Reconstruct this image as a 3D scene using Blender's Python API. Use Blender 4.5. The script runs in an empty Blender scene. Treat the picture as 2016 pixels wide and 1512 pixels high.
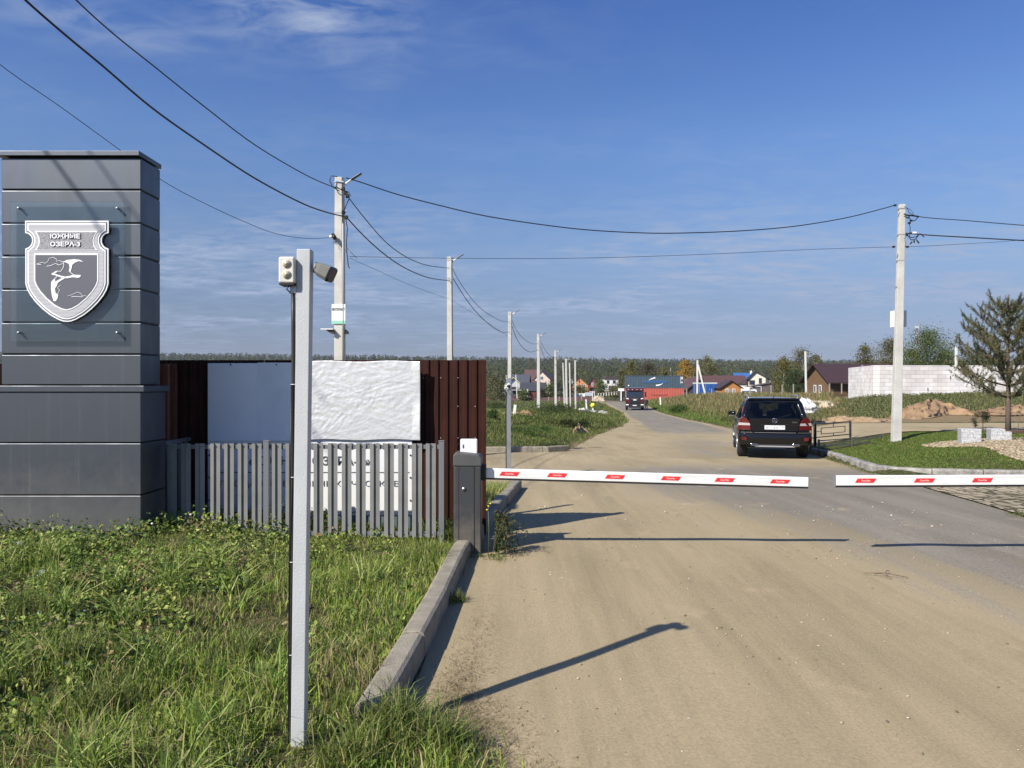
import bpy, bmesh, math, random
import numpy as np
from mathutils import Vector, Matrix
random.seed(7); rng = np.random.default_rng(7)
R = math.radians
C = bpy.context.scene.collection
SC = bpy.context.scene

# ---------------------------------------------------------------- camera, sky, sun, exposure
EYE = 1.65; F = 1467.0; HY = 756.0
cam = bpy.data.cameras.new('camera'); camo = bpy.data.objects.new('camera', cam); C.objects.link(camo)
camo.location = (0, 0, EYE); camo.rotation_euler = (R(90), 0, 0)
cam.sensor_width = 36; cam.lens = F/2016*36; cam.clip_start = 0.05; cam.clip_end = 6000
SC.camera = camo
SC.view_settings.view_transform = 'Standard'; SC.view_settings.look = 'None'
SC.view_settings.exposure = 0.68; SC.view_settings.gamma = 1.0
SUN_EL = 39.0; SUN_AZ = 227.8            # sun direction, clockwise from +Y
w = bpy.data.worlds.new('World'); SC.world = w; w.use_nodes = True
nt = w.node_tree; nt.nodes.clear()
def N(nt, t, **k):
    n = nt.nodes.new(t)
    for a, v in k.items():
        if a in n.inputs.keys() if isinstance(a, str) else False: n.inputs[a].default_value = v
        else: setattr(n, a, v)
    return n
sky = nt.nodes.new('ShaderNodeTexSky'); sky.sky_type = 'NISHITA'; sky.sun_disc = False
sky.sun_elevation = R(SUN_EL); sky.sun_rotation = R(SUN_AZ); sky.air_density = 1.0; sky.dust_density = 1.1; sky.ozone_density = 4.5; sky.altitude = 200
tc = nt.nodes.new('ShaderNodeTexCoord'); sx = nt.nodes.new('ShaderNodeSeparateXYZ'); nt.links.new(tc.outputs['Generated'], sx.inputs[0])
def M2(nt, op, a, b=None, clamp=False):
    n = nt.nodes.new('ShaderNodeMath'); n.operation = op; n.use_clamp = clamp
    for i, v in enumerate((a, b)):
        if v is None: continue
        if isinstance(v, (int, float)): n.inputs[i].default_value = v
        else: nt.links.new(v, n.inputs[i])
    return n.outputs[0]
zc = M2(nt, 'ADD', M2(nt, 'MAXIMUM', sx.outputs[2], 0.0), 0.10)
cx = nt.nodes.new('ShaderNodeCombineXYZ')
nt.links.new(M2(nt, 'DIVIDE', sx.outputs[0], zc), cx.inputs[0]); nt.links.new(M2(nt, 'DIVIDE', sx.outputs[1], zc), cx.inputs[1])
mp = nt.nodes.new('ShaderNodeMapping'); mp.inputs['Scale'].default_value = (0.9, 1.5, 1); mp.inputs['Location'].default_value = (1.3, 0.6, 0)
nt.links.new(cx.outputs[0], mp.inputs[0])
n1 = nt.nodes.new('ShaderNodeTexNoise'); n1.inputs['Scale'].default_value = 1.1; n1.inputs['Detail'].default_value = 4
n2 = nt.nodes.new('ShaderNodeTexNoise'); n2.inputs['Scale'].default_value = 6.5; n2.inputs['Detail'].default_value = 7; n2.inputs['Roughness'].default_value = .62; n2.inputs['Distortion'].default_value = .5
nt.links.new(mp.outputs[0], n1.inputs['Vector']); nt.links.new(mp.outputs[0], n2.inputs['Vector'])
def RAMP(nt, src, stops):
    r = nt.nodes.new('ShaderNodeValToRGB'); nt.links.new(src, r.inputs[0]); cr = r.color_ramp
    while len(cr.elements) < len(stops): cr.elements.new(.5)
    for e, (p, c) in zip(cr.elements, stops):
        e.position = p; e.color = (c, c, c, 1) if isinstance(c, (int, float)) else (*c, 1)
    return r.outputs[0]
big = RAMP(nt, n1.outputs[0], [(.42, 0), (.58, 1)])
fine = RAMP(nt, n2.outputs[0], [(.36, 0), (.66, 1)])
low = RAMP(nt, sx.outputs[2], [(.0, .35), (.06, .6), (.10, 1.0), (.185, .90), (.235, .16), (.355, .12), (.39, .95), (.50, 1.0), (.62, .2)])
cm = M2(nt, 'MULTIPLY', M2(nt, 'MULTIPLY', M2(nt, 'ADD', big, .25), fine), low)
xm = RAMP(nt, M2(nt, 'ADD', sx.outputs[0], .6), [(.05, .5), (.16, 1), (.38, 1), (.50, .12), (.75, .05)])
zm = RAMP(nt, sx.outputs[2], [(.28, 0), (.36, 1)])
cm = M2(nt, 'MULTIPLY', cm, M2(nt, 'SUBTRACT', 1.0, M2(nt, 'MULTIPLY', zm, M2(nt, 'SUBTRACT', 1.0, xm))))
cm = M2(nt, 'MULTIPLY', cm, .95, True)
mx = nt.nodes.new('ShaderNodeMix'); mx.data_type = 'RGBA'
tn = nt.nodes.new('ShaderNodeMix'); tn.data_type = 'RGBA'; tn.blend_type = 'MULTIPLY'; tn.inputs[0].default_value = 1; tn.clamp_result = False
air = RAMP(nt, sx.outputs[2], [(.0, (.55, .60, .95)), (.045, (.53, .525, .69)), (.10, (.63, .60, .70)), (.17, (.80, .79, .87)), (.297, (.80, .92, 1.12)), (.45, (.56, .76, 1.16)), (1.0, (.52, .74, 1.15))])
nt.links.new(sky.outputs[0], tn.inputs[6]); nt.links.new(air, tn.inputs[7])
nt.links.new(cm, mx.inputs[0]); nt.links.new(tn.outputs[2], mx.inputs[6]); mx.inputs[7].default_value = (3.0, 3.7, 5.2, 1)
bg = nt.nodes.new('ShaderNodeBackground'); bg.inputs[1].default_value = 0.078
nt.links.new(mx.outputs[2], bg.inputs[0])
wo = nt.nodes.new('ShaderNodeOutputWorld'); nt.links.new(bg.outputs[0], wo.inputs[0])
sun = bpy.data.lights.new('sun', 'SUN'); sun.energy = 4.4; sun.angle = R(.53); sun.color = (1.0, .93, .83)
so = bpy.data.objects.new('sun', sun); C.objects.link(so)
sd = Vector((math.sin(R(SUN_AZ))*math.cos(R(SUN_EL)), math.cos(R(SUN_AZ))*math.cos(R(SUN_EL)), math.sin(R(SUN_EL))))
so.rotation_euler = (-sd).to_track_quat('-Z', 'Y').to_euler(); so.location = (0, 0, 30)
SC.cycles.max_bounces = 6; SC.cycles.transparent_max_bounces = 12; SC.cycles.caustics_reflective = False; SC.cycles.caustics_refractive = False

# ---------------------------------------------------------------- placement helpers
def P(px, py, D): return Vector(((px-1008)/F*D, D, EYE-(py-HY)/F*D))
def PX(px, D): return (px-1008)/F*D

# ---------------------------------------------------------------- materials
MATS = {}
def mat(name, col=(.5, .5, .5), rough=.6, metal=0, var=0, vscale=8, col2=None, bump=0, bscale=60, spec=.5, stretch=None, alpha=None, coat=0, emit=None):
    if name in MATS: return MATS[name]
    m = bpy.data.materials.new(name); m.use_nodes = True; t = m.node_tree; b = t.nodes['Principled BSDF']
    b.inputs['Base Color'].default_value = (*col, 1); b.inputs['Roughness'].default_value = rough; b.inputs['Metallic'].default_value = metal
    b.inputs['Specular IOR Level'].default_value = spec; b.inputs['Coat Weight'].default_value = coat
    g = t.nodes.new('ShaderNodeTexCoord')
    vec = g.outputs['Object']
    if stretch:
        mpn = t.nodes.new('ShaderNodeMapping'); mpn.inputs['Scale'].default_value = stretch; t.links.new(vec, mpn.inputs[0]); vec = mpn.outputs[0]
    if var or col2:
        n = t.nodes.new('ShaderNodeTexNoise'); n.inputs['Scale'].default_value = vscale; n.inputs['Detail'].default_value = 6; n.inputs['Roughness'].default_value = .6
        t.links.new(vec, n.inputs['Vector'])
        c2 = col2 or tuple(c*(1-var) for c in col); c1 = col if col2 else tuple(min(1, c*(1+var*.6)) for c in col)
        r = RAMP(t, n.outputs[0], [(.36, c2), (.64, c1)]); t.links.new(r, b.inputs['Base Color'])
        r2 = RAMP(t, n.outputs[0], [(.3, min(1, rough+.1)), (.7, max(.02, rough-.08))]); t.links.new(r2, b.inputs['Roughness'])
    if bump:
        n = t.nodes.new('ShaderNodeTexNoise'); n.inputs['Scale'].default_value = bscale; n.inputs['Detail'].default_value = 5
        t.links.new(vec, n.inputs['Vector'])
        bp = t.nodes.new('ShaderNodeBump'); bp.inputs['Strength'].default_value = bump; bp.inputs['Distance'].default_value = .02
        t.links.new(n.outputs[0], bp.inputs['Height']); t.links.new(bp.outputs[0], b.inputs['Normal'])
    if alpha is not None: b.inputs['Alpha'].default_value = alpha
    if emit: b.inputs['Emission Color'].default_value = (*emit, 1); b.inputs['Emission Strength'].default_value = 1
    MATS[name] = m; return m
def glassmat(name, tint, tr, rough=.02, f=1.0):
    if name in MATS: return MATS[name]
    m = bpy.data.materials.new(name); m.use_nodes = True; t = m.node_tree; t.nodes.clear()
    o = t.nodes.new('ShaderNodeOutputMaterial'); tr_ = t.nodes.new('ShaderNodeBsdfTransparent'); tr_.inputs[0].default_value = (*tint, 1)
    gl = t.nodes.new('ShaderNodeBsdfGlossy'); gl.inputs['Roughness'].default_value = rough
    fr = t.nodes.new('ShaderNodeLayerWeight'); fr.inputs[0].default_value = .5
    k = M2(t, 'ADD', M2(t, 'MULTIPLY', M2(t, 'POWER', fr.outputs[1], 3.0), f), tr, True)
    mxs = t.nodes.new('ShaderNodeMixShader'); t.links.new(k, mxs.inputs[0]); t.links.new(tr_.outputs[0], mxs.inputs[1]); t.links.new(gl.outputs[0], mxs.inputs[2]); t.links.new(mxs.outputs[0], o.inputs[0])
    MATS[name] = m; return m
def vegmat(name, transl=.3, rough=.6):
    if name in MATS: return MATS[name]
    m = bpy.data.materials.new(name); m.use_nodes = True; t = m.node_tree; b = t.nodes['Principled BSDF']; b.inputs['Roughness'].default_value = rough
    b.inputs['Specular IOR Level'].default_value = .25
    a = t.nodes.new('ShaderNodeVertexColor'); a.layer_name = 'Col'; t.links.new(a.outputs[0], b.inputs['Base Color'])
    if transl:
        tl = t.nodes.new('ShaderNodeBsdfTranslucent'); t.links.new(a.outputs[0], tl.inputs[0]); mxs = t.nodes.new('ShaderNodeMixShader'); mxs.inputs[0].default_value = transl
        t.links.new(b.outputs[0], mxs.inputs[1]); t.links.new(tl.outputs[0], mxs.inputs[2]); t.links.new(mxs.outputs[0], t.nodes['Material Output'].inputs[0])
    MATS[name] = m; return m

# ---------------------------------------------------------------- mesh helpers
def tag(o, label=None, cat=None, group=None, kind=None):
    if label: o['label'] = label
    if cat: o['category'] = cat
    if group: o['group'] = group
    if kind: o['kind'] = kind
    return o
def thing(name, label, cat, loc=(0, 0, 0), rz=0, group=None):
    o = bpy.data.objects.new(name, None); C.objects.link(o); o.empty_display_size = .1
    o.location = loc; o.rotation_euler = (0, 0, rz); return tag(o, label, cat, group)
class MB:
    def __init__(s): s.v = []; s.f = []; s.mi = []; s.m = []; s.sm = []
    def mslot(s, m):
        if m not in s.m: s.m.append(m)
        return s.m.index(m)
    def add(s, v, f, m, T=None, smooth=False):
        k = len(s.v); i = s.mslot(m)
        s.v += [tuple(T @ Vector(p)) if T is not None else tuple(p) for p in v]
        s.f += [[k+q for q in g] for g in f]; s.mi += [i]*len(f); s.sm += [smooth]*len(f); return s
    def box(s, c, d, m, T=None, rot=None):
        x, y, z = d[0]/2, d[1]/2, d[2]/2
        v = [Vector((a, b, e)) for e in (-z, z) for b in (-y, y) for a in (-x, x)]
        if rot is not None: v = [rot @ p for p in v]
        v = [p+Vector(c) for p in v]
        return s.add(v, [(0, 2, 3, 1), (4, 5, 7, 6), (0, 1, 5, 4), (2, 6, 7, 3), (0, 4, 6, 2), (1, 3, 7, 5)], m, T)
    def b2(s, lo, hi, m, T=None):
        return s.box([(a+b)/2 for a, b in zip(lo, hi)], [abs(b-a) for a, b in zip(lo, hi)], m, T)
    def bar(s, p, q, w, h, m, T=None, up=(0, 0, 1)):
        p = Vector(p); q = Vector(q); d = (q-p).normalized(); u = Vector(up)
        if abs(d.dot(u)) > .98: u = Vector((0, 1, 0))
        sd_ = d.cross(u).normalized(); u = sd_.cross(d)
        v = [e+sd_*a*w/2+u*b*h/2 for e in (p, q) for a, b in ((-1, -1), (1, -1), (1, 1), (-1, 1))]
        return s.add(v, [(3, 2, 1, 0), (4, 5, 6, 7), (0, 1, 5, 4), (1, 2, 6, 5), (2, 3, 7, 6), (3, 0, 4, 7)], m, T)
    def tube(s, pts, r, m, n=8, T=None, cap=True):
        pts = [Vector(p) for p in pts]; rs = r if isinstance(r, (list, tuple)) else [r]*len(pts)
        v = []; f = []; prev = None
        for i, p in enumerate(pts):
            d = (pts[min(i+1, len(pts)-1)]-pts[max(i-1, 0)]).normalized()
            if prev is None:
                a = Vector((0, 0, 1)) if abs(d.z) < .9 else Vector((1, 0, 0)); u = d.cross(a).normalized()
            else: u = (prev-d*prev.dot(d)).normalized()
            prev = u; w_ = d.cross(u)
            v += [p+(u*math.cos(2*math.pi*j/n)+w_*math.sin(2*math.pi*j/n))*rs[i] for j in range(n)]
        for i in range(len(pts)-1):
            for j in range(n): f.append((i*n+j, i*n+(j+1) % n, (i+1)*n+(j+1) % n, (i+1)*n+j))
        if cap: f.append(tuple(range(n))[::-1]); f.append(tuple((len(pts)-1)*n+j for j in range(n)))
        return s.add(v, f, m, T, True)
    def cyl(s, p, q, r, m, n=16, T=None, r2=None): return s.tube([p, q], [r, r if r2 is None else r2], m, n, T)
    def prism(s, poly, y0, y1, m, T=None, plane='xz'):
        n = len(poly)
        if plane == 'xz': v = [(a, y0, b) for a, b in poly]+[(a, y1, b) for a, b in poly]
        elif plane == 'yz': v = [(y0, a, b) for a, b in poly]+[(y1, a, b) for a, b in poly]
        else: v = [(a, b, y0) for a, b in poly]+[(a, b, y1) for a, b in poly]
        f = [tuple(range(n)), tuple(range(2*n-1, n-1, -1))]+[(i, n+i, n+(i+1) % n, (i+1) % n) for i in range(n)]
        return s.add(v, f, m, T)
    def build(s, name, parent=None, bevel=0, seg=2, fix=True, label=None):
        me = bpy.data.meshes.new(name); me.from_pydata(s.v, [], s.f); me.update()
        for m in s.m: me.materials.append(m)
        me.polygons.foreach_set('material_index', s.mi); me.polygons.foreach_set('use_smooth', s.sm)
        if fix:
            bm = bmesh.new(); bm.from_mesh(me); bmesh.ops.delete(bm, geom=[q for q in bm.verts if not q.link_faces], context='VERTS'); bmesh.ops.recalc_face_normals(bm, faces=bm.faces); bm.to_mesh(me); bm.free()
        o = bpy.data.objects.new(name, me); C.objects.link(o)
        if parent is not None: o.parent = parent
        if bevel:
            b = o.modifiers.new('bevel', 'BEVEL'); b.width = bevel; b.segments = seg; b.limit_method = 'ANGLE'; b.angle_limit = R(40); b.harden_normals = False
        if label: o['label'] = label
        return o
def npmesh(name, V, T, cols, m, parent=None, smooth=False):
    V = np.asarray(V, np.float32).reshape(-1, 3); T = np.asarray(T, np.int32).reshape(-1, 3)
    me = bpy.data.meshes.new(name); me.vertices.add(len(V)); me.vertices.foreach_set('co', V.ravel())
    me.loops.add(T.size); me.loops.foreach_set('vertex_index', T.ravel()); me.polygons.add(len(T))
    me.polygons.foreach_set('loop_start', np.arange(0, T.size, 3, dtype=np.int32)); me.polygons.foreach_set('loop_total', np.full(len(T), 3, np.int32))
    if smooth: me.polygons.foreach_set('use_smooth', np.ones(len(T), bool))
    me.update()
    if cols is not None:
        a = me.color_attributes.new('Col', 'FLOAT_COLOR', 'POINT'); c4 = np.ones((len(V), 4), np.float32); c4[:, :3] = cols; a.data.foreach_set('color', c4.ravel())
    me.materials.append(m); o = bpy.data.objects.new(name, me); C.objects.link(o)
    if parent is not None: o.parent = parent
    return o
def copy_tree(o, parent=None):
    c = o.copy(); C.objects.link(c)
    if parent is not None: c.parent = parent
    for ch in o.children: copy_tree(ch, c)
    return c
def text(name, s, width, height, loc, m, parent, T=None, bold=0.0, depth=.004, italic=0):
    cu = bpy.data.curves.new('t', 'FONT'); cu.body = s; cu.size = 1; cu.align_x = 'CENTER'; cu.align_y = 'CENTER'; cu.offset = bold; cu.resolution_u = 3; cu.extrude = .5; cu.shear = italic
    ob = bpy.data.objects.new('t', cu); C.objects.link(ob); dg = bpy.context.evaluated_depsgraph_get(); dg.update()
    me = bpy.data.meshes.new_from_object(ob.evaluated_get(dg)); bpy.data.objects.remove(ob)
    co = np.empty(len(me.vertices)*3, np.float32); me.vertices.foreach_get('co', co); co = co.reshape(-1, 3)
    if len(co) == 0: return None
    mn = co.min(0); mxx = co.max(0); ce = (mn+mxx)/2; sz = mxx-mn
    sx_ = width/sz[0]; sy_ = height/sz[1] if height else sx_
    out = np.stack([(co[:, 0]-ce[0])*sx_, -co[:, 2]*depth, (co[:, 1]-ce[1])*sy_], 1)+np.array(loc)
    if T is not None: out = np.array([tuple(T @ Vector(p)) for p in out.tolist()], np.float32)
    me.vertices.foreach_set('co', out.astype(np.float32).ravel()); me.update(); me.materials.clear(); me.materials.append(m); me.name = name
    o = bpy.data.objects.new(name, me); C.objects.link(o)
    if parent is not None: o.parent = parent
    return o
def stroke(mb, pts, w_, y0, y1, m):
    pts = [Vector((p[0], 0, p[1])) for p in pts]
    L = []; Rr = []
    for i, p in enumerate(pts):
        d = (pts[min(i+1, len(pts)-1)]-pts[max(i-1, 0)]).normalized(); n = Vector((-d.z, 0, d.x)); k = w_/2
        L.append(p+n*k); Rr.append(p-n*k)
    for i in range(len(pts)-1):
        mb.prism([(q.x, q.z) for q in (L[i], L[i+1], Rr[i+1], Rr[i])], y0, y1, m)
def offset_poly(pts, d):
    n = len(pts); out = []
    A = sum(pts[i][0]*pts[(i+1) % n][1]-pts[(i+1) % n][0]*pts[i][1] for i in range(n)); sgn = 1 if A > 0 else -1
    for i in range(n):
        p0 = Vector(pts[i-1]); p1 = Vector(pts[i]); p2 = Vector(pts[(i+1) % n]); a = (p1-p0).normalized(); b = (p2-p1).normalized()
        na = Vector((-a.y, a.x))*sgn; nb = Vector((-b.y, b.x))*sgn; q = (na+nb).normalized(); c = max(.5, q.dot(na)); out.append(tuple(p1+q*d/c))
    return out
def sstep(t): t = np.clip(t, 0, 1); return t*t*(3-2*t)

# ---------------------------------------------------------------- ground shape
RY = [-50, 0, 7.5, 11, 14, 20.5, 30, 45, 60, 80, 100, 130, 165, 230, 330, 450, 600, 1000, 1500, 1800, 2600]
RZ = [0, 0, 0, -.07, -.15, -.37, -.52, -.75, -1.08, -1.5, -1.88, -2.15, -2.3, -3.6, -4.1, -3.4, .5, 20, 43, 38, -40]
_yy = np.linspace(-50, 2600, 26501); _zz = np.interp(_yy, RY, RZ)
for _k in range(2): _zz = np.convolve(np.pad(_zz, 12, 'edge'), np.ones(25)/25, 'valid')
def road_z(y): return np.interp(y, _yy, _zz)
XLp = [(-20, .3), (2, .2), (3.0, .02), (3.3, -.12), (3.5, -.40), (3.7, -.585), (4.7, -.52), (5.6, -.47), (7, -.42), (9.8, -.14), (11.1, 0), (12.5, .17), (22.3, 1.6), (26, 2.4), (32.7, 3.85), (40, 5.8), (48, 7.5), (60, 9), (80, 11.9), (100, 14.1), (141, 18), (175, 19.5), (3000, 19.5)]
XRp = [(-20, 6.3), (9, 6.4), (9.4, 6.47), (12.6, 6.95), (15.2, 7.5), (21.5, 8.75), (37.5, 11), (53.6, 12.6), (81, 16.2), (100, 19), (124, 22.8), (150, 25), (175, 26), (3000, 26)]
def XL(y): return np.interp(y, *zip(*XLp))
def XR(y): return np.interp(y, *zip(*XRp))
def wob(x, y, s, seed=0):
    return (np.sin(x*s*1.3+seed)*np.cos(y*s*1.1+seed*2)+np.sin(x*s*2.9+y*s*1.7+seed*3)*.5+np.cos(y*s*4.1-x*s*3.1+seed)*.3)/1.8
KR = [(8.78, 21.9), (8.45, 19.6), (8.0, 17.6), (7.55, 15.7), (7.62, 15.0), (8.1, 14.55), (9.4, 14.05), (11.5, 13.5), (14.5, 12.9), (20, 12.0)]
def kery(x): return np.interp(x, [p[0] for p in KR[4:]], [p[1] for p in KR[4:]])
def H(x, y):
    x = np.asarray(x, float); y = np.asarray(y, float); b = road_z(y); dl = XL(y)-x; dr = x-XR(y)
    near = 1-sstep((y-11)/1.5); far = sstep((y-22.3)/1.2)
    kerb = sstep((y-3.5)/.25)
    lz = near*(kerb*.09*sstep((dl-.1)/.06)+(1-kerb)*.05*sstep(dl/.3)+.15*sstep((dl-.3)/2.6)+(.030*wob(x, y, 3.0, 1)+.035*wob(x, y, 1.1, 8))*sstep((dl-.15)/1.2))
    lz = lz+far*(1-sstep((y-110)/60))*(.45*sstep(dl/5)+.10*wob(x, y, .9, 2)*sstep(dl/2)+.12*sstep(dl/.8))*(1-.9*sstep((y-55)/45))
    lk = np.where(y < 15, 0.0, 1.0)
    rlawn = sstep((y-14)/1.0)*(1-sstep((y-30)/12))*(.12+.42*sstep(np.minimum(dr, np.maximum(y-kery(x), 0))/4.0))
    rfield = sstep((y-30)/15)*(1-sstep((y-140)/40))*(1.55*sstep((dr-.3)/13)+.12*wob(x, y, .6, 4)*sstep(dr/3)+.08*sstep(dr/.7))
    z = b+np.where(dl > 0, lz, 0)+np.where(dr > 0, rlawn*sstep(dr/.1)+rfield, 0)
    inr = (dl < 0) & (dr < 0)
    z = z-np.where(inr, .06*sstep(-dl/.25)*sstep(-dr/.25), 0)
    z = z+sstep((y-260)/120)*wob(x, y, .012, 3)*2.2*sstep((y-300)/100)+sstep((y-500)/700)*np.clip(2.0-x*.012, -4, 14)
    side = (dl > 0) & (y > 12.3) & (y < 22.6); z = z-np.where(side, .06*sstep(dl/.5)*sstep((y-12.3)/.3)*sstep((22.6-y)/.3), 0)
    return z
def Hs(x, y): return float(H(x, y))
# ================================================================ SETTING
def gridmesh(name, xs, ys, zf, m, kind='structure', attr=None):
    X, Y = np.meshgrid(xs, ys) if np.ndim(xs) == 1 else (xs, np.repeat(np.asarray(ys)[:, None], xs.shape[1], 1))
    Z = zf(X, Y); ny, nx = X.shape
    V = np.stack([X, Y, Z], -1).reshape(-1, 3); i = np.arange(ny-1)[:, None]*nx+np.arange(nx-1)[None]
    T = np.concatenate([np.stack([i, i+1, i+nx+1], -1).reshape(-1, 3), np.stack([i, i+nx+1, i+nx], -1).reshape(-1, 3)])
    cols = None if attr is None else attr(X, Y).reshape(-1, 3)
    o = npmesh(name, V, T, cols, m, smooth=True); tag(o, kind=kind); return o
def shade_ground():
    m = bpy.data.materials.new('ground_soil'); m.use_nodes = True; t = m.node_tree; b = t.nodes['Principled BSDF']; b.inputs['Roughness'].default_value = .95; b.inputs['Specular IOR Level'].default_value = .1
    g = t.nodes.new('ShaderNodeTexCoord')
    def nz(s, d=6):
        n = t.nodes.new('ShaderNodeTexNoise'); n.inputs['Scale'].default_value = s; n.inputs['Detail'].default_value = d; t.links.new(g.outputs['Object'], n.inputs['Vector']); return n.outputs[0]
    c1 = RAMP(t, nz(9), [(.35, (.028, .035, .012)), (.5, (.06, .068, .022)), (.66, (.12, .105, .048))])
    c2 = RAMP(t, nz(22), [(.4, (.16, .115, .062)), (.6, (.27, .205, .12))])
    a = t.nodes.new('ShaderNodeVertexColor'); a.layer_name = 'Col'; sp = t.nodes.new('ShaderNodeSeparateColor'); t.links.new(a.outputs[0], sp.inputs[0])
    k = M2(t, 'MULTIPLY', M2(t, 'ADD', sp.outputs[0], M2(t, 'MULTIPLY', M2(t, 'SUBTRACT', nz(2.5), .5), 1.6)), 1.0)
    k = RAMP(t, k, [(.4, 0), (.6, 1)])
    mx = t.nodes.new('ShaderNodeMix'); mx.data_type = 'RGBA'; t.links.new(k, mx.inputs[0]); t.links.new(c1, mx.inputs[6]); t.links.new(c2, mx.inputs[7])
    t.links.new(mx.outputs[2], b.inputs['Base Color'])
    bp = t.nodes.new('ShaderNodeBump'); bp.inputs['Strength'].default_value = .6; bp.inputs['Distance'].default_value = .04; t.links.new(nz(30), bp.inputs['Height']); t.links.new(bp.outputs[0], b.inputs['Normal'])
    return m
def geo(a, b, s, k, lim):
    out = [b]; 
    while abs(out[-1]) < lim: s *= k; out.append(out[-1]+math.copysign(s, b-a)); 
    return out[1:]
xs = np.array(sorted(list(np.arange(-9, 16, .16))+geo(0, 16, .2, 1.045, 2300)+geo(0, -9, .2, 1.06, 2300)))
ys = np.array(sorted(list(np.arange(-3, 34, .16))+geo(0, 34, .2, 1.022, 2550)+[-300, -100, -40, -15, -6]))
def soilattr(X, Y):
    dl = XL(Y)-X; dr = X-XR(Y)
    a = np.zeros_like(X)
    a = np.maximum(a, np.where((dl > -.5) & (Y < 3.6), 1-sstep((dl-.2)/.35), 0))
    a = np.maximum(a, np.where((Y > 22) & (Y < 172) & (dl > -.5), 1-sstep(dl/.7), 0)*.9)
    a = np.maximum(a, np.where((Y > 30) & (Y < 172) & (dr > -.5), 1-sstep(dr/.5), 0)*.8)
    # sandy strips on the left plot, open ground around the works on the right
    a = np.maximum(a, np.exp(-((Y-(42+dl*.3))/3.0)**2)*(dl > 5)*(dl < 30)*.85)
    a = np.maximum(a, np.exp(-((Y-78)/7.0)**2)*(dl > 5)*.6)
    a = np.maximum(a, sstep((X-XR(Y)-.4)/1.0)*sstep((Y-31)/2)*(1-sstep((Y-39)/2))*(X > 10)*.95)
    a = np.maximum(a, sstep((X-24)/3)*sstep((Y-44)/3)*(1-sstep((Y-66)/3))*.8)
    c = np.zeros(X.shape+(3,)); c[..., 0] = a; c[..., 2] = a; return c
ground = gridmesh('ground', xs, ys, H, shade_ground(), attr=soilattr)

def shade_road():
    m = bpy.data.materials.new('dusty_road'); m.use_nodes = True; t = m.node_tree; b = t.nodes['Principled BSDF']; b.inputs['Specular IOR Level'].default_value = .25
    g = t.nodes.new('ShaderNodeTexCoord')
    def nz(s, d=6, st=(1, 1, 1), rot=0, r=.55, dist=0):
        mpn = t.nodes.new('ShaderNodeMapping'); mpn.inputs['Scale'].default_value = st; mpn.inputs['Rotation'].default_value = (0, 0, rot); t.links.new(g.outputs['Object'], mpn.inputs[0])
        n = t.nodes.new('ShaderNodeTexNoise'); n.inputs['Scale'].default_value = s; n.inputs['Detail'].default_value = d; n.inputs['Roughness'].default_value = r; n.inputs['Distortion'].default_value = dist; t.links.new(mpn.outputs[0], n.inputs['Vector']); return n.outputs[0]
    streak = nz(2.1, 8, (1, .11, 1), R(9), .66); blot = nz(.55, 5, (1, .5, 1)); ruts = nz(9, 6, (1, .035, 1), R(14), .7); finen = nz(60, 4); grit = nz(420, 2); pale = nz(1.7, 4, (1, .7, 1), .4)
    a = t.nodes.new('ShaderNodeVertexColor'); a.layer_name = 'Col'; sp = t.nodes.new('ShaderNodeSeparateColor'); t.links.new(a.outputs[0], sp.inputs[0])
    k = M2(t, 'ADD', sp.outputs[0], M2(t, 'MULTIPLY', M2(t, 'SUBTRACT', streak, .5), 1.5))
    k = M2(t, 'ADD', k, M2(t, 'MULTIPLY', M2(t, 'SUBTRACT', blot, .5), .9))
    k = M2(t, 'ADD', k, M2(t, 'MULTIPLY', M2(t, 'SUBTRACT', ruts, .5), .8)); k = RAMP(t, k, [(.26, 0), (.80, .95)])
    sand = RAMP(t, M2(t, 'ADD', M2(t, 'ADD', M2(t, 'MULTIPLY', streak, .35), M2(t, 'MULTIPLY', ruts, .25)), M2(t, 'MULTIPLY', blot, .40)), [(.34, (.255, .206, .122)), (.5, (.360, .294, .176)), (.68, (.475, .375, .225))])
    asp = RAMP(t, M2(t, 'ADD', M2(t, 'MULTIPLY', streak, .6), M2(t, 'MULTIPLY', finen, .4)), [(.34, (.165, .148, .117)), (.64, (.285, .256, .202))])
    mx = t.nodes.new('ShaderNodeMix'); mx.data_type = 'RGBA'; t.links.new(k, mx.inputs[0]); t.links.new(sand, mx.inputs[6]); t.links.new(asp, mx.inputs[7])
    pk = RAMP(t, pale, [(.62, 0), (.72, .5)])
    m2 = t.nodes.new('ShaderNodeMix'); m2.data_type = 'RGBA'; t.links.new(pk, m2.inputs[0]); t.links.new(mx.outputs[2], m2.inputs[6]); m2.inputs[7].default_value = (.52, .40, .25, 1)
    m3 = t.nodes.new('ShaderNodeMix'); m3.data_type = 'RGBA'; m3.blend_type = 'MULTIPLY'; m3.inputs[0].default_value = 1
    t.links.new(m2.outputs[2], m3.inputs[6]); t.links.new(RAMP(t, M2(t, 'ADD', M2(t, 'MULTIPLY', grit, .6), M2(t, 'MULTIPLY', finen, .4)), [(.36, (.70, .69, .68)), (.62, (1.12, 1.12, 1.12))]), m3.inputs[7])
    t.links.new(m3.outputs[2], b.inputs['Base Color'])
    t.links.new(RAMP(t, k, [(0, .97), (1, .8)]), b.inputs['Roughness'])
    bp = t.nodes.new('ShaderNodeBump'); bp.inputs['Strength'].default_value = .5; bp.inputs['Distance'].default_value = .006
    t.links.new(M2(t, 'ADD', grit, M2(t, 'MULTIPLY', finen, 1.6)), bp.inputs['Height']); t.links.new(bp.outputs[0], b.inputs['Normal'])
    return m
mroad = shade_road()
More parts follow.
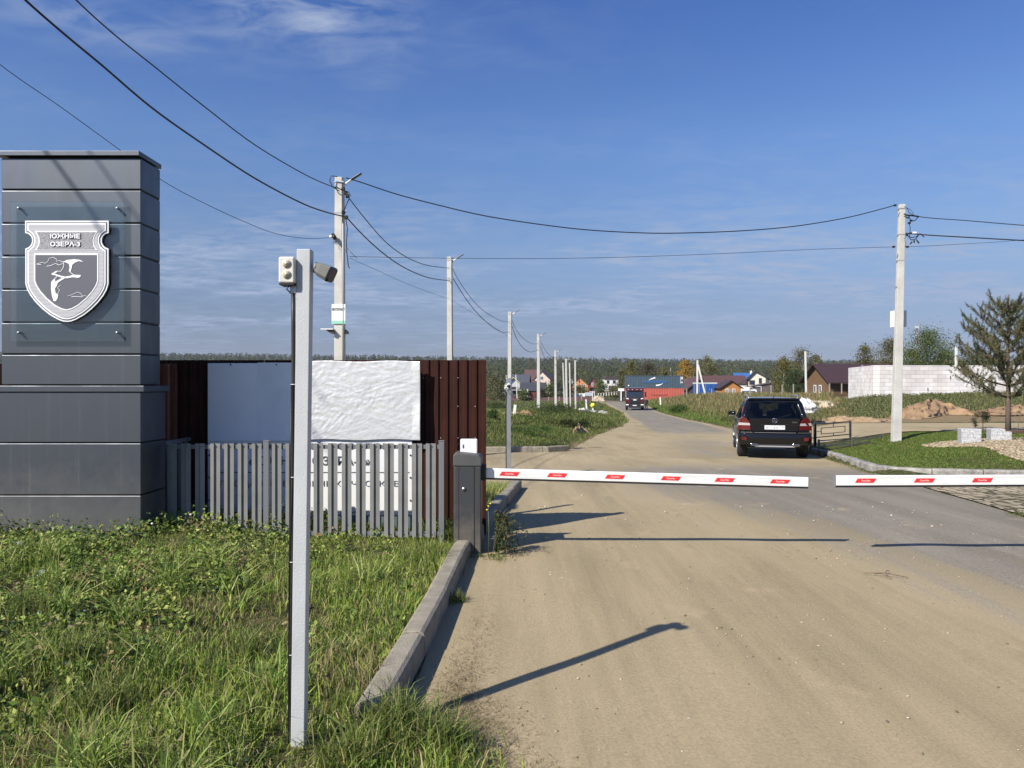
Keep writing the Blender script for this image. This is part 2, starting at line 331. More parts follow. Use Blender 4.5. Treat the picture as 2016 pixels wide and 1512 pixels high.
def roadz(X, Y): return road_z(Y)+.004+.010*wob(X, Y*.35, 2.2, 5)*(1-sstep((Y-30)/20))
def aspattr(X, Y):
    near = sstep((X-2.7+.22*(Y-5))/2.8)*(1-sstep((Y-14)/6))*.98
    u = (X-XL(Y))/(XR(Y)-XL(Y))
    mid = np.exp(-((Y-15)/2.5)**2)*.3+np.where(Y > 20, np.exp(-((u-.60)/.25)**2), 0)*.55*(1-sstep((Y-26)/8))
    fr = sstep((Y-29)/9)*sstep((u-.03-.35*np.exp(-(Y-30)/12.))/.15)*sstep((1.0-u)/.12)*.95
    a = np.maximum(np.maximum(near, mid), fr); c = np.zeros(X.shape+(3,)); c[..., 0] = a; c[..., 2] = 1; return c
yr = np.concatenate([np.arange(-3, 30, .12), np.arange(30, 60, .35), np.arange(60, 178, 1.0)])
U = np.linspace(0, 1, 64)[None]; XX = (XL(yr)-.04)[:, None]+U*(XR(yr)-XL(yr)+.08)[:, None]
o = gridmesh('road', XX, yr, roadz, mroad, attr=aspattr)
ysd = np.arange(12.45, 22.5, .15); U2 = np.linspace(0, 1, 60)[None]; XS = -26+U2*((XL(ysd)-.04)[:, None]+26)
gridmesh('side_road', XS, ysd, roadz, mroad, attr=lambda X, Y: np.zeros(X.shape+(3,))+.02)
# sandy track crossing to the right, and the bend far behind the truck
mtrack = mroad
ytr = np.arange(24.0, 31.2, .2); XT = np.linspace(0, 1, 70)[None]*24+(XR(ytr)+.02)[:, None]
def trz(X, Y): return H(X, Y)+.022
gridmesh('path', XT, ytr, trz, mroad, attr=lambda X, Y: np.zeros(X.shape+(3,))+.05)
yb = np.arange(177, 330, 3.0); XB = np.linspace(0, 1, 8)[None]*6+(19.8+.02*(yb-177)+((yb-177)/60.)**2*2)[:, None]
gridmesh('far_road', XB, yb, lambda X, Y: H(X, Y)+.12, mroad, attr=lambda X, Y: np.zeros(X.shape+(3,))+.6)

# block-paved apron in the right corner, hexagon-ish pavers with sandy joints
def shade_paver():
    m = bpy.data.materials.new('worn_pavers'); m.use_nodes = True; t = m.node_tree; b = t.nodes['Principled BSDF']; b.inputs['Roughness'].default_value = .93; b.inputs['Specular IOR Level'].default_value = .2
    g = t.nodes.new('ShaderNodeTexCoord')
    v = t.nodes.new('ShaderNodeTexVoronoi'); v.feature = 'DISTANCE_TO_EDGE'; v.inputs['Scale'].default_value = 5.2; v.inputs['Randomness'].default_value = .45
    v2 = t.nodes.new('ShaderNodeTexVoronoi'); v2.inputs['Scale'].default_value = 5.2; v2.inputs['Randomness'].default_value = .45
    for q in (v, v2): t.links.new(g.outputs['Object'], q.inputs['Vector'])
    n = t.nodes.new('ShaderNodeTexNoise'); n.inputs['Scale'].default_value = 3; n.inputs['Detail'].default_value = 6; t.links.new(g.outputs['Object'], n.inputs['Vector'])
    e = M2(t, 'ADD', v.outputs[0], M2(t, 'MULTIPLY', M2(t, 'SUBTRACT', n.outputs[0], .5), .22))
    k = RAMP(t, e, [(.045, 0), (.10, 1)])
    sp = t.nodes.new('ShaderNodeSeparateColor'); t.links.new(v2.outputs['Color'], sp.inputs[0])
    c = RAMP(t, sp.outputs[0], [(0, (.30, .25, .17)), (1, (.44, .37, .26))])
    mx = t.nodes.new('ShaderNodeMix'); mx.data_type = 'RGBA'; t.links.new(k, mx.inputs[0]); mx.inputs[6].default_value = (.085, .075, .04, 1); t.links.new(c, mx.inputs[7])
    t.links.new(mx.outputs[2], b.inputs['Base Color'])
    bp = t.nodes.new('ShaderNodeBump'); bp.inputs['Strength'].default_value = .9; bp.inputs['Distance'].default_value = .03; t.links.new(k, bp.inputs['Height']); t.links.new(bp.outputs[0], b.inputs['Normal'])
    return m
ypv = np.arange(7.0, 15.2, .15)
XPV = np.linspace(0, 1, 60)[None]*10+(XR(ypv)+.04)[:, None]
gridmesh('pavement', XPV, ypv, lambda X, Y: np.where((Y > kery(X)+.05), road_z(Y)-.3, road_z(Y)+.018), shade_paver())

mconc = mat('kerb_concrete', (.265, .236, .178), .9, var=.22, vscale=7, bump=.35, bscale=90)
mconcw = mat('kerb_concrete_worn', (.29, .275, .245), .9, var=.4, vscale=5, bump=.8, bscale=30)
def kerb(pts, m, top=.15, wd=.14, seglen=1.0, side=1, zf=None):
    """a row of precast kerbstones, each a bevelled block, along pts; side=+1 puts the stone on the left of travel"""
    P_ = [Vector((p[0], p[1])) for p in pts]; L = [0]
    for a, b in zip(P_, P_[1:]): L.append(L[-1]+(b-a).length)
    def at(s):
        return Vector((np.interp(s, L, [p.x for p in P_]), np.interp(s, L, [p.y for p in P_])))
    mb = MB(); n = max(1, round(L[-1]/seglen)); K = 6
    for i in range(n):
        s0 = L[-1]*i/n+.006; s1 = L[-1]*(i+1)/n-.006; jz = random.uniform(-.008, .008); jo = random.uniform(-.007, .007); pv = []
        for k in range(K+1):
            s = s0+(s1-s0)*k/K; p = at(s); d = (at(min(s+.05, L[-1]))-at(max(s-.05, 0))).normalized(); nn = Vector((-d.y, d.x))*side
            z = (zf or road_z)(p.y)+jz; ring = []
            for a, h in ((0, -.12), (0, top-.032), (.010, top-.012), (.030, top), (wd-.026, top), (wd-.008, top-.010), (wd, top-.03), (wd, -.12)):
                q = p+nn*(a+jo); ring.append((q.x, q.y, z+h))
            pv.append(ring)
        v = [q for r_ in pv for q in r_]; f = []
        for k in range(K):
            for j in range(7): f.append((k*8+j, k*8+j+1, (k+1)*8+j+1, (k+1)*8+j))
        f += [tuple(range(8)), tuple(range((K+1)*8-1, K*8-1, -1))]
        mb.add(v, f, m)
    return mb
KL1 = [(XL(y), y) for y in np.linspace(3.62, 12.5, 20)]
KL1 = [(-.60, 3.50)]+[(float(a), b) for a, b in KL1 if b > 3.7]
o = kerb(KL1, mconc, .15, .15, 1.0, 1).build('kerb', bevel=.004); tag(o, 'smooth grey concrete kerb between the near grass verge and the road', 'kerb', kind='structure')
o = kerb([(-14, 21.6), (-6, 22.0), (1.1, 22.4), (1.75, 22.9)], mconc, .17, .15, 1.0, 1).build('kerb', bevel=.004); tag(o, 'kerb along the far side of the side road', 'kerb', kind='structure')
o = kerb(KR[::-1], mconcw, .17, .18, .85, -1).build('kerb', bevel=.012); tag(o, 'worn chipped kerb curving round the lawn', 'kerb', kind='structure')
o = kerb([(12.4, 24.6), (10.2, 24.1), (9.2, 24.0)], mconcw, .10, .12, 1.0, -1, zf=lambda y: road_z(y)+.12).build('kerb', bevel=.01); tag(o, kind='structure')

# ================================================================ GRASS AND WEEDS
mveg = vegmat('leaf_green', .35, .55); mdry = vegmat('dry_stems', .2, .7)
def palette(n, cols, wts, jit=.25):
    cols = np.array(cols); i = rng.choice(len(cols), n, p=np.array(wts)/sum(wts)); c = cols[i]*(1+rng.uniform(-jit, jit, (n, 1)))
    return np.clip(c*(1+rng.uniform(-.08, .08, (n, 3))), 0, 1)
def blades(x, y, h, wd, cols, lean=.5, zf=H, z0=-.01):
    n = len(x); z = zf(x, y)+z0; a = rng.uniform(0, 2*np.pi, n); la = rng.uniform(0, 2*np.pi, n); ln = rng.uniform(.05, lean, n)*h
    B = np.stack([x, y, z], -1); S = np.stack([np.cos(a), np.sin(a), np.zeros(n)], -1); Lr = np.stack([np.cos(la), np.sin(la), np.zeros(n)], -1)
    up = np.array([0, 0, 1.])
    V = np.empty((n, 7, 3))
    for k, (t_, ww) in enumerate(((0, 1), (.4, .85), (.75, .5))):
        c = B+up*(h*(t_-.18*t_*t_*np.minimum(1, ln/h*1.4)))[:, None]+Lr*(ln*t_*t_)[:, None]; V[:, 2*k] = c-S*(wd*ww/2)[:, None]; V[:, 2*k+1] = c+S*(wd*ww/2)[:, None]
    V[:, 6] = B+up*(h*(1-.35*np.minimum(1, ln/h*1.4)))[:, None]+Lr*(ln)[:, None]
    f = np.array([[0, 1, 3], [0, 3, 2], [2, 3, 5], [2, 5, 4], [4, 5, 6]]); T = (np.arange(n)[:, None, None]*7+f[None]).reshape(-1, 3)
    return V.reshape(-1, 3), T, np.repeat(cols, 7, 0)
def leaves(cen, size, cols, flat=.5, up=None, aspect=.6):
    """leaf-sized two-triangle faces at the points cen"""
    n = len(cen); a = rng.normal(size=(n, 3)); a[:, 2] *= flat; a /= np.linalg.norm(a, axis=1)[:, None]
    b = rng.normal(size=(n, 3)); b[:, 2] *= flat; b -= a*(a*b).sum(1)[:, None]; b /= np.linalg.norm(b, axis=1)[:, None]
    s = size[:, None]; bend = np.cross(a, b)*s*.18
    V = np.stack([cen-a*s*.5, cen+b*s*aspect*.5+bend, cen+a*s*.5, cen-b*s*aspect*.5+bend], 1).reshape(-1, 3)
    T = (np.arange(n)[:, None, None]*4+np.array([[0, 1, 2], [0, 2, 3]])[None]).reshape(-1, 3); return V, T, np.repeat(cols, 4, 0)
def join(parts):
    V = []; T = []; K = []; k = 0
    for v, t_, c in parts: V.append(v); T.append(t_+k); K.append(c); k += len(v)
    return np.concatenate(V), np.concatenate(T), np.concatenate(K)
def scatter(n, x0, x1, y0, y1, cond, power=1.0):
    ox = []; oy = []; tot = 0
    while tot < n:
        x = rng.uniform(x0, x1, n*2); y = y0+(y1-y0)*rng.uniform(0, 1, n*2)**power; k = cond(x, y); ox.append(x[k]); oy.append(y[k]); tot += k.sum()
    return np.concatenate(ox)[:n], np.concatenate(oy)[:n]
def clump(x, y, s, seed): return .5+.5*np.clip(wob(x, y, s, seed)*1.1, -1, 1)
GR = [(.26, .35, .055), (.15, .245, .04), (.38, .42, .10), (.46, .42, .19), (.07, .11, .03), (.50, .42, .23)]
# 1 near verge: long grass near the post, broad-leaved weeds by the pillar, dry thatch under
def verge(x, y): return (x < XL(y)-.12+.04*np.sin(y*9)-np.where(y < 3.6, rng.uniform(-.35, .1, np.shape(x)), 0)) & (np.abs(x) < .72*y+.4) & ~((y > 6.93) & (y < 7.55) & (x < -3.45))
parts = []
x, y = scatter(62000, -6.2, .1, 2.35, 9.2, verge, 1.15); cl = clump(x, y, 2.6, 3); dryz = clump(x, y, 1.5, 9)
h = rng.uniform(.045, .13, len(x))*(.40+1.15*cl)*np.where((np.abs(x+.93) < .16) & (np.abs(y-3.1) < .22), .4, 1)*np.where(x > -2.2, 1.15, .8)*np.where(y > 6.6, .62, 1); c = palette(len(x), GR, [.34, .26, .18, .10, .06, .06]); dr_ = (dryz > .74)[:, None]
c = np.where(dr_ & (rng.uniform(size=(len(x), 1)) < .6), palette(len(x), [(.36, .31, .14), (.42, .34, .18), (.24, .22, .085)], [.4, .2, .4]), c); dp = ((x+2.7+.3*np.sin(y*5))/1.5)**2+((y-5.0-.25*np.sin(x*4))/.75)**2 < 1; dp = dp & (rng.uniform(size=len(x)) < .75)
c = np.where(dp[:, None], palette(len(x), [(.40, .31, .17), (.30, .23, .12), (.20, .15, .08), (.26, .28, .08)], [.3, .3, .2, .2]), c); h = np.where(dp, h*.45, h)
parts.append(blades(x, y, h, rng.uniform(.004, .0085, len(x)), c, .9))
n = 2600; gx_ = rng.uniform(-4.5, -.9, 46); gy_ = rng.uniform(2.6, 6.2, 46); j = rng.integers(0, 46, n); x2 = gx_[j]+rng.normal(0, .05, n); y2 = gy_[j]+rng.normal(0, .05, n); k = verge(x2, y2); x2 = x2[k]; y2 = y2[k]
parts.append(blades(x2, y2, rng.uniform(.16, .34, len(x2)), rng.uniform(.006, .011, len(x2)), palette(len(x2), [(.30, .38, .09), (.22, .31, .06), (.42, .44, .16), (.13, .20, .04)], [.3, .3, .2, .2]), 1.5))
x, y = scatter(26000, -6.2, .1, 2.35, 9.2, verge, 1.15); parts.append(blades(x, y, rng.uniform(.02, .05, len(x)), rng.uniform(.003, .006, len(x)), palette(len(x), [(.38, .31, .18), (.26, .22, .11), (.17, .18, .055)], [.4, .3, .3]), 2.2))
for (tx, ty, n, hh, sp_) in [(-.52, 3.42, 650, .26, .13), (-.30, 3.32, 420, .20, .12), (-.66, 3.1, 420, .20, .12), (-1.25, 2.7, 400, .22, .2), (-.80, 2.55, 300, .18, .2), (-1.9, 3.5, 380, .25, .16), (-2.3, 3.9, 380, .24, .18), (-1.5, 4.2, 260, .22, .15), (-.40, 5.62, 200, .13, .05), (-2.6, 3.0, 400, .25, .2), (-3.0, 4.6, 200, .22, .2), (-.72, 6.6, 240, .24, .12), (-.60, 7.5, 420, .26, .12), (-.12, 6.98, 130, .16, .06)]:
    r_ = np.abs(rng.normal(0, sp_, n)); a = rng.uniform(0, 6.28, n); x = tx+r_*np.cos(a); y = ty+r_*np.sin(a)
    parts.append(blades(x, y, rng.uniform(.45, 1.15, n)*hh, rng.uniform(.004, .008, n), palette(n, [(.15, .205, .04), (.25, .29, .08), (.085, .13, .03), (.38, .34, .15)], [.4, .25, .2, .15]), 1.1))
x, y = scatter(5200, -1.0, .15, 7.5, 12.4, lambda x, y: (x < XL(y)-.15) & (x > -.95) & ~((x > -.62) & (y < 7.55)) & ~((y > 8.05) & (y < 8.4) & (x < -.2)))
parts.append(blades(x, y, rng.uniform(.06, .24, len(x)), rng.uniform(.005, .010, len(x)), palette(len(x), GR, [.3, .2, .2, .14, .06, .1]), .9))
o = npmesh('grass', *join(parts), mveg); tag(o, 'rough grass verge in front of the grey pillar and picket fence', 'grass', kind='stuff')
# broad-leaved plants
def wd_(x, y): return verge(x, y) & ((x < -1.6-.12*(7-y)) | (rng.uniform(size=np.shape(x)) < .10)) & (clump(x, y, 1.7, 21) > .30)
x, y = scatter(2600, -6.2, .0, 2.5, 8.8, wd_, .9); V = []; cc = []; ss = []
for xi, yi in zip(x, y):
    k = random.randint(5, 12); hh = random.uniform(.03, .13)*(1.6 if yi > 5.4 and xi < -2.0 else 1); z = Hs(xi, yi); base = palette(1, [(.23, .31, .065), (.11, .17, .04), (.36, .40, .11), (.32, .25, .13), (.05, .085, .03)], [.32, .25, .22, .09, .12], .2)[0]
    for _ in range(k):
        t_ = random.random(); V.append((xi+random.gauss(0, .035), yi+random.gauss(0, .035), z+.01+hh*t_)); cc.append(base*random.uniform(.75, 1.3)); ss.append(random.uniform(.022, .06)*(1.2-.5*t_))
o = npmesh('leafy_weeds', *leaves(np.array(V), np.array(ss), np.clip(np.array(cc), 0, 1), .7), mveg); tag(o, 'leafy ground weeds growing through the near verge', 'weeds', kind='stuff')
# dry straw litter beside the kerb and on the sand
x = np.concatenate([rng.normal(-.22, .13, 2600), rng.normal(-.22, .07, 1100), rng.normal(-.30, .07, 1300), rng.normal(.05, .14, 500)]); y = np.concatenate([rng.normal(3.5, .22, 2600), rng.normal(4.9, .75, 1100), rng.normal(3.95, .3, 1300), rng.normal(3.1, .12, 500)]); k = x > XL(y)+.02; x = x[k]; y = y[k]
o = npmesh('dry_straw', *blades(x, y, rng.uniform(.008, .022, len(x)), rng.uniform(.002, .004, len(x)), palette(len(x), [(.20, .15, .085), (.30, .235, .14), (.11, .10, .05)], [.4, .4, .2]), 4.5, zf=lambda a, b: road_z(b)+.012), mdry); tag(o, 'dry straw litter lying along the kerb foot', 'straw', kind='stuff')
# 2 left plot beyond the side road
parts = []
def lp(x, y):
    dl = XL(y)-x; bare_ = (np.abs(y-(42+dl*.12)) < 1.6+.8*wob(x, y, 1.1, 9)) & (dl > 4.2) | (np.abs(y-78) < 4+3*wob(x, y, .5, 9)) & (dl > 6); bare_ = bare_ | (np.abs(y-64.5) < 2.2) & (x > 2.8) & (x < 9.4)
    return (x < XL(y)-.1+.5*wob(x, y, 1.3, 7)*np.minimum(1, y/60)) & (x > -.16*y-1.5) & (~bare_ | (rng.uniform(size=np.shape(x)) < .12))
for n, y0, y1, hs, ws in ((36000, 22.75, 34, .13, .016), (40000, 32, 60, .22, .03), (23000, 56, 112, .22, .06), (7000, 110, 205, .25, .12)):
    x, y = scatter(n, -20, 22, y0, y1, lp); cl = clump(x, y, .8, 12); cl2 = clump(x, y, .33, 31)
    k = rng.uniform(size=len(x)) < (.35+.9*cl); x, y, cl, cl2 = x[k], y[k], cl[k], cl2[k]
    c = palette(len(x), [(.125, .19, .035), (.075, .12, .026), (.18, .23, .055), (.28, .25, .11), (.22, .18, .08)], [.32, .2, .2, .16, .12])
    c = c*(1.0-.35*(cl2[:, None] > .7)*1.0); parts.append(blades(x, y, rng.uniform(.5, 1.2, len(x))*hs*(.6+.9*cl), rng.uniform(.7, 1.3, len(x))*ws, c, .8))
o = npmesh('grass', *join(parts), mveg); tag(o, 'rough grass on the open plot left of the road beyond the side road', 'grass', kind='stuff')
# 3 mown lawn on the right
def gravelbed(x, y): return (x > 10.55+.12*np.sin(y*2.3)) & (y > 14.75) & (y < 19.15+.1*np.sin(x*3))
def lawnc(x, y):
    kx = np.interp(y, [13.2, 15.0, 15.7, 17.6, 19.6, 21.9, 23.6], [13.2, 7.85, 7.75, 8.2, 8.65, 9.0, 9.3])
    g = gravelbed(x, y)
    return (x > kx) & (y > kery(x)+.18) & (x < .76*y) & ~g & (y < 22.6+.35*(x-10)) & ~((y > 21.3+.30*(x-9)) & (y < 22.0+.3*(x-9)) & (x < 10.7))
x, y = scatter(90000, 7.5, 19, 13.0, 25.2, lawnc); cl = clump(x, y, 1.5, 8)
c = palette(len(x), [(.13, .205, .032), (.085, .14, .022), (.20, .25, .06), (.30, .27, .11)], [.40, .28, .22, .10]); edge = (y < kery(x)+.6) & (rng.uniform(size=len(x)) < .5)
c = np.where(edge[:, None], c*np.array([1.4, 1.0, 1.2]), c)
o = npmesh('lawn', *blades(x, y, rng.uniform(.025, .06, len(x))*(.6+.7*cl), rng.uniform(.009, .016, len(x)), c, 1.1), mveg); tag(o, 'mown green lawn behind the curved kerb', 'lawn', kind='stuff')
# scruffy growth at the foot of the curved kerb
x = []; y = []
for _ in range(1500):
    t_ = random.random()*3.6; i = int(t_); a, b = KR[i], KR[i+1]; f_ = t_-i; d = abs(random.gauss(0, .09)); x.append(a[0]+(b[0]-a[0])*f_-.03-d); y.append(a[1]+(b[1]-a[1])*f_-.3*d)
x = np.array(x); y = np.array(y); parts = [blades(x, y, rng.uniform(.02, .08, len(x)), rng.uniform(.006, .012, len(x)), palette(len(x), [(.14, .15, .05), (.25, .21, .10), (.08, .11, .03)], [.4, .35, .25]), 1.3, zf=lambda a, b: road_z(b))]
for tx, ty in ((9.0, 13.9), (10.2, 13.6), (8.3, 14.2), (9.7, 10.3), (8.2, 11.5), (6.6, 9.5)):
    n = 90; parts.append(blades(tx+rng.normal(0, .12, n), ty-.02+rng.normal(0, .05, n), rng.uniform(.04, .13, n), rng.uniform(.005, .012, n), palette(n, [(.12, .15, .04), (.2, .18, .08)], [.6, .4]), 1.0, zf=lambda a, b: road_z(b)+.02))
o = npmesh('kerb_weeds', *join(parts), mveg); tag(o, 'straggly weeds at the foot of the curved kerb', 'weeds', kind='stuff')
# 4 field of tall dry weeds on the right of the road
parts = []
def rf(x, y): return (x > XR(y)+.35+.35*wob(x, y, 1.1, 6)) & (x < .40*y+2) & ~((x > 23) & (y > 47) & (y < 64))
for n, y0, y1, hs, ws in ((15000, 33.5, 50, .34, .028), (30000, 48, 95, .55, .045), (20000, 90, 160, .75, .09)):
    x, y = scatter(n, 9, 62, y0, y1, rf); dr = x-XR(y); cl = clump(x, y, .45, 14); edge = 1-sstep((dr-1.0)/2.6); p_ = rng.uniform(size=len(x))
    gcol = palette(len(x), [(.12, .18, .03), (.16, .21, .05), (.08, .12, .025)], [.4, .3, .3]); dcol = palette(len(x), [(.24, .195, .09), (.165, .16, .055), (.33, .26, .14), (.11, .105, .04), (.21, .14, .08)], [.3, .3, .16, .14, .1])
    c = np.where((p_ < edge*.95+.10)[:, None], gcol, dcol); hh = np.where(edge > .5, .35, 1.0)*(.5+.8*cl)
    parts.append(blades(x, y, rng.uniform(.55, 1.25, len(x))*hs*hh, rng.uniform(.7, 1.4, len(x))*ws, c, .5))
o = npmesh('field_weeds', *join(parts), mdry); tag(o, 'field of tall dry weeds to the right of the road', 'weeds', kind='stuff')
# 5 belt of green-grey weeds before the block walls
parts = []
def wb(x, y): return (x > 14.5) & (y > 36+.03*x) & (y < 47) & (x < .74*y+1) & (clump(x, y, .5, 17) > .22)
x, y = scatter(34000, 14, 36, 36.0, 47, wb); cl = clump(x, y, .55, 17); c = palette(len(x), [(.12, .14, .05), (.16, .17, .07), (.20, .18, .09), (.075, .095, .035), (.29, .25, .14)], [.3, .3, .16, .16, .08])
parts.append(blades(x, y, rng.uniform(.35, 1.15, len(x))*(.28+.46*cl)*.56, rng.uniform(.02, .05, len(x)), c, .45))
x, y = scatter(9000, 14, 36, 36.2, 46, wb); z = H(x, y)+rng.uniform(.05, .30, len(x))
parts.append(leaves(np.stack([x, y, z], -1), rng.uniform(.05, .12, len(x)), palette(len(x), [(.075, .10, .03), (.11, .13, .045)], [.5, .5]), .8))
x, y = scatter(9000, 10, 15.5, 31.5, 46, lambda x, y: (x > XR(y)+1.0) & (y > 40-.2*x+rng.uniform(-2, 2, np.shape(x)))); parts.append(blades(x, y, rng.uniform(.15, .5, len(x)), rng.uniform(.02, .04, len(x)), palette(len(x), [(.10, .125, .035), (.15, .13, .06), (.07, .09, .025)], [.4, .3, .3]), .6))
o = npmesh('tall_weeds', *join(parts), mdry); tag(o, 'belt of tall grey-green weeds in front of the white block walls', 'weeds', kind='stuff')
# stones
def stones(n, pos, smin, smax, cols, name, label, dark=None, kind='stuff', flat=.6, m=None):
    ico = bmesh.new(); bmesh.ops.create_icosphere(ico, subdivisions=1, radius=1); bv = np.array([tuple(v.co) for v in ico.verts]); bf = np.array([[v.index for v in f.verts] for f in ico.faces]); ico.free()
    s = (rng.uniform(smin, smax, n) if not isinstance(smin, tuple) else smin[0]+(smax-smin[0])*rng.uniform(0, 1, n)**4.5); V = bv[None]*(1+rng.uniform(-.28, .28, (n, len(bv), 1)))*s[:, None, None]*np.stack([rng.uniform(.7, 1.3, n), rng.uniform(.7, 1.3, n), np.full(n, flat)], -1)[:, None, :]+pos[:, None, :]
    T = (np.arange(n)[:, None, None]*len(bv)+bf[None]).reshape(-1, 3); c = palette(n, cols, [1]*len(cols), .15)
    o = npmesh(name, V.reshape(-1, 3), T, np.repeat(c, len(bv), 0), m or vegmat('stone_surface', 0, .9)); tag(o, label, name.replace('_', ' '), kind=kind); return o
n = 5200; x = rng.uniform(-.4, 5.2, n); y = 2.6+rng.uniform(0, 1, n)**.8*8; k = (x > XL(y)+.1) & ((clump(x, y, 1.6, 5) > .45) | (rng.uniform(size=n) < .3)); x = x[k]; y = y[k]
sz = len(x); stones(sz, np.stack([x, y, road_z(y)+.006], -1), (.0012, .0030), .0095, [(.38, .33, .25), (.27, .225, .16), (.13, .105, .075), (.46, .41, .33)], 'pebbles', 'loose pebbles scattered over the sandy road')
x = np.concatenate([rng.normal(4.6, .7, 14), rng.uniform(.2, 2.5, 12), rng.uniform(0, 3, 8)]); y = np.concatenate([rng.normal(9.9, .6, 14), rng.uniform(9, 14, 12), rng.uniform(18, 25, 8)])
stones(len(x), np.stack([x, y, road_z(y)+.014], -1), .006, .017, [(.6, .56, .46), (.5, .45, .35)], 'pale_stones', 'pale stone chips scattered around the barrier')
# gravel bed under the granite blocks
x, y = scatter(12000, 10.3, 14.2, 14.6, 19.3, lambda x, y: gravelbed(x, y) & (x < .72*y+.5))
stones(len(x), np.stack([x, y, H(x, y)+.012+rng.uniform(0, .02, len(x))], -1), .018, .042, [(.33, .27, .175), (.40, .335, .23), (.25, .20, .125), (.18, .14, .09)], 'gravel', 'bed of cream gravel around the granite blocks', flat=.7)
# ================================================================ NEAR OBJECTS
manth = mat('anthracite_panel', (.112, .124, .140), .44, metal=.80, var=.16, vscale=2.2, bump=.05, bscale=3, stretch=(1, 1, .35))
def dusty(m, z0, z1, dust, amt):
    """rain-splashed dust near the foot and thin run marks"""
    t = m.node_tree; b = t.nodes['Principled BSDF']; g = t.nodes.new('ShaderNodeTexCoord'); s_ = t.nodes.new('ShaderNodeSeparateXYZ'); t.links.new(g.outputs['Object'], s_.inputs[0])
    n = t.nodes.new('ShaderNodeTexNoise'); n.inputs['Scale'].default_value = 6; n.inputs['Detail'].default_value = 8; n.inputs['Roughness'].default_value = .7; t.links.new(g.outputs['Object'], n.inputs['Vector'])
    mp_ = t.nodes.new('ShaderNodeMapping'); mp_.inputs['Scale'].default_value = (22, 22, .8); t.links.new(g.outputs['Object'], mp_.inputs[0]); n2_ = t.nodes.new('ShaderNodeTexNoise'); n2_.inputs['Scale'].default_value = 1; n2_.inputs['Detail'].default_value = 4; t.links.new(mp_.outputs[0], n2_.inputs['Vector'])
    zz_ = M2(t, 'ADD', s_.outputs[2], M2(t, 'MULTIPLY', M2(t, 'SUBTRACT', n.outputs[0], .5), .9)); k = RAMP(t, M2(t, 'DIVIDE', zz_, 3.0), [(z0/3, amt), (z1/3, 0)])
    k = M2(t, 'ADD', k, RAMP(t, n2_.outputs[0], [(.60, 0), (.74, .10)]), True)
    old = b.inputs['Base Color'].links[0].from_socket; mx_ = t.nodes.new('ShaderNodeMix'); mx_.data_type = 'RGBA'; t.links.new(k, mx_.inputs[0]); t.links.new(old, mx_.inputs[6]); mx_.inputs[7].default_value = (*dust, 1); t.links.new(mx_.outputs[2], b.inputs['Base Color'])
    mm_ = M2(t, 'MULTIPLY', M2(t, 'SUBTRACT', 1.0, k), b.inputs['Metallic'].default_value); t.links.new(mm_, b.inputs['Metallic'])
dusty(manth, .25, .95, (.26, .235, .19), .35)
manthd = mat('anthracite_gap', (.02, .022, .024), .7)
mwhitep = mat('white_paint', (.80, .80, .78), .45, var=.05, vscale=6)
mdark = mat('dark_rubber', (.018, .018, .02), .55, var=.2, vscale=20)
mgalv = mat('galvanised_steel', (.42, .43, .44), .42, metal=.7, var=.15, vscale=9)
mblack = mat('black_plastic', (.012, .012, .014), .4)

# ---- entrance pillar
D0 = 6.98; PXR = PX(277, D0); PXL = PX(3, D0); gz = .10
pil = thing('entrance_pillar', 'tall square pillar clad in anthracite metal panels, carrying the shield sign', 'pillar', ((PXL+PXR)/2, D0+.26, 0))
cxm = (PXL+PXR)/2; W_ = PXR-PXL
def zpx(py, D=D0): return EYE-(py-HY)/F*D
def lx(x): return x-cxm
dl_ = .50; du = .385; y0 = -.26
for a, b in ((1080, 976), (974, 873), (871, 772)):
    MB().b2((-W_/2-.03, y0, zpx(a) if a < 1070 else -.05), (W_/2, y0+dl_, zpx(b)), manth).build('base_panel', pil, bevel=.006)
MB().b2((-W_/2-.05, y0-.012, zpx(771.5)), (W_/2+.035, y0+dl_+.02, zpx(759.5)), manth).build('ledge', pil, bevel=.004)
MB().b2((-W_/2+.05, y0+.03, .2), (W_/2-.05, y0+du-.03, zpx(306)), manthd).build('core', pil)
rows = [(757, 699), (696, 636.5), (633, 571), (568, 505.5), (502, 441), (438, 375.5), (372, 312)]
for a, b in rows: MB().b2((-W_/2, y0, zpx(a)), (W_/2, y0+du, zpx(b)), manth).build('panel', pil, bevel=.005)
msil = mat('joint_profile', (.55, .56, .57), .4, metal=.5)
jb = MB()
for a, b in zip(rows[:-1], rows[1:]):
    z = zpx((a[1]+b[0])/2); jb.b2((-W_/2-.0, y0+.012, z-.006), (W_/2-.0, y0+du-.012, z+.006), manthd)
jb.build('joint', pil)
MB().b2((-W_/2-.04, y0-.03, zpx(308)), (W_/2+.0, y0+du+.03, zpx(298.5)), manth).build('cap', pil, bevel=.004)
MB().b2((-W_/2-.0, y0-.024, zpx(309)), (W_/2+.022, y0+du+.02, zpx(300)), manth)

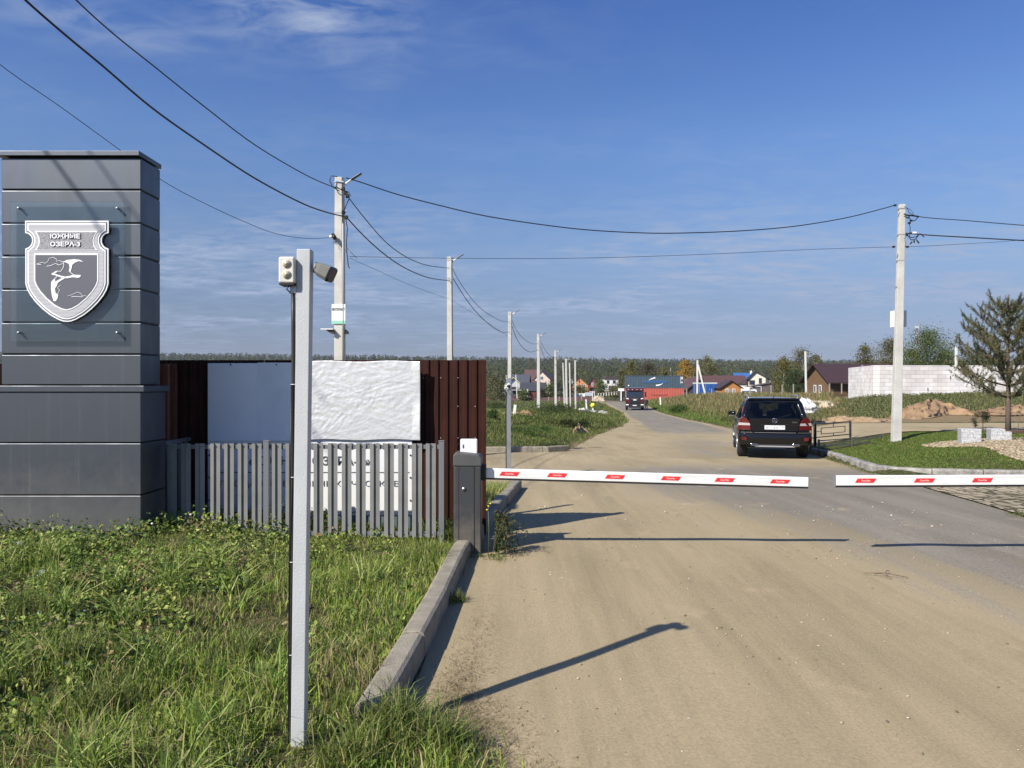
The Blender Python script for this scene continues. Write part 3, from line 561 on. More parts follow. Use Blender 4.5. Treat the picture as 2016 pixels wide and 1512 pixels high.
# ---- shield sign on its glass plate
sg = thing('shield_sign', 'white heraldic shield sign with a flying duck on a clear glass plate', 'sign', (cxm, D0-.26+.26, 0))
gy = -.036; Dg = D0+gy
def gx(px, D=Dg): return (px-1008)/F*D-cxm
mgl = glassmat('clear_plate', (.88, .93, .94), .055, .02, 1.0)
MB().b2((gx(20), gy-.005, zpx(672, Dg)), (gx(245), gy+.005, zpx(397, Dg)), mgl).build('glass_plate', sg)
for px in (37, 231):
    for py in (410, 655): MB().cyl((gx(px), gy+.036, zpx(py, Dg)), (gx(px), gy-.012, zpx(py, Dg)), .012, mgalv, 12).build('standoff', sg)
Ds = Dg-.03
def sp_(p, D=Ds): return (((40+p[0]/6.874)-1008)/F*D-cxm, EYE-((420+p[1]/6.874)-HY)/F*D)
half = [(1192, 98), (1192, 265), (1150, 276), (1117, 305), (1099, 345), (1099, 387), (1117, 430), (1150, 460), (1190, 476), (1190, 950), (1165, 1035), (1120, 1115), (1050, 1205), (960, 1295), (860, 1375), (745, 1440), (680, 1463), (627, 1468)]
full = half+[(1254-x, y) for x, y in half[-2::-1]]
SH = [sp_(p) for p in full]
msw = mat('shield_white', (.86, .86, .86), .4); msd = mat('shield_dark', (.115, .12, .14), .45)
def striped(name, c1, c2, sc):
    m = mat(name, c1, .5); t = m.node_tree; b = t.nodes['Principled BSDF']; g = t.nodes.new('ShaderNodeTexCoord'); wv = t.nodes.new('ShaderNodeTexWave'); wv.bands_direction = 'Z'; wv.inputs['Scale'].default_value = sc
    t.links.new(g.outputs['Object'], wv.inputs['Vector']); t.links.new(RAMP(t, wv.outputs[1], [(.3, c1), (.7, c2)]), b.inputs['Base Color']); return m
msg = striped('shield_lines', (.60, .60, .62), (.30, .305, .32), 26)
mspk = mat('shield_speckle', (.50, .50, .52), .5, vscale=170, col2=(.06, .063, .075))
px1 = Ds*.0; yb0 = gy-.024
s = 6.98/1467/6.874
shd = MB().prism(SH, yb0-.0, gy-.006, mat('shield_edge', (.30, .31, .33), .5)).build('shield_board', sg)
lay = [(0, msw), (20*s, msd), (33*s, msw), (54*s, msg)]
for i, (d, m) in enumerate(lay):
    MB().prism(offset_poly(SH, d), yb0-.003*(i+1), yb0-.003*i, m).build('shield_border' if i else 'shield_rim', shd)
yy = yb0-.012
nr = [(1055, 240), (1027, 282), (1003, 332), (997, 375), (1006, 430), (1030, 475), (1052, 503)]
npl = [sp_(p) for p in nr+[(1254-a, b) for a, b in nr[::-1]]]
MB().prism(npl, yy-.003, yy, msw).build('name_plate', shd); MB().prism(offset_poly(npl, 17*s), yy-.006, yy-.003, mspk).build('name_plate_field', shd)
ir = [(1062, 545), (1062, 915), (1035, 985), (985, 1065), (900, 1160), (790, 1252), (700, 1300), (627, 1318)]
isl = [sp_(p) for p in ir+[(1254-a, b) for a, b in ir[-2::-1]]]
MB().prism(isl, yy-.003, yy, msw).build('inner_border', shd); MB().prism(offset_poly(isl, 21*s), yy-.006, yy-.003, msd).build('inner_field', shd)
mlt = mat('lettering_white', (.9, .9, .9), .4)
mshd = mat('lettering_back', (.10, .105, .12), .5)
for t_, py in (('ЮЖНЫЕ', 313), ('ОЗЕРА-3', 420)):
    c = sp_((622, py)); ww = 400*s; text('lettering_shadow', t_, ww*1.05, 76*s, (c[0], yy-.0075, c[1]), mshd, shd, bold=.075, depth=.002)
    text('lettering', t_, ww, 66*s, (c[0], yy-.011, c[1]), mlt, shd, bold=.03)
duck = MB()
def pg(pts): duck.prism([sp_(p) for p in pts], yy-.009, yy-.0065, mlt)
pg([(595, 660), (640, 635), (740, 625), (815, 632), (868, 660), (800, 650), (755, 668), (715, 700), (706, 745), (692, 797), (668, 798), (680, 740), (672, 690), (640, 672)])
pg([(432, 822), (470, 798), (497, 783), (512, 792), (500, 808), (475, 820), (520, 834), (560, 847), (620, 860), (680, 850), (730, 834), (830, 838), (828, 856), (800, 876), (720, 868), (650, 880), (600, 883), (540, 862), (470, 838), (440, 833)])
pg([(575, 878), (612, 885), (560, 915), (520, 945), (505, 985), (482, 1020), (490, 1080), (524, 1100), (518, 1150), (492, 1192), (462, 1190), (440, 1110), (428, 1020), (432, 930), (470, 888), (488, 905), (480, 932), (500, 920)])
for pts, wd in (([(497, 785), (560, 787), (588, 750), (602, 705), (594, 660)], 7), ([(672, 790), (735, 835)], 7), ([(475, 890), (520, 850)], 8), ([(520, 1090), (545, 1040), (515, 1010), (555, 975)], 5),
                ([(225, 692), (310, 665), (350, 680), (385, 655), (405, 612), (460, 598), (500, 622), (505, 655), (540, 640), (575, 658), (600, 655)], 5), ([(370, 720), (440, 705), (490, 680), (530, 702), (590, 684)], 6), ([(225, 690), (295, 697)], 7),
                ([(655, 1120), (710, 1105), (750, 1085), (785, 1068), (830, 1085), (845, 1115), (905, 1120)], 4), ([(705, 1130), (780, 1128), (860, 1133)], 6)):
    stroke(duck, [sp_(p) for p in pts], wd*s, yy-.009, yy-.0065, mlt)
duck.build('duck_relief', shd)

# ---- grey picket fence
mpk = mat('grey_picket', (.225, .225, .212), .5, metal=.1, var=.15, vscale=3)
mpkd = mat('grey_rail', (.15, .155, .165), .55)
DP = 7.40
pf = thing('picket_fence', 'low grey metal picket fence between the pillar and the barrier', 'fence', (PX(650, DP), DP, 0))
fx0 = PX(650, DP)
zt = zpx(873, DP); zb = zpx(1058, DP)
for px in (330+2, 356, 384, 400)[:0]: pass
def picket(px, T=None, parent=pf, loc=None):
    w_ = .098; prof = [(0, 0), (.004, .004), (.030, .004), (.034, .018), (.040, .018), (.044, .0), (w_-.004, .0), (w_, .006)]
    mb = MB(); x = PX(px, DP)-fx0
    v = [(x+a, -b-.004, z) for z in (zb, zt) for a, b in prof]+[(x+a, -b-.002, z) for z in (zb, zt) for a, b in prof]; n = len(prof); f = []
    for i in range(n-1): f += [(i, i+1, n+i+1, n+i), (2*n+i, 3*n+i, 3*n+i+1, 2*n+i+1)]
    f += [(n+i, n+i+1, 3*n+i+1, 3*n+i) for i in range(n-1)]+[(0, n, 3*n, 2*n), (n-1, 3*n-1, 4*n-1, 2*n-1)]
    mb.add(v, f, mpk)
    for z in (zt-.032, zb+.03): mb.cyl((x+.062, -.0, z), (x+.062, -.009, z), .005, mdark, 8)
    return mb.build('picket', parent)
pxs = [330, 357, 384.5, 414.5, 441.5, 468.5, 496, 535, 562.5, 590, 617.5, 645.5, 673, 701, 728.5, 756.5, 784, 811.5, 838.5]
for px in pxs: picket(px)
for z in (zt-.035, zb+.035): MB().b2((PX(326, DP)-fx0, .003, z-.02), (PX(875, DP)-fx0, .028, z+.02), mpkd).build('rail', pf, bevel=.002)
for px, zz in ((525.5, zpx(867, DP)), (869.5, zpx(867, DP))):
    x = PX(px, DP)-fx0; MB().b2((x-.027, -.03, -.1), (x+.027, .024, zz-.008), mpkd).b2((x-.03, -.033, zz-.008), (x+.03, .027, zz), mpkd).build('post', pf, bevel=.003)
# ---- low grey fence running back behind the pillar
bf = thing('side_fence', 'dark grey low fence running back from behind the pillar', 'fence', (PX(335, 7.6), 7.55, 0))
for k in range(5):
    y = .08+k*.14; MB().b2((-.06, y, .15), (-.045, y+.09, zt+.0), mpk).build('picket', bf)
MB().b2((-.045, .0, zt-.03), (-.02, .75, zt+.01), mpkd).build('rail', bf)

# ---- brown corrugated sheet fence
DB = 8.16
mbr = mat('brown_sheet', (.040, .0140, .0095), .55, var=.25, vscale=3, spec=.15)
cf = thing('brown_sheet_fence', 'dark brown corrugated sheet fence behind the billboard', 'fence', (PX(650, DB), DB, 0)); bx0 = PX(650, DB)
def corrug(x0, x1, z0, z1, m, T=None, pitch=.105, dep=.018, thick=.0015):
    prof = []; x = x0; k = 0
    while x < x1:
        for a, b in ((0, 0), (.016, dep), (.048, dep), (.064, 0)): prof.append((min(x+a, x1), b))
        x += pitch
    prof.append((x1, 0)); n = len(prof)
    v = [(a, -b, z) for z in (z0, z1) for a, b in prof]+[(a, -b+thick, z) for z in (z0, z1) for a, b in prof]
    f = [(i, i+1, n+i+1, n+i) for i in range(n-1)]+[(2*n+i, 3*n+i, 3*n+i+1, 2*n+i+1) for i in range(n-1)]+[(n+i, n+i+1, 3*n+i+1, 3*n+i) for i in range(n-1)]
    return MB().add(v, f, m, T)
zct = zpx(709, DB)
for a, b in ((300, 520), (521, 740), (741, 957)):
    corrug(PX(a, DB)-bx0, PX(b, DB)-bx0, .10 if b < 950 else .02, zct, mbr).build('sheet', cf)
for z in (zct-.25, .45): MB().b2((PX(300, DB)-bx0, .004, z-.02), (PX(955, DB)-bx0, .03, z+.02), mat('brown_rail', (.045, .02, .015), .6)).build('rail', cf)
for px in (345, 640, 951): x = PX(px, DB)-bx0; MB().b2((x-.03, .032, -.1), (x+.03, .092, zct-.03), mat('brown_rail', (.045, .02, .015), .6)).build('post', cf)
for px in range(760, 955, 34):
    for py in (744, 800, 862): 
        if random.random() < .7: x = PX(px+6, DB)-bx0; MB().cyl((x, -.02, zpx(py, DB)), (x, -.024, zpx(py, DB)), .006, mgalv, 6).build('screw', cf)
# unseen short panel added behind the fence to cast a second shadow on the road
MB().b2((-.72-bx0, .95, 0), (-.64-bx0, 1.0, 1.6), mbr).build('shadow_panel', cf)
# brown fence glimpsed left of the pillar
lf = thing('brown_sheet_fence', 'strip of brown corrugated fence far left behind the pillar', 'fence', (-8.4, 9.4, 0)); corrug(-2.5, 3.4, .1, zpx(716, 9.4), mbr).build('sheet', lf); MB().b2((-2.5, .01, 1.5), (3.4, .04, 1.55), mbr).build('rail', lf)
# brick-red return panel seen past the pillar
rp = thing('red_brown_panel', 'narrow sunlit red-brown corrugated panel right beside the pillar', 'panel', (PX(332, 7.95), 7.95, 0)); corrug(-.16, .10, .12, zpx(716, 7.95), mat('redbrown_sheet', (.21, .075, .045), .45, var=.2), pitch=.11).build('sheet', rp)

# ---- billboard
DBB = 8.06
bb = thing('billboard', 'white billboard leaning on the brown fence behind the pickets', 'billboard', (PX(612, DBB), DBB, 0)); ox = PX(612, DBB)
mbw = mat('board_white', (.78, .79, .80), .38, var=.04, vscale=2); mink = mat('board_ink', (.07, .085, .10), .6); mteal = mat('board_teal', (.10, .145, .165), .5, var=.1)
def q(px): return PX(px, DBB)-ox
MB().b2((q(409), 0, zpx(1042, DBB)), (q(811), .03, zpx(715, DBB)), mbw).build('board', bb, bevel=.002)
MB().b2((q(409), -.003, zpx(1042, DBB)), (q(811), -.0005, zpx(1014, DBB)), mteal).build('teal_band', bb)
[MB().b2((q(a_), 0, .02), (q(a_+6), .03, zpx(1042, DBB)-.002), mgalv).build('leg', bb) for a_ in (414, 796)]
MB().b2((q(414), -.003, zpx(931, DBB)), (q(806), -.0005, zpx(929.3, DBB)), mink).build('divider_line', bb)
text('lettering', 'КОТТЕДЖНЫЙ ПОСЕЛОК', q(769)-q(452), .098, (q(610.5), -.004, zpx(878, DBB)), mink, bb, bold=.012)
text('lettering', '«ЮЖНЫЕ ОЗЕРА-3»', q(729)-q(490), .098, (q(609.5), -.004, zpx(907, DBB)), mink, bb, bold=.012)
text('lettering', 'ПРОДАЖА ЗЕМЕЛЬНЫХ УЧАСТКОВ', q(786)-q(434), .075, (q(610), -.004, zpx(953, DBB)), mink, bb, bold=-.012)
text('lettering', 'www.', q(716)-q(692), .03, (q(704), -.004, zpx(1009, DBB)), mink, bb, bold=-.01)
for py in (718, 758, 803, 850, 896, 940, 985): 
    for px in (412.5, 808): MB().cyl((q(px), 0, zpx(py, DBB)), (q(px), -.008, zpx(py, DBB)), .009, mdark, 8).build('bolt', bb)
for px in (455, 545): MB().cyl((q(px), -.01, zpx(718, DBB)), (q(px), -.02, zpx(718, DBB)), .009, mdark, 8).build('bolt', bb)
# smooth blank sheet and crinkled silver film covering the top of the board
cs = thing('cover_sheet', 'smooth blank white sheet covering the upper left of the billboard', 'sheet', (q(500)+ox, DBB, 0)); xo = q(500)
MB().b2((q(410)-xo, -.011, zpx(868, DBB)), (q(509)-xo, -.006, zpx(717, DBB)), mbw).build('sheet', cs, bevel=.001)
MB().b2((q(508)-xo, -.019, zpx(868, DBB)), (q(606)-xo, -.013, zpx(714, DBB)), mat('board_white_aged', (.72, .74, .76), .45, var=.08, vscale=3)).build('overlapping_sheet', cs, bevel=.001)
mfoil = mat('silver_film', (.82, .82, .80), .34, metal=.35, vscale=5, col2=(.66, .67, .67), bump=.35, bscale=7, stretch=(1, 1, 1.8))
nx, nz = 150, 90; fx = np.linspace(q(606), q(828), nx); fz = np.linspace(zpx(866, DBB), zpx(711, DBB), nz); FX, FZ = np.meshgrid(fx, fz)
n_ = np.zeros_like(FX)
for k in range(46):
    a = rng.uniform(0, 3.14); fq = rng.uniform(14, 75); ph = rng.uniform(0, 6.28); ccx = rng.uniform(q(606), q(828)); ccz = rng.uniform(1.1, 1.9); rr = rng.uniform(.12, .5)
    n_ += (1-np.abs(np.sin((FX*np.cos(a)+FZ*np.sin(a)*1.4)*fq+ph+2.4*np.sin(FX*9+k+3*np.sin(FZ*7+k*2)))))*np.exp(-((FX-ccx)**2+(FZ-ccz)**2)/rr**2)*.05*(30/fq)
edge = np.clip((FX-q(812))/(q(828)-q(812)), 0, 1)
FY = -.020-n_*.020-edge*.012+edge*.03*np.sin(FZ*9)*.4
zz_ = FZ+.006*np.sin(FX*9)*((FZ > fz[-4])|(FZ < fz[3]))
V = np.stack([FX-q(700), FY, zz_], -1).reshape(-1, 3); i = np.arange(nz-1)[:, None]*nx+np.arange(nx-1)[None]
T = np.concatenate([np.stack([i, i+1, i+nx+1], -1).reshape(-1, 3), np.stack([i, i+nx+1, i+nx], -1).reshape(-1, 3)])
fo = npmesh('silver_film', V, T, None, mfoil, smooth=True); fo.location = (q(700)+ox, DBB, 0); sl = fo.modifiers.new('thick', 'SOLIDIFY'); sl.thickness = .002
tag(fo, 'crinkled silver film hung over the upper right of the billboard', 'sheet')

# ---- white square post with junction box, camera and conduit
zg = Hs(-.93, 3.22)
cp = thing('camera_post', 'white square steel post in the near grass carrying a lamp box and camera', 'post', (PX(586, 3.24), 3.24, 0))
DPo = 3.24; mwp = mat('post_white', (.49, .505, .51), .42, var=.10, vscale=3, bump=.12, bscale=120)
wpx = 26.6/F*DPo; topz = zpx(490, DPo); lean = PX(597.4, DPo)-PX(586, DPo)
v = []
for z, xo_ in ((-.1, -.004), (topz, lean)):
    for a, b in ((-wpx/2, 0), (wpx/2, 0), (wpx/2, wpx), (-wpx/2, wpx)): v.append((a+xo_, b, z))
MB().add(v, [(0, 1, 5, 4), (1, 2, 6, 5), (2, 3, 7, 6), (3, 0, 4, 7), (4, 5, 6, 7), (3, 2, 1, 0)], mwp).build('square_tube', cp, bevel=.003)
def cx_(px, D=DPo): return PX(px, D)-PX(586, DPo)
# lamp box
lb = MB(); x0_, x1_ = cx_(552), cx_(584); z0_, z1_ = zpx(559, DPo), zpx(507, DPo)
lbo = lb.b2((x0_, -.03, z0_), (x1_-.002, .05, z1_), mat('aged_white_plastic', (.66, .64, .58), .45, var=.12, vscale=14)).build('lamp_box', cp, bevel=.008, seg=3)
MB().b2((x0_+.002, -.026, z0_-.008), (x1_-.004, .046, z0_+.003), mdark).build('box_gasket', lbo, bevel=.002)
for py in (521, 542):
    c = (cx_(568.5), zpx(py, DPo)); m1 = mat('lens_amber', (.45, .40, .28), .15, coat=.5)
    MB().cyl((c[0], -.030, c[1]), (c[0], -.034, c[1]), .0185, mat('aged_white_plastic2', (.56, .53, .45), .45), 24).cyl((c[0], -.034, c[1]), (c[0], -.038, c[1]), .0135, m1, 24, r2=.011).cyl((c[0], -.038, c[1]), (c[0], -.040, c[1]), .005, mat('lens_core', (.6, .58, .5), .3), 12).build('lamp_lens', lbo)
# bracket and conduit
MB().b2((cx_(571), -.0, zpx(577, DPo)), (cx_(583), .03, zpx(562, DPo)), mgalv).tube([(cx_(573), -.01, zpx(560, DPo)), (cx_(567), -.02, zpx(570, DPo)), (cx_(574), -.015, zpx(578, DPo))], .003, mblack).build('box_bracket', cp)
mcon = mat('black_conduit', (.028, .026, .025), .5, var=.3, vscale=40)
pts = [(575, 561), (576, 640), (577, 757), (575, 940), (573, 1107), (571.5, 1290), (571, 1440), (572, 1480)]
cd = MB().tube([(cx_(a+.8*math.sin(i*2.1)), .012-.006*math.sin(i*1.7), zpx(b, DPo)) for i, (a, b) in enumerate(pts)], .0088, mcon, 10).build('conduit', cp)
MB().tube([(cx_(a-3.4), .0, zpx(b, DPo)) for a, b in pts[2:]], .0028, mblack, 6).build('thin_cable', cp)
for px, py in ((577, 757), (575.5, 940), (573.5, 1107), (572, 1290)):
    MB().tube([(cx_(px)+.013*math.cos(t_), .012+.013*math.sin(t_), zpx(py, DPo)) for t_ in np.linspace(0, 6.283, 14)], .0018, mwhitep, 5, cap=False).b2((cx_(px)+.008, .006, zpx(py, DPo)-.003), (cx_(px)+.024, .010, zpx(py, DPo)+.003), mwhitep).build('cable_clip', cp)
# bullet camera on the right
mcm = mat('camera_grey', (.125, .125, .112), .45)
ca = MB(); yA = .035
th = math.atan2(-(zpx(548, DPo)-zpx(528, DPo)), (cx_(650)-cx_(626)))
c0 = Vector((cx_(624), yA, zpx(527, DPo))); dr = Vector((.80, -.16, -.40)).normalized(); c1 = c0+dr*.060
def hexring(c, d, w_, h_):
    s_ = d.cross(Vector((0, 0, 1))).normalized(); u = s_.cross(d).normalized(); return [c+s_*a*w_/2+u*b*h_/2 for a, b in ((-1, -.55), (-.75, -1), (.75, -1), (1, -.55), (1, .7), (.8, 1), (-.8, 1), (-1, .7))]
r0 = hexring(c0-dr*.014, dr, .044, .044); r1 = hexring(c0+dr*.012, dr, .056, .060); r2 = hexring(c1, dr, .060, .068); r3 = hexring(c1+dr*.012, dr, .055, .062)
v = r0+r1+r2; f = [tuple(range(8)), tuple(range(23, 15, -1))]+[(a*8+i, a*8+(i+1) % 8, (a+1)*8+(i+1) % 8, (a+1)*8+i) for a in (0, 1) for i in range(8)]
cmo = ca.add(v, f, mcm).build('camera', cp, bevel=.003)
r2b = hexring(c1+dr*.0005, dr, .063, .071); v = r2b+r3; MB().add(v, [tuple(range(8)), tuple(range(15, 7, -1))]+[(i, (i+1) % 8, 8+(i+1) % 8, 8+i) for i in range(8)], mat('camera_hood', (.02, .02, .028), .35)).build('camera_hood', cmo)
MB().b2((cx_(646)-.006, yA-.05, 0), (cx_(646)-.0055, yA-.049, .001), mcm)
MB().cyl((cx_(616), yA, zpx(524, DPo)), (cx_(620), yA, zpx(525, DPo)), .024, mat('mount_grey', (.22, .22, .21), .5), 20).cyl((cx_(619), yA, zpx(525, DPo)), tuple(c0), .012, mcm, 14).build('camera_mount', cmo)

# ---- barrier cabinet with boom
DC = 7.22; xc = PX(920, DC); bc = thing('barrier_gate', 'dark grey barrier cabinet with the left striped boom lowered across the road', 'barrier', (xc, DC, 0))
mcab = mat('cabinet_grey', (.046, .048, .052), .48, metal=.1, var=.10, vscale=5, bump=.04, bscale=150); dusty(mcab, .05, .45, (.22, .19, .14), .45); mcap = mat('cabinet_cap', (.078, .078, .077), .6, var=.12, vscale=8)
hw = (PX(947, DC)-PX(893, DC))/2; zc = zpx(918, DC)
hs = MB().b2((-hw, 0, -.02), (hw, .30, zc), mcab).build('housing', bc, bevel=.012, seg=3)
MB().b2((-hw+.058, -.004, .015), (hw-.068, .0, zc-.003), mcab).build('door_panel', hs, bevel=.002)
gr = MB()
for x in (-hw+.05, hw-.062): gr.b2((x-.004, -.0012, .015), (x+.004, .001, zc-.004), mdark)
gr.build('door_gap', hs)
MB().cyl((-.035, -.004, zpx(962, DC)), (-.035, -.016, zpx(962, DC)), .017, mgalv, 20).cyl((-.035, -.016, zpx(962, DC)), (-.035, -.019, zpx(962, DC)), .008, mat('lock_core', (.6, .6, .62), .3, metal=.6), 12).build('lock', hs)
ct = MB(); zc1 = zpx(893, DC)
ct.prism([(-hw-.004, zc), (hw+.006, zc), (hw+.006, zc1-.045), (hw-.02, zc1-.018), (0, zc1-.004), (-hw+.03, zc1+.004), (-hw-.004, zc1-.012)], -.006, .306, mcap); ct.build('cap', bc, bevel=.010, seg=3)
rb = thing('reader_box', 'flat white plastic aerial box standing on top of the barrier cabinet', 'box', (PX(923, DC), DC+.20, 0))
Dr = DC+.20; ob_ = MB().b2((PX(906.5, Dr)-rb.location.x, -.015, zpx(900, Dr)), (PX(940, Dr)-rb.location.x, .02, zpx(864, Dr)), mwhitep).build('housing', rb, bevel=.012, seg=3)
MB().b2((PX(911, Dr)-rb.location.x, -.0165, zpx(882.5, Dr)), (PX(914, Dr)-rb.location.x, -.0145, zpx(875, Dr)), mat('logo_blue', (.05, .07, .22), .5)).build('blue_mark', rb)
wr = MB().tube([(PX(906, Dr), Dr, zpx(872, Dr)), (PX(897, Dr), Dr+.05, zpx(878, Dr)), (PX(889, Dr), Dr+.08, zpx(895, Dr)), (PX(885, Dr), Dr+.1, zpx(912, Dr)), (PX(886, Dr), Dr+.1, zpx(926, Dr))], .0022, mblack, 6)
wo_ = wr.build('wire'); tag(wo_, 'thin dark wire looping down behind the barrier cabinet', 'wire')
# bracket + boom
mboom = mat('boom_white', (.83, .84, .83), .35, vscale=2.5, col2=(.70, .69, .65), stretch=(1, 4, 5)); mred = mat('reflector_red', (.66, .035, .04), .35); mredt = mat('reflector_letter', (.85, .55, .52), .5)
MB().b2((hw, .07, zpx(948, DC)), (hw+.045, .23, zpx(918, DC)), mdark).build('boom_bracket', bc, bevel=.004)
def boom(parent, x0, x1, zA, zB, yl, decals, hgt=.094, base=None):
    ang = math.atan2(zB-zA, x1-x0); T = Matrix.Translation((x0, yl, zA)) @ Matrix.Rotation(-ang, 4, 'Y'); L = math.hypot(x1-x0, zB-zA)
    b = MB().b2((0, 0, -hgt/2), (L, .042, hgt/2), mboom, T).build('boom', parent, bevel=.006, seg=3)
    MB().b2((.0, .008, -hgt/2-.017), (L, .034, -hgt/2), mdark, T).build('rubber_edge', b, bevel=.002)
    gb = MB(); 
    for z in (hgt*.27, -hgt*.30): gb.b2((.01, -.0006, z-.0008), (L-.01, .001, z+.0008), mat('boom_groove', (.45, .46, .46), .5), T)
    gb.build('groove', b)
    MB().b2((L-.001 if x1 > x0 and decals[0] < decals[-1] and parent is bc else -.006, -.003, -hgt/2-.012), (L+.006 if parent is bc else .001, .045, hgt/2+.003), mat('end_cap', (.18, .18, .19), .5), T).build('end_cap', b)
    for dx in decals:
        w2, h2, sk = .088, .0195, .026
        rd = MB().prism([(dx-w2-sk*.5, -h2), (dx+w2-sk*.5, -h2), (dx+w2+sk*.5, h2), (dx-w2+sk*.5, h2)], -.0025, -.0004, mred, T).build('red_reflector', b)
        text('lettering', 'DoorHan', .085, .018, (dx, -.0032, 0), mredt, rd, T, bold=.01, depth=.001, italic=.2)
DBm = 7.33; xs0 = hw+.04
boom(bc, xs0, PX(1592, DBm)-xc, zpx(931.5, DBm), zpx(949.5, DBm), DBm-DC, [PX(p, DBm)-xc-xs0 for p in (1003, 1097, 1211, 1321, 1427, 1536)])
DR = 7.02; xr = 6.55; br = thing('barrier_gate', 'right barrier boom with red marks reaching in from beyond the picture edge', 'barrier', (xr, DR, 0))
boom(br, PX(1645, DR)-xr, -.16, zpx(946.5, DR), zpx(943.5, DR), 0, [PX(p, DR)-PX(1645, DR) for p in (1704, 1820, 1934, 2052, 2166)], .094)
MB().b2((-.135, 0, -.02), (.135, .30, .86), mcab).build('housing', br, bevel=.012); MB().b2((-.14, -.006, .86), (.14, .306, .97), mcap).build('cap', br, bevel=.02); MB().b2((-.18, .0, .72), (-.135, .16, .86), mdark).build('boom_bracket', br)

# ---- weed at the cabinet foot, with a yellow flower
wp = thing('sow_thistle', 'tall thin weed with yellow flower at the foot of the barrier cabinet', 'plant', (PX(962, 7.15), 7.12, 0))
V = []; cc = []; ss = []
for k in range(1100):
    a = random.uniform(-1.2, 1.4); r_ = abs(random.gauss(0, .14)); V.append((.06+r_*math.cos(a), .10+r_*math.sin(a)*.8, .02+random.random()*.42*(1-r_*1.2))); ss.append(random.uniform(.018, .05)); cc.append(random.choice([(.06, .09, .03), (.10, .13, .045), (.16, .12, .07), (.045, .065, .025)]))
lv = npmesh('leaves', *leaves(np.array(V), np.array(ss), np.array(cc), 1.0, aspect=.35), mveg, wp)
n = 110; bx = rng.normal(.0, .10, n); by = rng.normal(.0, .05, n); v_, t__, c__ = blades(bx, by, rng.uniform(.02, .06, n), rng.uniform(.008, .016, n), palette(n, [(.09, .13, .03), (.13, .15, .05)], [.5, .5]), 1.6, zf=lambda a, b: a*0); npmesh('ground_rosette', v_, t__, c__, mveg, wp)
sm_ = MB(); mst = mat('weed_stem', (.12, .13, .05), .7)
sm_.tube([(.0, 0, 0), (.004, 0, .25), (-.004, 0, .47)], .003, mst, 6)
for k in range(9): a = random.uniform(-.3, 1.2); sm_.tube([(.04, .06, .02), (.04+.1*math.cos(a), .06+.05*math.sin(a), .22+.02*k), (.06+.30*math.cos(a*.7)*random.uniform(.4, 1), .05+.1*math.sin(a), .3+.02*k)], .0022, mst, 5)
sm_.build('stems', wp)
myel = mat('petal_yellow', (.80, .62, .03), .6)
for x, z in ((.0, .475), (-.014, .44), (.018, .50)): MB().cyl((x, -.004, z), (x, -.004, z+.014), .004, myel, 8, r2=.011).build('flower', wp)
# dandelion and white clover-like blooms by the pickets
for px, py, D, m, nm, lab, r_ in ((415, 1056, 7.15, myel, 'dandelion', 'yellow dandelion bloom below the first pickets', .032), (300, 1032, 6.8, mwhitep, 'small_flower', 'small white flower against the shaded pillar foot', .013), (437, 1046, 7.1, mwhitep, 'small_flower', 'small white bloom beside the dandelion', .012), (376, 1014, 7.2, mat('petal_pink', (.55, .42, .45), .6), 'clover_flower', 'pale pink flower in front of the shaded pickets', .018)):
    p = P(px, py, D); t = thing(nm, lab, 'flower', (p.x, p.y, 0)); g0 = Hs(p.x, p.y)
    MB().tube([(0, .01, g0), (.005, 0, p.z-.005)], .002, mst, 5).build('stem', t); hd = MB()
    for k in range(12): a = k*6.283/12; hd.add([(0, 0, p.z), (r_*math.cos(a-.2), r_*math.sin(a-.2)*.6, p.z+.008), (r_*1.05*math.cos(a), r_*1.05*math.sin(a)*.6, p.z+.004), (r_*math.cos(a+.2), r_*math.sin(a+.2)*.6, p.z+.008)], [(0, 1, 2, 3)], m)
    hd.cyl((0, 0, p.z-.004), (0, -.006, p.z+.012), r_*.6, m, 10, r2=r_*.75); hd.build('bloom', t)
for px, py, D, r_ in ((38, 1117, 6.3, .03), (83, 1187, 5.3, .03), (72, 1190, 5.2, .02), (78, 1287, 4.4, .016), (168, 1266, 4.5, .012)):
    p = P(px, py, D); z = Hs(p.x, p.y)+.07; o = MB().add([(-r_, 0, z), (0, -.004, z+r_*.6), (r_, .004, z+.2*r_), (.3*r_, .01, z-r_*.4), (-.5*r_, 0, z-r_*.5)], [(0, 1, 2), (0, 2, 3), (0, 3, 4)], mwhitep).build('paper_scrap'); o.location = (p.x, p.y, 0)
    tag(o, {38: 'crumpled white scrap in the grass highest up the verge near the pillar foot', 83: 'larger white scrap in the leafy weeds at mid verge', 72: 'smaller white scrap touching the larger one at mid verge', 78: 'tiny white scrap lowest on the verge', 168: 'tiny white speck of paper among dark weeds right of the other scraps'}[px], 'litter', 'white scraps in the verge')

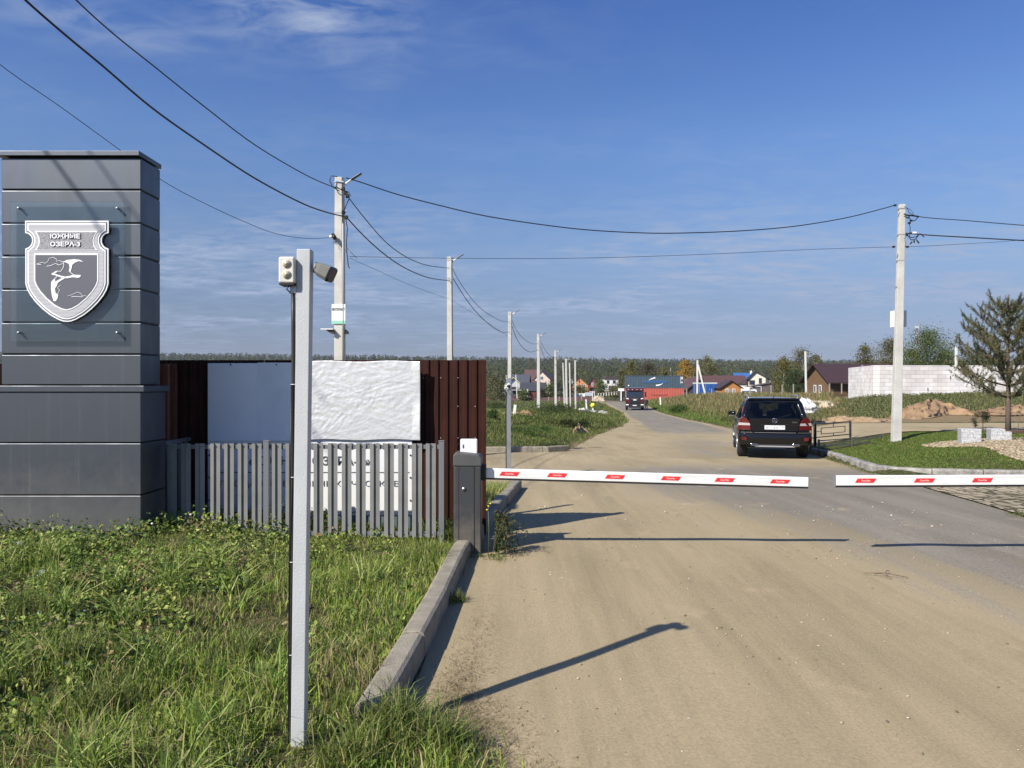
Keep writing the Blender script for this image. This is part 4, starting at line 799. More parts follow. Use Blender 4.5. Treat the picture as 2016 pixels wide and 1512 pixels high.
# ================================================================ POLES AND WIRES
mpole = mat('pole_concrete', (.56, .55, .50), .85, var=.14, vscale=2.5, bump=.25, bscale=40)
mpoled = mat('pole_band', (.62, .62, .60), .4, metal=.6)
def pole(px_top, py_top, px_bot, D, py_hint, wt, wb_, label, lamp=1, bands=2, group='concrete utility poles along the road', yaw=.10):
    top = P(px_top, py_top, D); bx_ = PX(px_bot, D); g0 = Hs(bx_, D)
    t = thing('utility_pole', label, 'utility pole', (bx_, D, g0), 0, group); h = top.z-g0; dx = top.x-bx_
    v = []
    for z, w_, o_ in ((-.3, wb_, 0), (h, wt, dx)):
        for a, b in ((-1, -1), (1, -1), (1.0, 1), (-1.0, 1)): v.append((a*w_/2+o_+ (0 if b < 0 else w_*.18), b*w_/2, z))
    MB().add(v, [(0, 1, 5, 4), (1, 2, 6, 5), (2, 3, 7, 6), (3, 0, 4, 7), (4, 5, 6, 7), (3, 2, 1, 0)], mpole).build('shaft', t, bevel=.008)
    bnd = MB()
    for k in range(bands): z = h-(.12+.75*k); xx = dx*z/h; bnd.b2((xx-wt/2-.012, -wt/2-.012, z-.015), (xx+wt/2+.04, wt/2+.012, z+.015), mpoled)
    if bands: bnd.build('steel_band', t)
    if lamp:
        s_ = wt/.17; a0 = Vector((dx+wt*.6, 0, h-.17)); a1 = a0+Vector((.19, -.02, .11))*s_
        MB().tube([tuple(a0-Vector((.0, 0, .10))), tuple(a0+Vector((.03, 0, .0))), tuple(a1)], .028, mwhitep, 8).b2((dx+wt*.5, -.03, h-.34), (dx+wt*.5+.03, .03, h-.05), mwhitep).build('lamp_arm', t)
        a2 = a1+Vector((.25, -.02, .15))*s_; MB().bar(tuple(a1), tuple(a2), .11, .03, mat('lamp_head', (.06, .062, .066), .4)).build('lamp_head', t, bevel=.01)
    return t
pl = [(667.5, 350, 668, 18.4, 14, 18), (884.5, 506, 886, 29.7, 8.8, 10.2), (1003.5, 614, 1002.5, 44.5, 6.2, 7.6), (1059.5, 658, 1060, 60, 5.0, 6.2), (1093, 690, 1094, 73, 3.8, 4.6), (1114, 706, 1115.5, 86, 3.6, 4.4), (1132, 709, 1133, 100, 2.8, 3.4)]
labs = ['tallest near concrete pole with a street lamp and a small INTERNET notice', 'concrete lamp pole rising above the brown sheet fence', 'concrete lamp pole just behind the thin steel camera post', 'first lamp pole standing clear to the right of the steel camera post', 'lamp pole in front of the long brown fence, second right of the steel post', 'lamp pole at the start of the white gravel strip', 'lamp pole in front of the orange brick house']
poles = []
for (a, b, c_, D, w1, w2), lb_ in zip(pl, labs): poles.append(pole(a, b, c_, D, 0, w1*D/F, w2*D/F, lb_, bands=3 if D < 20 else 2))
pole(1108, 714, 1111.5, 112, 0, .17, .22, 'bare concrete pole leaning slightly, just left of a lamp pole', lamp=0, bands=0); pole(1121, 714, 1123, 108, 0, .18, .2, 'bare concrete pole beside the orange brick house', lamp=0, bands=0)
pr = pole(1774.5, 403, 1762, 21.5, 0, 11*21.5/F, 17*21.5/F, 'tall concrete pole at the edge of the lawn with two white cabinets behind it', lamp=0, bands=4)
p1 = poles[0]
# parts on the near pole: notice, shelf, cable camera, clamps
def rel(t, px, py, D): p = P(px, py, D); return (p.x-t.location.x, p.y-t.location.y, p.z-t.location.z)
D1 = 18.4-.12
nb = thing('internet_notice', 'small white notice reading ИНТЕРНЕТ strapped to the near concrete pole', 'sign', tuple(P(666.5, 618, D1)))
mgreen = mat('notice_green', (.30, .62, .46), .5)
MB().b2((-.168, -.006, -.245), (.168, .006, .24), mat('notice_white', (.80, .84, .80), .5)).build('plate', nb); MB().b2((-.166, -.009, -.243), (.166, -.006, -.165), mgreen).build('green_band', nb)
text('lettering', 'ИНТЕРНЕТ', .31, .075, (0, -.009, .11), mink, nb, bold=.015)
# shelf-like bracket
sh = MB(); a = rel(p1, 632, 648, 18.2); b = rel(p1, 684, 648, 18.2); sh.b2((a[0], -.25, a[2]-.012), (p1.location.x*0-.10, -.05, a[2]+.012), mwhitep); sh.prism([(a[0]+.12, a[2]-.02), (-.09, a[2]-.02), (-.09, a[2]-.11), (a[0]+.24, a[2]-.11)], -.2, -.02, mat('bracket_grey', (.07, .07, .07), .6))
sh.prism([(.11, a[2]+.02), (.17, a[2]+.0), (.21, a[2]-.05), (.225, a[2]-.10), (.11, a[2]-.10)], -.16, .1, mat('bracket_grey', (.07, .07, .07), .6)); sh.build('shelf_bracket', p1)
cmb = MB(); c = rel(p1, 652, 466, 18.25); cmb.cyl((c[0]-.02, c[1], c[2]-.01), (c[0]+.07, c[1]-.04, c[2]+.02), .045, mwhitep, 12).cyl((c[0]+.05, c[1]-.03, c[2]+.04), (c[0]+.12, c[1]-.1, c[2]-.06), .05, mblack, 12); cmb.build('pole_camera', p1)
cl_ = MB()
for px, py in ((676, 372), (681, 380), (684, 386), (676, 418), (682, 428)):
    c = rel(p1, px, py, 18.25); cl_.box(c, (.08, .08, .09), mblack)
c = rel(p1, 679, 420, 18.3); cl_.box((c[0], c[1], c[2]+.04), (.06, .05, .05), mwhitep)
cl_.build('clamp', p1, bevel=.01)
dc = MB()
def rt(pxs_, D=18.2): return [rel(p1, a, b, D) for a, b in pxs_]
dc.tube(rt([(664, 348), (652, 346), (649, 356), (655, 368), (668, 376)]), .012, mblack, 6); dc.tube(rt([(687, 392), (681, 405), (676, 418)]), .012, mblack, 6); dc.tube(rt([(661, 366), (672, 374), (686, 378), (690, 384), (686, 390)]), .011, mblack, 6)
dc.tube(rt([(681, 432), (684, 450), (682, 475), (683, 498), (686, 525), (689, 528)]), .012, mblack, 6); dc.tube(rt([(683, 488), (694, 500), (703, 509)]), .006, mblack, 5); dc.tube(rt([(656, 468), (656, 478), (664, 482), (670, 476)]), .005, mblack, 5)
dc.tube(rt([(674, 500), (674, 492), (680, 491), (682, 497)]), .005, mblack, 5)
dc.build('cable_loops', p1); MB().tube(rt([(675, 440), (675.5, 540), (675.5, 700)]), .014, mat('conduit_grey', (.55, .56, .58), .4), 6).build('conduit', p1)
# parts on the right pole
D2 = 21.3
cb2 = MB(); 
for x0_, x1_ in ((1756.5, 1761), (1774, 1780)): a = rel(pr, x0_, 644, 21.8); b = rel(pr, x1_, 612, 21.8); cb2.b2((a[0], .16, a[2]), (b[0], .42, b[2]), mwhitep)
cb2.b2((rel(pr, 1758, 0, 21.8)[0], .2, rel(pr, 0, 640, 21.8)[2]), (rel(pr, 1778, 0, 21.8)[0], .38, rel(pr, 0, 614, 21.8)[2]), mwhitep); cb2.build('meter_cabinet', pr)
lp_ = MB()
def r2t(pp): return [rel(pr, 1740+a/10.8, 380+b/10.8, D2) for a, b in pp]
for pp, r_ in (([(430, 280), (500, 330), (540, 420), (640, 480)], .008), ([(430, 290), (560, 350), (620, 420), (640, 480)], .006), ([(430, 440), (480, 470), (640, 485), (740, 500)], .022), ([(440, 490), (520, 540), (540, 480)], .02), ([(530, 500), (580, 590), (660, 590), (720, 520), (750, 495)], .013), ([(540, 640), (560, 730), (555, 850), (545, 950)], .010), ([(490, 890), (540, 940), (600, 950), (690, 930), (770, 865)], .013), ([(490, 885), (540, 850), (640, 840)], .012), ([(545, 960), (590, 1000), (680, 980), (740, 890)], .012), ([(600, 1040), (560, 1085)], .02), ([(640, 990), (648, 1060)], .02), ([(690, 990), (750, 1070)], .018), ([(770, 860), (860, 940)], .012), ([(430, 980), (490, 900)], .006), ([(440, 1010), (475, 1060), (450, 1150)], .006)):
    lp_.tube(r2t(pp), r_, mblack, 6)
for a, b in ((490, 885), (540, 640), (580, 590), (240, 262), (210, 1145), (500, 1145)): c = r2t([(a, b)])[0]; lp_.box(c, (.06, .06, .05), mblack)
lp_.build('cable_loops', pr); c = r2t([(648, 843)])[0]; MB().box(c, (.11, .05, .05), mwhitep).build('connector', pr)

def wire(name, pts, A, B, r_, label, extra=None):
    """cable hung between plan points A=(x,y) and B=(x,y) following the sag measured at pts"""
    A = Vector(A); B = Vector(B); d = B-A; out = []
    for px, py in pts:
        k = (px-1008)/F; den = d.x-k*d.y
        t_ = (k*A.y-A.x)/den if abs(den) > 1e-6 else 0; y = A.y+t_*d.y; out.append(Vector((k*y, y, EYE-(py-HY)/F*y)))
    n = len(out); dense = []
    for i in range(n-1):
        p0 = out[max(i-1, 0)]; p1_ = out[i]; p2 = out[i+1]; p3 = out[min(i+2, n-1)]
        for k in range(6):
            t_ = k/6; dense.append(.5*((2*p1_)+(-p0+p2)*t_+(2*p0-5*p1_+4*p2-p3)*t_*t_+(-p0+3*p1_-3*p2+p3)*t_**3))
    dense.append(out[-1])
    if extra: dense = dense+[Vector(extra)]
    o = MB().tube(dense, r_, mblack, 6).build('overhead_wire'); tag(o, label, 'wire', 'overhead wires'); return o
PP = [(p.location.x+.06, p.location.y) for p in poles]
A1 = (PX(676, 18.3), 18.3); Bk = (-8.72, 0)
wire('w', [(685, 428), (640, 417), (590, 398), (500, 350), (400, 284), (300, 213), (200, 128), (130, 70), (50, 0), (-80, -125), (-300, -330), (-700, -640), (-1500, -1180), (-3745, -2735)], A1, Bk, .016, 'thick black overhead cable crossing the sky from the top left corner to the near pole')
wire('w', [(676, 374), (640, 362), (590, 338), (500, 284), (400, 208), (300, 128), (225, 68), (150, 0), (60, -95), (-453, -554), (-1823, -1609), (-3745, -3029)], A1, Bk, .011, 'black overhead cable above the thick one, ending at the near pole top')
wire('w', [(652, 468), (600, 469), (540, 459), (480, 436), (400, 399), (322, 357), (233, 293), (120, 211), (0, 127), (-120, 20)], A1, (-8.2, 8.5), .0055, 'thinnest overhead cable passing just behind the pillar top')
AR = (PX(1766, 21.5), 21.5)
wire('w', [(680, 350), (708, 358), (780, 382), (860, 403), (950, 424), (1050, 440), (1150, 452), (1250, 458), (1330, 459), (1450, 455), (1560, 446), (1660, 430), (1730, 413), (1765, 403)], (A1[0], 18.5), AR, .014, 'overhead cable sagging across the sky from the near pole to the lawn pole')
wire('w', [(688, 505), (850, 508), (1008, 509), (1150, 508), (1300, 504), (1450, 498), (1600, 491), (1760, 486)], (A1[0], 18.5), AR, .006, 'thin almost level cable running below the sagging one to the lawn pole')
for i, (ps, r_, lb_) in enumerate((([(687, 390), (720, 432), (760, 477), (800, 506), (840, 522), (884, 528)], .013, 'upper cable between the near pole and the second pole'), ([(684, 430), (720, 468), (760, 503), (800, 529), (845, 547), (888, 553)], .016, 'lower thick cable between the near pole and the second pole'), ([(688, 508), (740, 531), (800, 558), (850, 577), (886, 589)], .005, 'thin faint cable between the near pole and the second pole'))):
    wire('w', ps, A1, (PX(886, 29.7), 29.7), r_, lb_)
for ps, r_, lb_ in (([(890, 527), (905, 555), (930, 590), (955, 614), (985, 631), (1003, 634)], .012, 'upper cable between the second and third poles'), ([(892, 548), (915, 585), (940, 617), (970, 644), (990, 654), (1005, 653)], .016, 'lower cable between the second and third poles'), ([(887, 590), (940, 622), (1003, 664)], .005, 'thin faint cable between the second and third poles')):
    wire('w', ps, (PX(887, 29.7), 29.7), (PX(1003, 44.5), 44.5), r_, lb_)
for ps, r_, lb_ in (([(1007, 630), (1020, 655), (1035, 670), (1050, 677), (1060, 676)], .014, 'upper cable between the third and fourth poles'), ([(1008, 642), (1018, 668), (1030, 685), (1045, 693), (1061, 688)], .018, 'lower cable between the third and fourth poles')):
    wire('w', ps, (PX(1005, 44.5), 44.5), (PX(1060, 60), 60), r_, lb_)
for ps, lb_ in (([(1064, 672), (1074, 690), (1084, 701), (1093, 704)], 'upper cable between the fourth and fifth poles'), ([(1064, 682), (1072, 703), (1082, 716), (1093, 718)], 'lower cable between the fourth and fifth poles')):
    wire('w', ps, (PX(1062, 60), 60), (PX(1093, 73), 73), .018, lb_)
wire('w', [(1779, 422), (1830, 429), (1900, 434), (1970, 440), (2060, 447)], AR, (20, 17.5), .012, 'upper cable running from the lawn pole out at the right edge')
wire('w', [(1783, 459), (1830, 463), (1900, 467), (1970, 471), (2060, 476)], AR, (20, 17.5), .017, 'lower thick cable running from the lawn pole out at the right edge')
wire('w', [(1768, 486), (1830, 484), (1900, 480), (1970, 476), (2060, 468)], AR, (21, 24), .006, 'thin cable rising from the lawn pole to the right edge')

# ---- thin steel post with a small camera, beyond the brown fence
DS = 14.6; xs_ = PX(1001.5, DS); sp2 = thing('steel_camera_post', 'thin galvanised post with a small bullet camera at the road corner', 'post', (xs_, DS, Hs(xs_, DS)))
g0 = sp2.location.z; MB().b2((-.045, -.045, 0), (.045, .045, zpx(744, DS)-g0), mgalv).build('shaft', sp2, bevel=.006)
MB().tube([(-.052, -.05, .02), (-.055, -.05, zpx(800, DS)-g0), (-.04, -.05, zpx(772, DS)-g0)], .007, mblack, 6).build('cable', sp2)
z = zpx(757, DS)-g0; MB().cyl((.01, -.10, z), (.0, -.30, z-.03), .036, mwhitep, 14).cyl((0, -.30, z-.03), (0, -.315, z-.033), .034, mblack, 14).build('camera', sp2); MB().b2((-.075, -.08, z-.075), (.0, -.045, z-.01), mwhitep).tube([(-.06, -.08, z-.02), (-.08, -.12, z-.07), (-.05, -.12, z-.11), (-.01, -.1, z-.08)], .006, mwhitep, 6).build('bracket', sp2)
# ================================================================ CAR (black SUV seen from behind)
mcar = mat('black_paint', (.005, .005, .006), .10, spec=.35, coat=.35); mcg = glassmat('car_glass', (.30, .33, .31), .035, .02, .8); mchr = mat('chrome', (.70, .70, .72), .15, metal=1.0)
mred2 = mat('tail_red', (.10, .005, .007), .12, coat=1); mlens = mat('tail_clear', (.42, .40, .40), .15, coat=1); mtyre = mat('tyre', (.018, .018, .018), .8, bump=.4, bscale=60); mrim = mat('rim', (.48, .49, .50), .3, metal=.8); mint = mat('car_interior', (.02, .02, .02), .7)
def loft(rings, m, caps=True, closed=True):
    mb = MB(); n = len(rings[0]); v = [p for r_ in rings for p in r_]; f = []
    for i in range(len(rings)-1):
        for j in range(n if closed else n-1): f.append((i*n+j, i*n+(j+1) % n, (i+1)*n+(j+1) % n, (i+1)*n+j))
    if caps: f += [tuple(range(n))[::-1], tuple((len(rings)-1)*n+j for j in range(n))]
    mb.add(v, f, m, None, True); return mb
def suv():
    yaw = -R(14.5); yr_ = 19.75; xr_ = PX(1525, 19.75); gz_ = float(road_z(20.6))+.01
    t = thing('parked_car', 'black SUV seen from behind, parked at the lawn kerb', 'car', (xr_, yr_, gz_), yaw)
    # lower body: side profile stations, arches cut by raising the sill line
    wc = [(.86, .36), (3.62, .36)]; Rr = .43
    ss_ = sorted(set([0, .015, .04, .09, .16, .26]+list(np.round(np.arange(.36, 4.25, .07), 3))+[4.3, 4.38, 4.45, 4.5, 4.53]))
    rings = []
    for s_ in ss_:
        wv = np.interp(s_, [0, .015, .04, .09, .16, .3, 4.15, 4.3, 4.42, 4.53], [.70, .78, .835, .875, .90, .92, .92, .89, .80, .60])
        zb = .33+.10*max(0, 1-s_/.35)+.05*max(0, (s_-4.2)/.33)
        for cc_, cz in wc:
            if abs(s_-cc_) < Rr: zb = max(zb, cz+math.sqrt(Rr*Rr-(s_-cc_)**2))
        zt = np.interp(s_, [0, .04, .12, 3.3, 3.6, 4.2, 4.45, 4.53], [.84, 1.0, 1.06, 1.04, 1.0, .93, .82, .66])
        zm = zb+(zt-zb)*.45; wt_ = wv-.02
        half = [(0, zb), (wv-.12, zb), (wv-.01, zb+.03), (wv, zm), (wv-.008, zm+(zt-zm)*.55), (wt_-.02, zt-.04), (wt_-.09, zt), (0, zt+.01)]
        rings.append([(a, s_, b) for a, b in half]+[(-a, s_, b) for a, b in half[-2:0:-1]])
    body = loft(rings, mcar).build('body', t); 
    e = body.modifiers.new('e', 'EDGE_SPLIT'); e.split_angle = R(38)
    # rear bumper bulge
    bmp = []
    for s_, w_, za, zb_ in ((-.13, .60, .46, .66), (-.115, .74, .42, .70), (-.07, .86, .40, .71), (.0, .925, .40, .72), (.25, .93, .42, .72)):
        bmp.append([(w_, s_, za), (w_+.005, s_, (za+zb_)/2), (w_, s_, zb_), (-w_, s_, zb_), (-w_-.005, s_, (za+zb_)/2), (-w_, s_, za)])
    bp_ = loft(bmp, mcar).build('rear_bumper', t, bevel=.02, seg=3)
    MB().b2((-.52, -.137, .715), (.52, -.02, .728), mchr).build('chrome_strip', bp_)
    for sg_ in (-1, 1): MB().bar((sg_*.56, -.112, .722), (sg_*.86, -.04, .722), .05, .014, mchr).build('chrome_strip', bp_)
    MB().b2((-.60, -.10, .36), (.60, .10, .42), mdark).b2((-.5, -.12, .335), (.5, .0, .375), mgalv).build('diffuser', bp_, bevel=.01)
    for sg_ in (-1, 1):
        MB().prism([(sg_*.66, .50), (sg_*.83, .52), (sg_*.84, .60), (sg_*.68, .60)], -.118, -.04, mred2).build('fog_lamp', bp_)
        MB().b2((sg_*.52-.085, -.15, .375), (sg_*.52+.085, -.02, .425), mchr).b2((sg_*.52-.068, -.153, .386), (sg_*.52+.068, -.10, .414), mblack).build('exhaust_tip', t, bevel=.008)
    # tailgate, slightly proud
    tg = MB(); tg.prism([(-.60, .74), (.60, .74), (.63, .98), (.66, 1.10), (-.66, 1.10), (-.63, .98)], -.030, .05, mcar); tg = tg.build('tailgate', t, bevel=.025, seg=3)
    MB().b2((-.27, -.036, .79), (.27, -.028, .92), mcar).build('plate_recess', tg)
    pl_ = MB().b2((-.255, -.047, .802), (.255, -.037, .908), mat('plate_white', (.72, .73, .72), .4)).build('number_plate', t)
    text('lettering', 'Р    УА', .30, .055, (-.055, -.048, .850), mink, pl_, bold=.01, depth=.001); text('lettering', '750', .105, .045, (.185, -.048, .866), mink, pl_, depth=.001)
    ring = MB().tube([(.0+.062*math.cos(a), -.036, 1.035+.062*math.sin(a)) for a in np.linspace(0, 6.283, 25)], .006, mchr, 6, cap=False)
    for a in (math.pi/2, math.pi*7/6, math.pi*11/6): ring.bar((0, -.036, 1.035), (.06*math.cos(a), -.036, 1.035+.06*math.sin(a)), .010, .006, mchr, up=(0, 1, 0))
    ring.build('star_badge', tg); MB().b2((-.35, -.040, .925), (.35, -.028, .94), mblack).build('tailgate_grip', tg); text('lettering', 'GLK', .13, .035, (.50, -.033, .995), mchr, tg, depth=.002)
    # tail lamps
    for sg_ in (-1, 1):
        tl = MB(); pv = []
        for (x, z) in ((.60, .79), (.64, 1.0), (.70, 1.08), (.80, 1.14), (.885, 1.06), (.925, .92), (.935, .78)): pv.append((x, z))
        yo = lambda x: -.062+max(0, (x-.60))**2*.95
        v = [(sg_*x, yo(x), z) for x, z in pv]+[(sg_*x, yo(x)+.16, z) for x, z in pv]; n = len(pv)
        tl.add(v, [tuple(range(n)), tuple(range(2*n-1, n-1, -1))]+[(i, n+i, n+(i+1) % n, (i+1) % n) for i in range(n)], mred2); tlo = tl.build('tail_lamp', t, bevel=.01)
        MB().add([(sg_*x, yo(x)-.004, z) for x, z in ((.62, .905), (.635, .965), (.912, .975), (.926, .905))]+[(sg_*x, yo(x)+.03, z) for x, z in ((.62, .905), (.635, .965), (.912, .975), (.926, .905))], [(0, 1, 2, 3), (7, 6, 5, 4), (0, 4, 5, 1), (1, 5, 6, 2), (2, 6, 7, 3), (3, 7, 4, 0)], mlens).build('clear_band', tlo)
    # greenhouse: open pillars, roof, glass
    st = [(.05, 1.06, .80, .86), (.16, 1.22, .77, .86), (.30, 1.52, .72, .86), (.38, 1.59, .70, .86), (.55, 1.615, .69, .86), (1.3, 1.635, .68, .87), (2.0, 1.62, .67, .87), (2.35, 1.56, .67, .87), (2.75, 1.36, .67, .87), (3.3, 1.06, .74, .87)]
    R_ = []
    for s_, zt, wt_, wb_ in st:
        zb_ = 1.03; f1 = .0; h_ = zt-zb_
        half = [(wb_, zb_), (wb_+(wt_-wb_)*.12, zb_+h_*.10), (wb_+(wt_-wb_)*.80, zb_+h_*.82), (wt_-.02, zb_+h_*.96), (wt_-.12, zt), (0, zt+.012)]
        R_.append([(a, s_, b) for a, b in half]+[(-a, s_, b) for a, b in half[-2::-1]])
    n = len(R_[0]); fr = MB(); gside = MB(); grear = MB(); gfront = MB(); V_ = [p for r_ in R_ for p in r_]
    for i in range(len(R_)-1):
        for j in range(n-1):
            q_ = (i*n+j, i*n+j+1, (i+1)*n+j+1, (i+1)*n+j); dst = fr
            if j in (1, n-3) and 3 <= i <= 7: dst = gside
            if j in (4, 5) and i <= 1: dst = grear
            if j in (4, 5) and i >= 7: dst = gfront
            dst.f.append(q_)
    for b_, m_, nm in ((fr, mcar, 'cabin'), (gside, mcg, 'side_window'), (grear, mcg, 'rear_window'), (gfront, mcg, 'windscreen')):
        b_.v = V_; b_.mslot(m_); b_.mi = [0]*len(b_.f); b_.sm = [True]*len(b_.f); o_ = b_.build(nm, t); o_.modifiers.new('e', 'EDGE_SPLIT').split_angle = R(35)
        if nm == 'cabin': so_ = o_.modifiers.new('s', 'SOLIDIFY'); so_.thickness = .03; so_.offset = -1
    for sg_ in (-1, 1):
        for s_ in (1.25, 2.05): zt = float(np.interp(s_, [a[0] for a in st], [a[1] for a in st])); MB().bar((sg_*.872, s_, 1.04), (sg_*.655, s_+.02, zt-.07), .03, .07, mcar).build('door_pillar', t)
        MB().tube([(sg_*.62, .44, 1.60), (sg_*.64, .58, 1.675), (sg_*.65, 1.0, 1.69), (sg_*.65, 1.9, 1.68), (sg_*.64, 2.2, 1.60)], .022, mat('rail_silver', (.42, .43, .45), .3, metal=.7), 8).build('roof_rail', t)
    MB().b2((-.66, .30, 1.585), (.66, .46, 1.625), mcar).build('rear_spoiler', t, bevel=.012); MB().prism([(.30, 1.60), (.30, 1.60), (.42, 1.60), (.33, 1.69)], -.01, .01, mblack, plane='yz').build('aerial', t)
    MB().bar((.05, .05, 1.08), (.42, .14, 1.20), .015, .015, mblack).build('rear_wiper', t)
    # seats with headrests and mirror seen through the glass
    it = MB()
    for x in (-.38, .38): it.b2((x-.22, 1.9, .9), (x+.22, 2.06, 1.27), mint).b2((x-.12, 1.93, 1.26), (x+.12, 2.03, 1.45), mint)
    for x in (-.42, 0, .42): it.b2((x-.12, .98, 1.08), (x+.12, 1.06, 1.26), mint)
    it.b2((-.62, .9, .9), (.62, 1.08, 1.12), mint).b2((-.12, 2.35, 1.42), (.12, 2.38, 1.49), mint).b2((-.8, .3, .95), (.8, 3.3, 1.0), mint); it.build('seats', t, bevel=.03)
    # doors, handles, mirror
    for sg_ in (-1, 1):
        ln = MB()
        for s_ in (1.2, 2.1, 3.05): ln.b2((sg_*.921-.003, s_-.004, .45), (sg_*.921+.003, s_+.004, 1.0), mblack)
        ln.build('door_seam', t)
        for s_ in (1.35, 2.25): MB().b2((sg_*.925-.02, s_, .90), (sg_*.925+.02, s_+.18, .925), mcar).build('door_handle', t, bevel=.006)
        mr = MB().b2((sg_*.90, 2.62, 1.06), (sg_*1.10, 2.78, 1.19), mcar).build('wing_mirror', t, bevel=.03, seg=3); MB().b2((sg_*.93, 2.610, 1.045), (sg_*1.08, 2.62, 1.075), mchr).build('mirror_trim', mr)
        MB().b2((sg_*.90, .95+.35, .33), (sg_*.95, 3.15, .42), mdark).build('side_sill', t, bevel=.01)
    for sg_ in (-1, 1):
        for s_, cz in wc:
            w_ = thing('wheel', None, None, (0, 0, 0)); w_.parent = t; w_.location = (sg_*.78, s_, .36)
            MB().tube([(sg_*-.13, 0, 0), (sg_*-.12, 0, 0), (sg_*.11, 0, 0), (sg_*.135, 0, 0)], [.31, .355, .355, .315], mtyre, 32).build('tyre', w_)
            rm = MB().tube([(sg_*.12, 0, 0), (sg_*.142, 0, 0)], [.25, .24], mdark, 28)
            for k in range(7):
                a = k*6.283/7; rm.bar((sg_*.146, .05*math.cos(a), .05*math.sin(a)), (sg_*.142, .235*math.cos(a), .235*math.sin(a)), .05, .012, mrim, up=(1, 0, 0))
            rm.tube([(sg_*.143, .24*math.cos(a), .24*math.sin(a)) for a in np.linspace(0, 6.283, 29)], .014, mrim, 6, cap=False).cyl((sg_*.135, 0, 0), (sg_*.155, 0, 0), .05, mrim, 14)
            rm.build('rim', w_)
    MB().b2((-.70, .2, .30), (.70, 4.2, .55), mdark).build('underbody', t)
    return t
suv()

# ================================================================ TRUCK facing the camera, and the person beside it
mtr = mat('truck_red', (.065, .007, .010), .3, coat=.6, var=.1); mtb = mat('truck_black', (.015, .016, .02), .45); mwg = mat('windscreen_dark', (.02, .028, .035), .08, spec=.8); mlamp = mat('headlamp', (.75, .76, .78), .12, coat=1)
def truck():
    D = 100.0; xc_ = PX(1249.5, D); t = thing('truck', 'dark red cab-over truck coming up the road towards the barrier', 'truck', (xc_, D, float(road_z(D))), R(-9))
    W = 1.22
    sec = [(-W, .95), (-W, 2.55), (-W+.10, 2.92), (-W+.22, 3.0), (W-.22, 3.0), (W-.10, 2.92), (W, 2.55), (W, .95)]
    cab = MB().prism([(.25, .55), (.0, 1.0), (.0, 1.75), (.28, 2.62), (.55, 2.98), (2.2, 3.05), (2.2, .6)], -W, W, mtr, plane='yz').build('cab', t, bevel=.07, seg=3)
    MB().add([(-W+.10, -.012, 1.72), (W-.10, -.012, 1.72), (W-.17, .245, 2.56), (-W+.17, .245, 2.56), (-W+.10, .05, 1.72), (W-.10, .05, 1.72), (W-.17, .30, 2.56), (-W+.17, .30, 2.56)], [(0, 1, 2, 3), (7, 6, 5, 4), (0, 4, 5, 1), (1, 5, 6, 2), (2, 6, 7, 3), (3, 7, 4, 0)], mwg).build('windscreen', cab)
    MB().b2((-W-.01, .5, 1.85), (-W+.01, 1.3, 2.45), mwg).build('side_window', cab); MB().b2((W-.01, .5, 1.85), (W+.01, 1.3, 2.45), mwg).build('side_window', cab)
    gr_ = MB().prism([(-.62, .95), (.62, .95), (.82, 1.62), (-.82, 1.62)], -.05, .02, mtb)
    for z in (1.08, 1.24, 1.40): gr_.b2((-.60, -.07, z), (.60, -.045, z+.03), mblack)
    gr_.build('grille', t); MB().b2((-.42, -.075, 1.47), (.42, -.05, 1.56), mchr).b2((-.18, -.078, 1.32), (.22, -.05, 1.46), mlamp).build('grille_badge', t)
    MB().b2((-W-.02, -.16, .40), (W+.02, .25, .88), mtb).b2((-.75, -.2, .30), (.75, .1, .44), mdark).build('bumper', t, bevel=.05)
    MB().b2((-.62, -.175, .26), (.60, -.155, .36), mrim).build('bumper_step', t); MB().b2((-.26, -.175, .60), (.26, -.162, .71), mlamp).build('number_plate', t)
    for s_ in (-1, 1):
        MB().b2((s_*W-s_*.42-.0, -.178, .68), (s_*W-s_*.04, -.15, .82), mlamp).build('fog_light', t); MB().prism([(s_*.62, 1.58), (s_*1.12, 1.66), (s_*1.14, 1.54), (s_*.78, 1.46)], -.03, .05, mlamp).build('headlight', t)
        MB().b2((s_*(W+.10), .25, 1.75), (s_*(W+.30), .40, 2.45), mblack).bar((s_*W, .5, 2.4), (s_*(W+.2), .32, 2.4), .04, .04, mblack).build('mirror', t)
    for x in (-.85, -.3, .3, .85): MB().b2((x-.07, .30, 2.74), (x+.07, .36, 2.80), mlamp).build('roof_marker', t)
    MB().b2((-.9, .08, 2.60), (.9, .34, 2.72), mtr).build('sun_visor', cab)
    MB().b2((-1.24, 2.5, .95), (1.24, 8.6, 2.55), mat('tipper_grey', (.12, .11, .11), .6, var=.3)).build('load_bed', t, bevel=.04); MB().b2((-.45, .4, .55), (.45, 8.5, .95), mdark).build('chassis', t)
    for y in (1.1, 5.6, 7.0):
        for s_ in (-1, 1): w_ = MB().tube([(s_*.90, y, .5), (s_*.93, y, .5), (s_*1.19, y, .5), (s_*1.22, y, .5)], [.46, .5, .5, .45], mtyre, 24).build('wheel', t); MB().tube([(s_*1.215, y, .5), (s_*1.225, y, .5)], .28, mrim, 18).build('rim', w_)
    return t
truck()
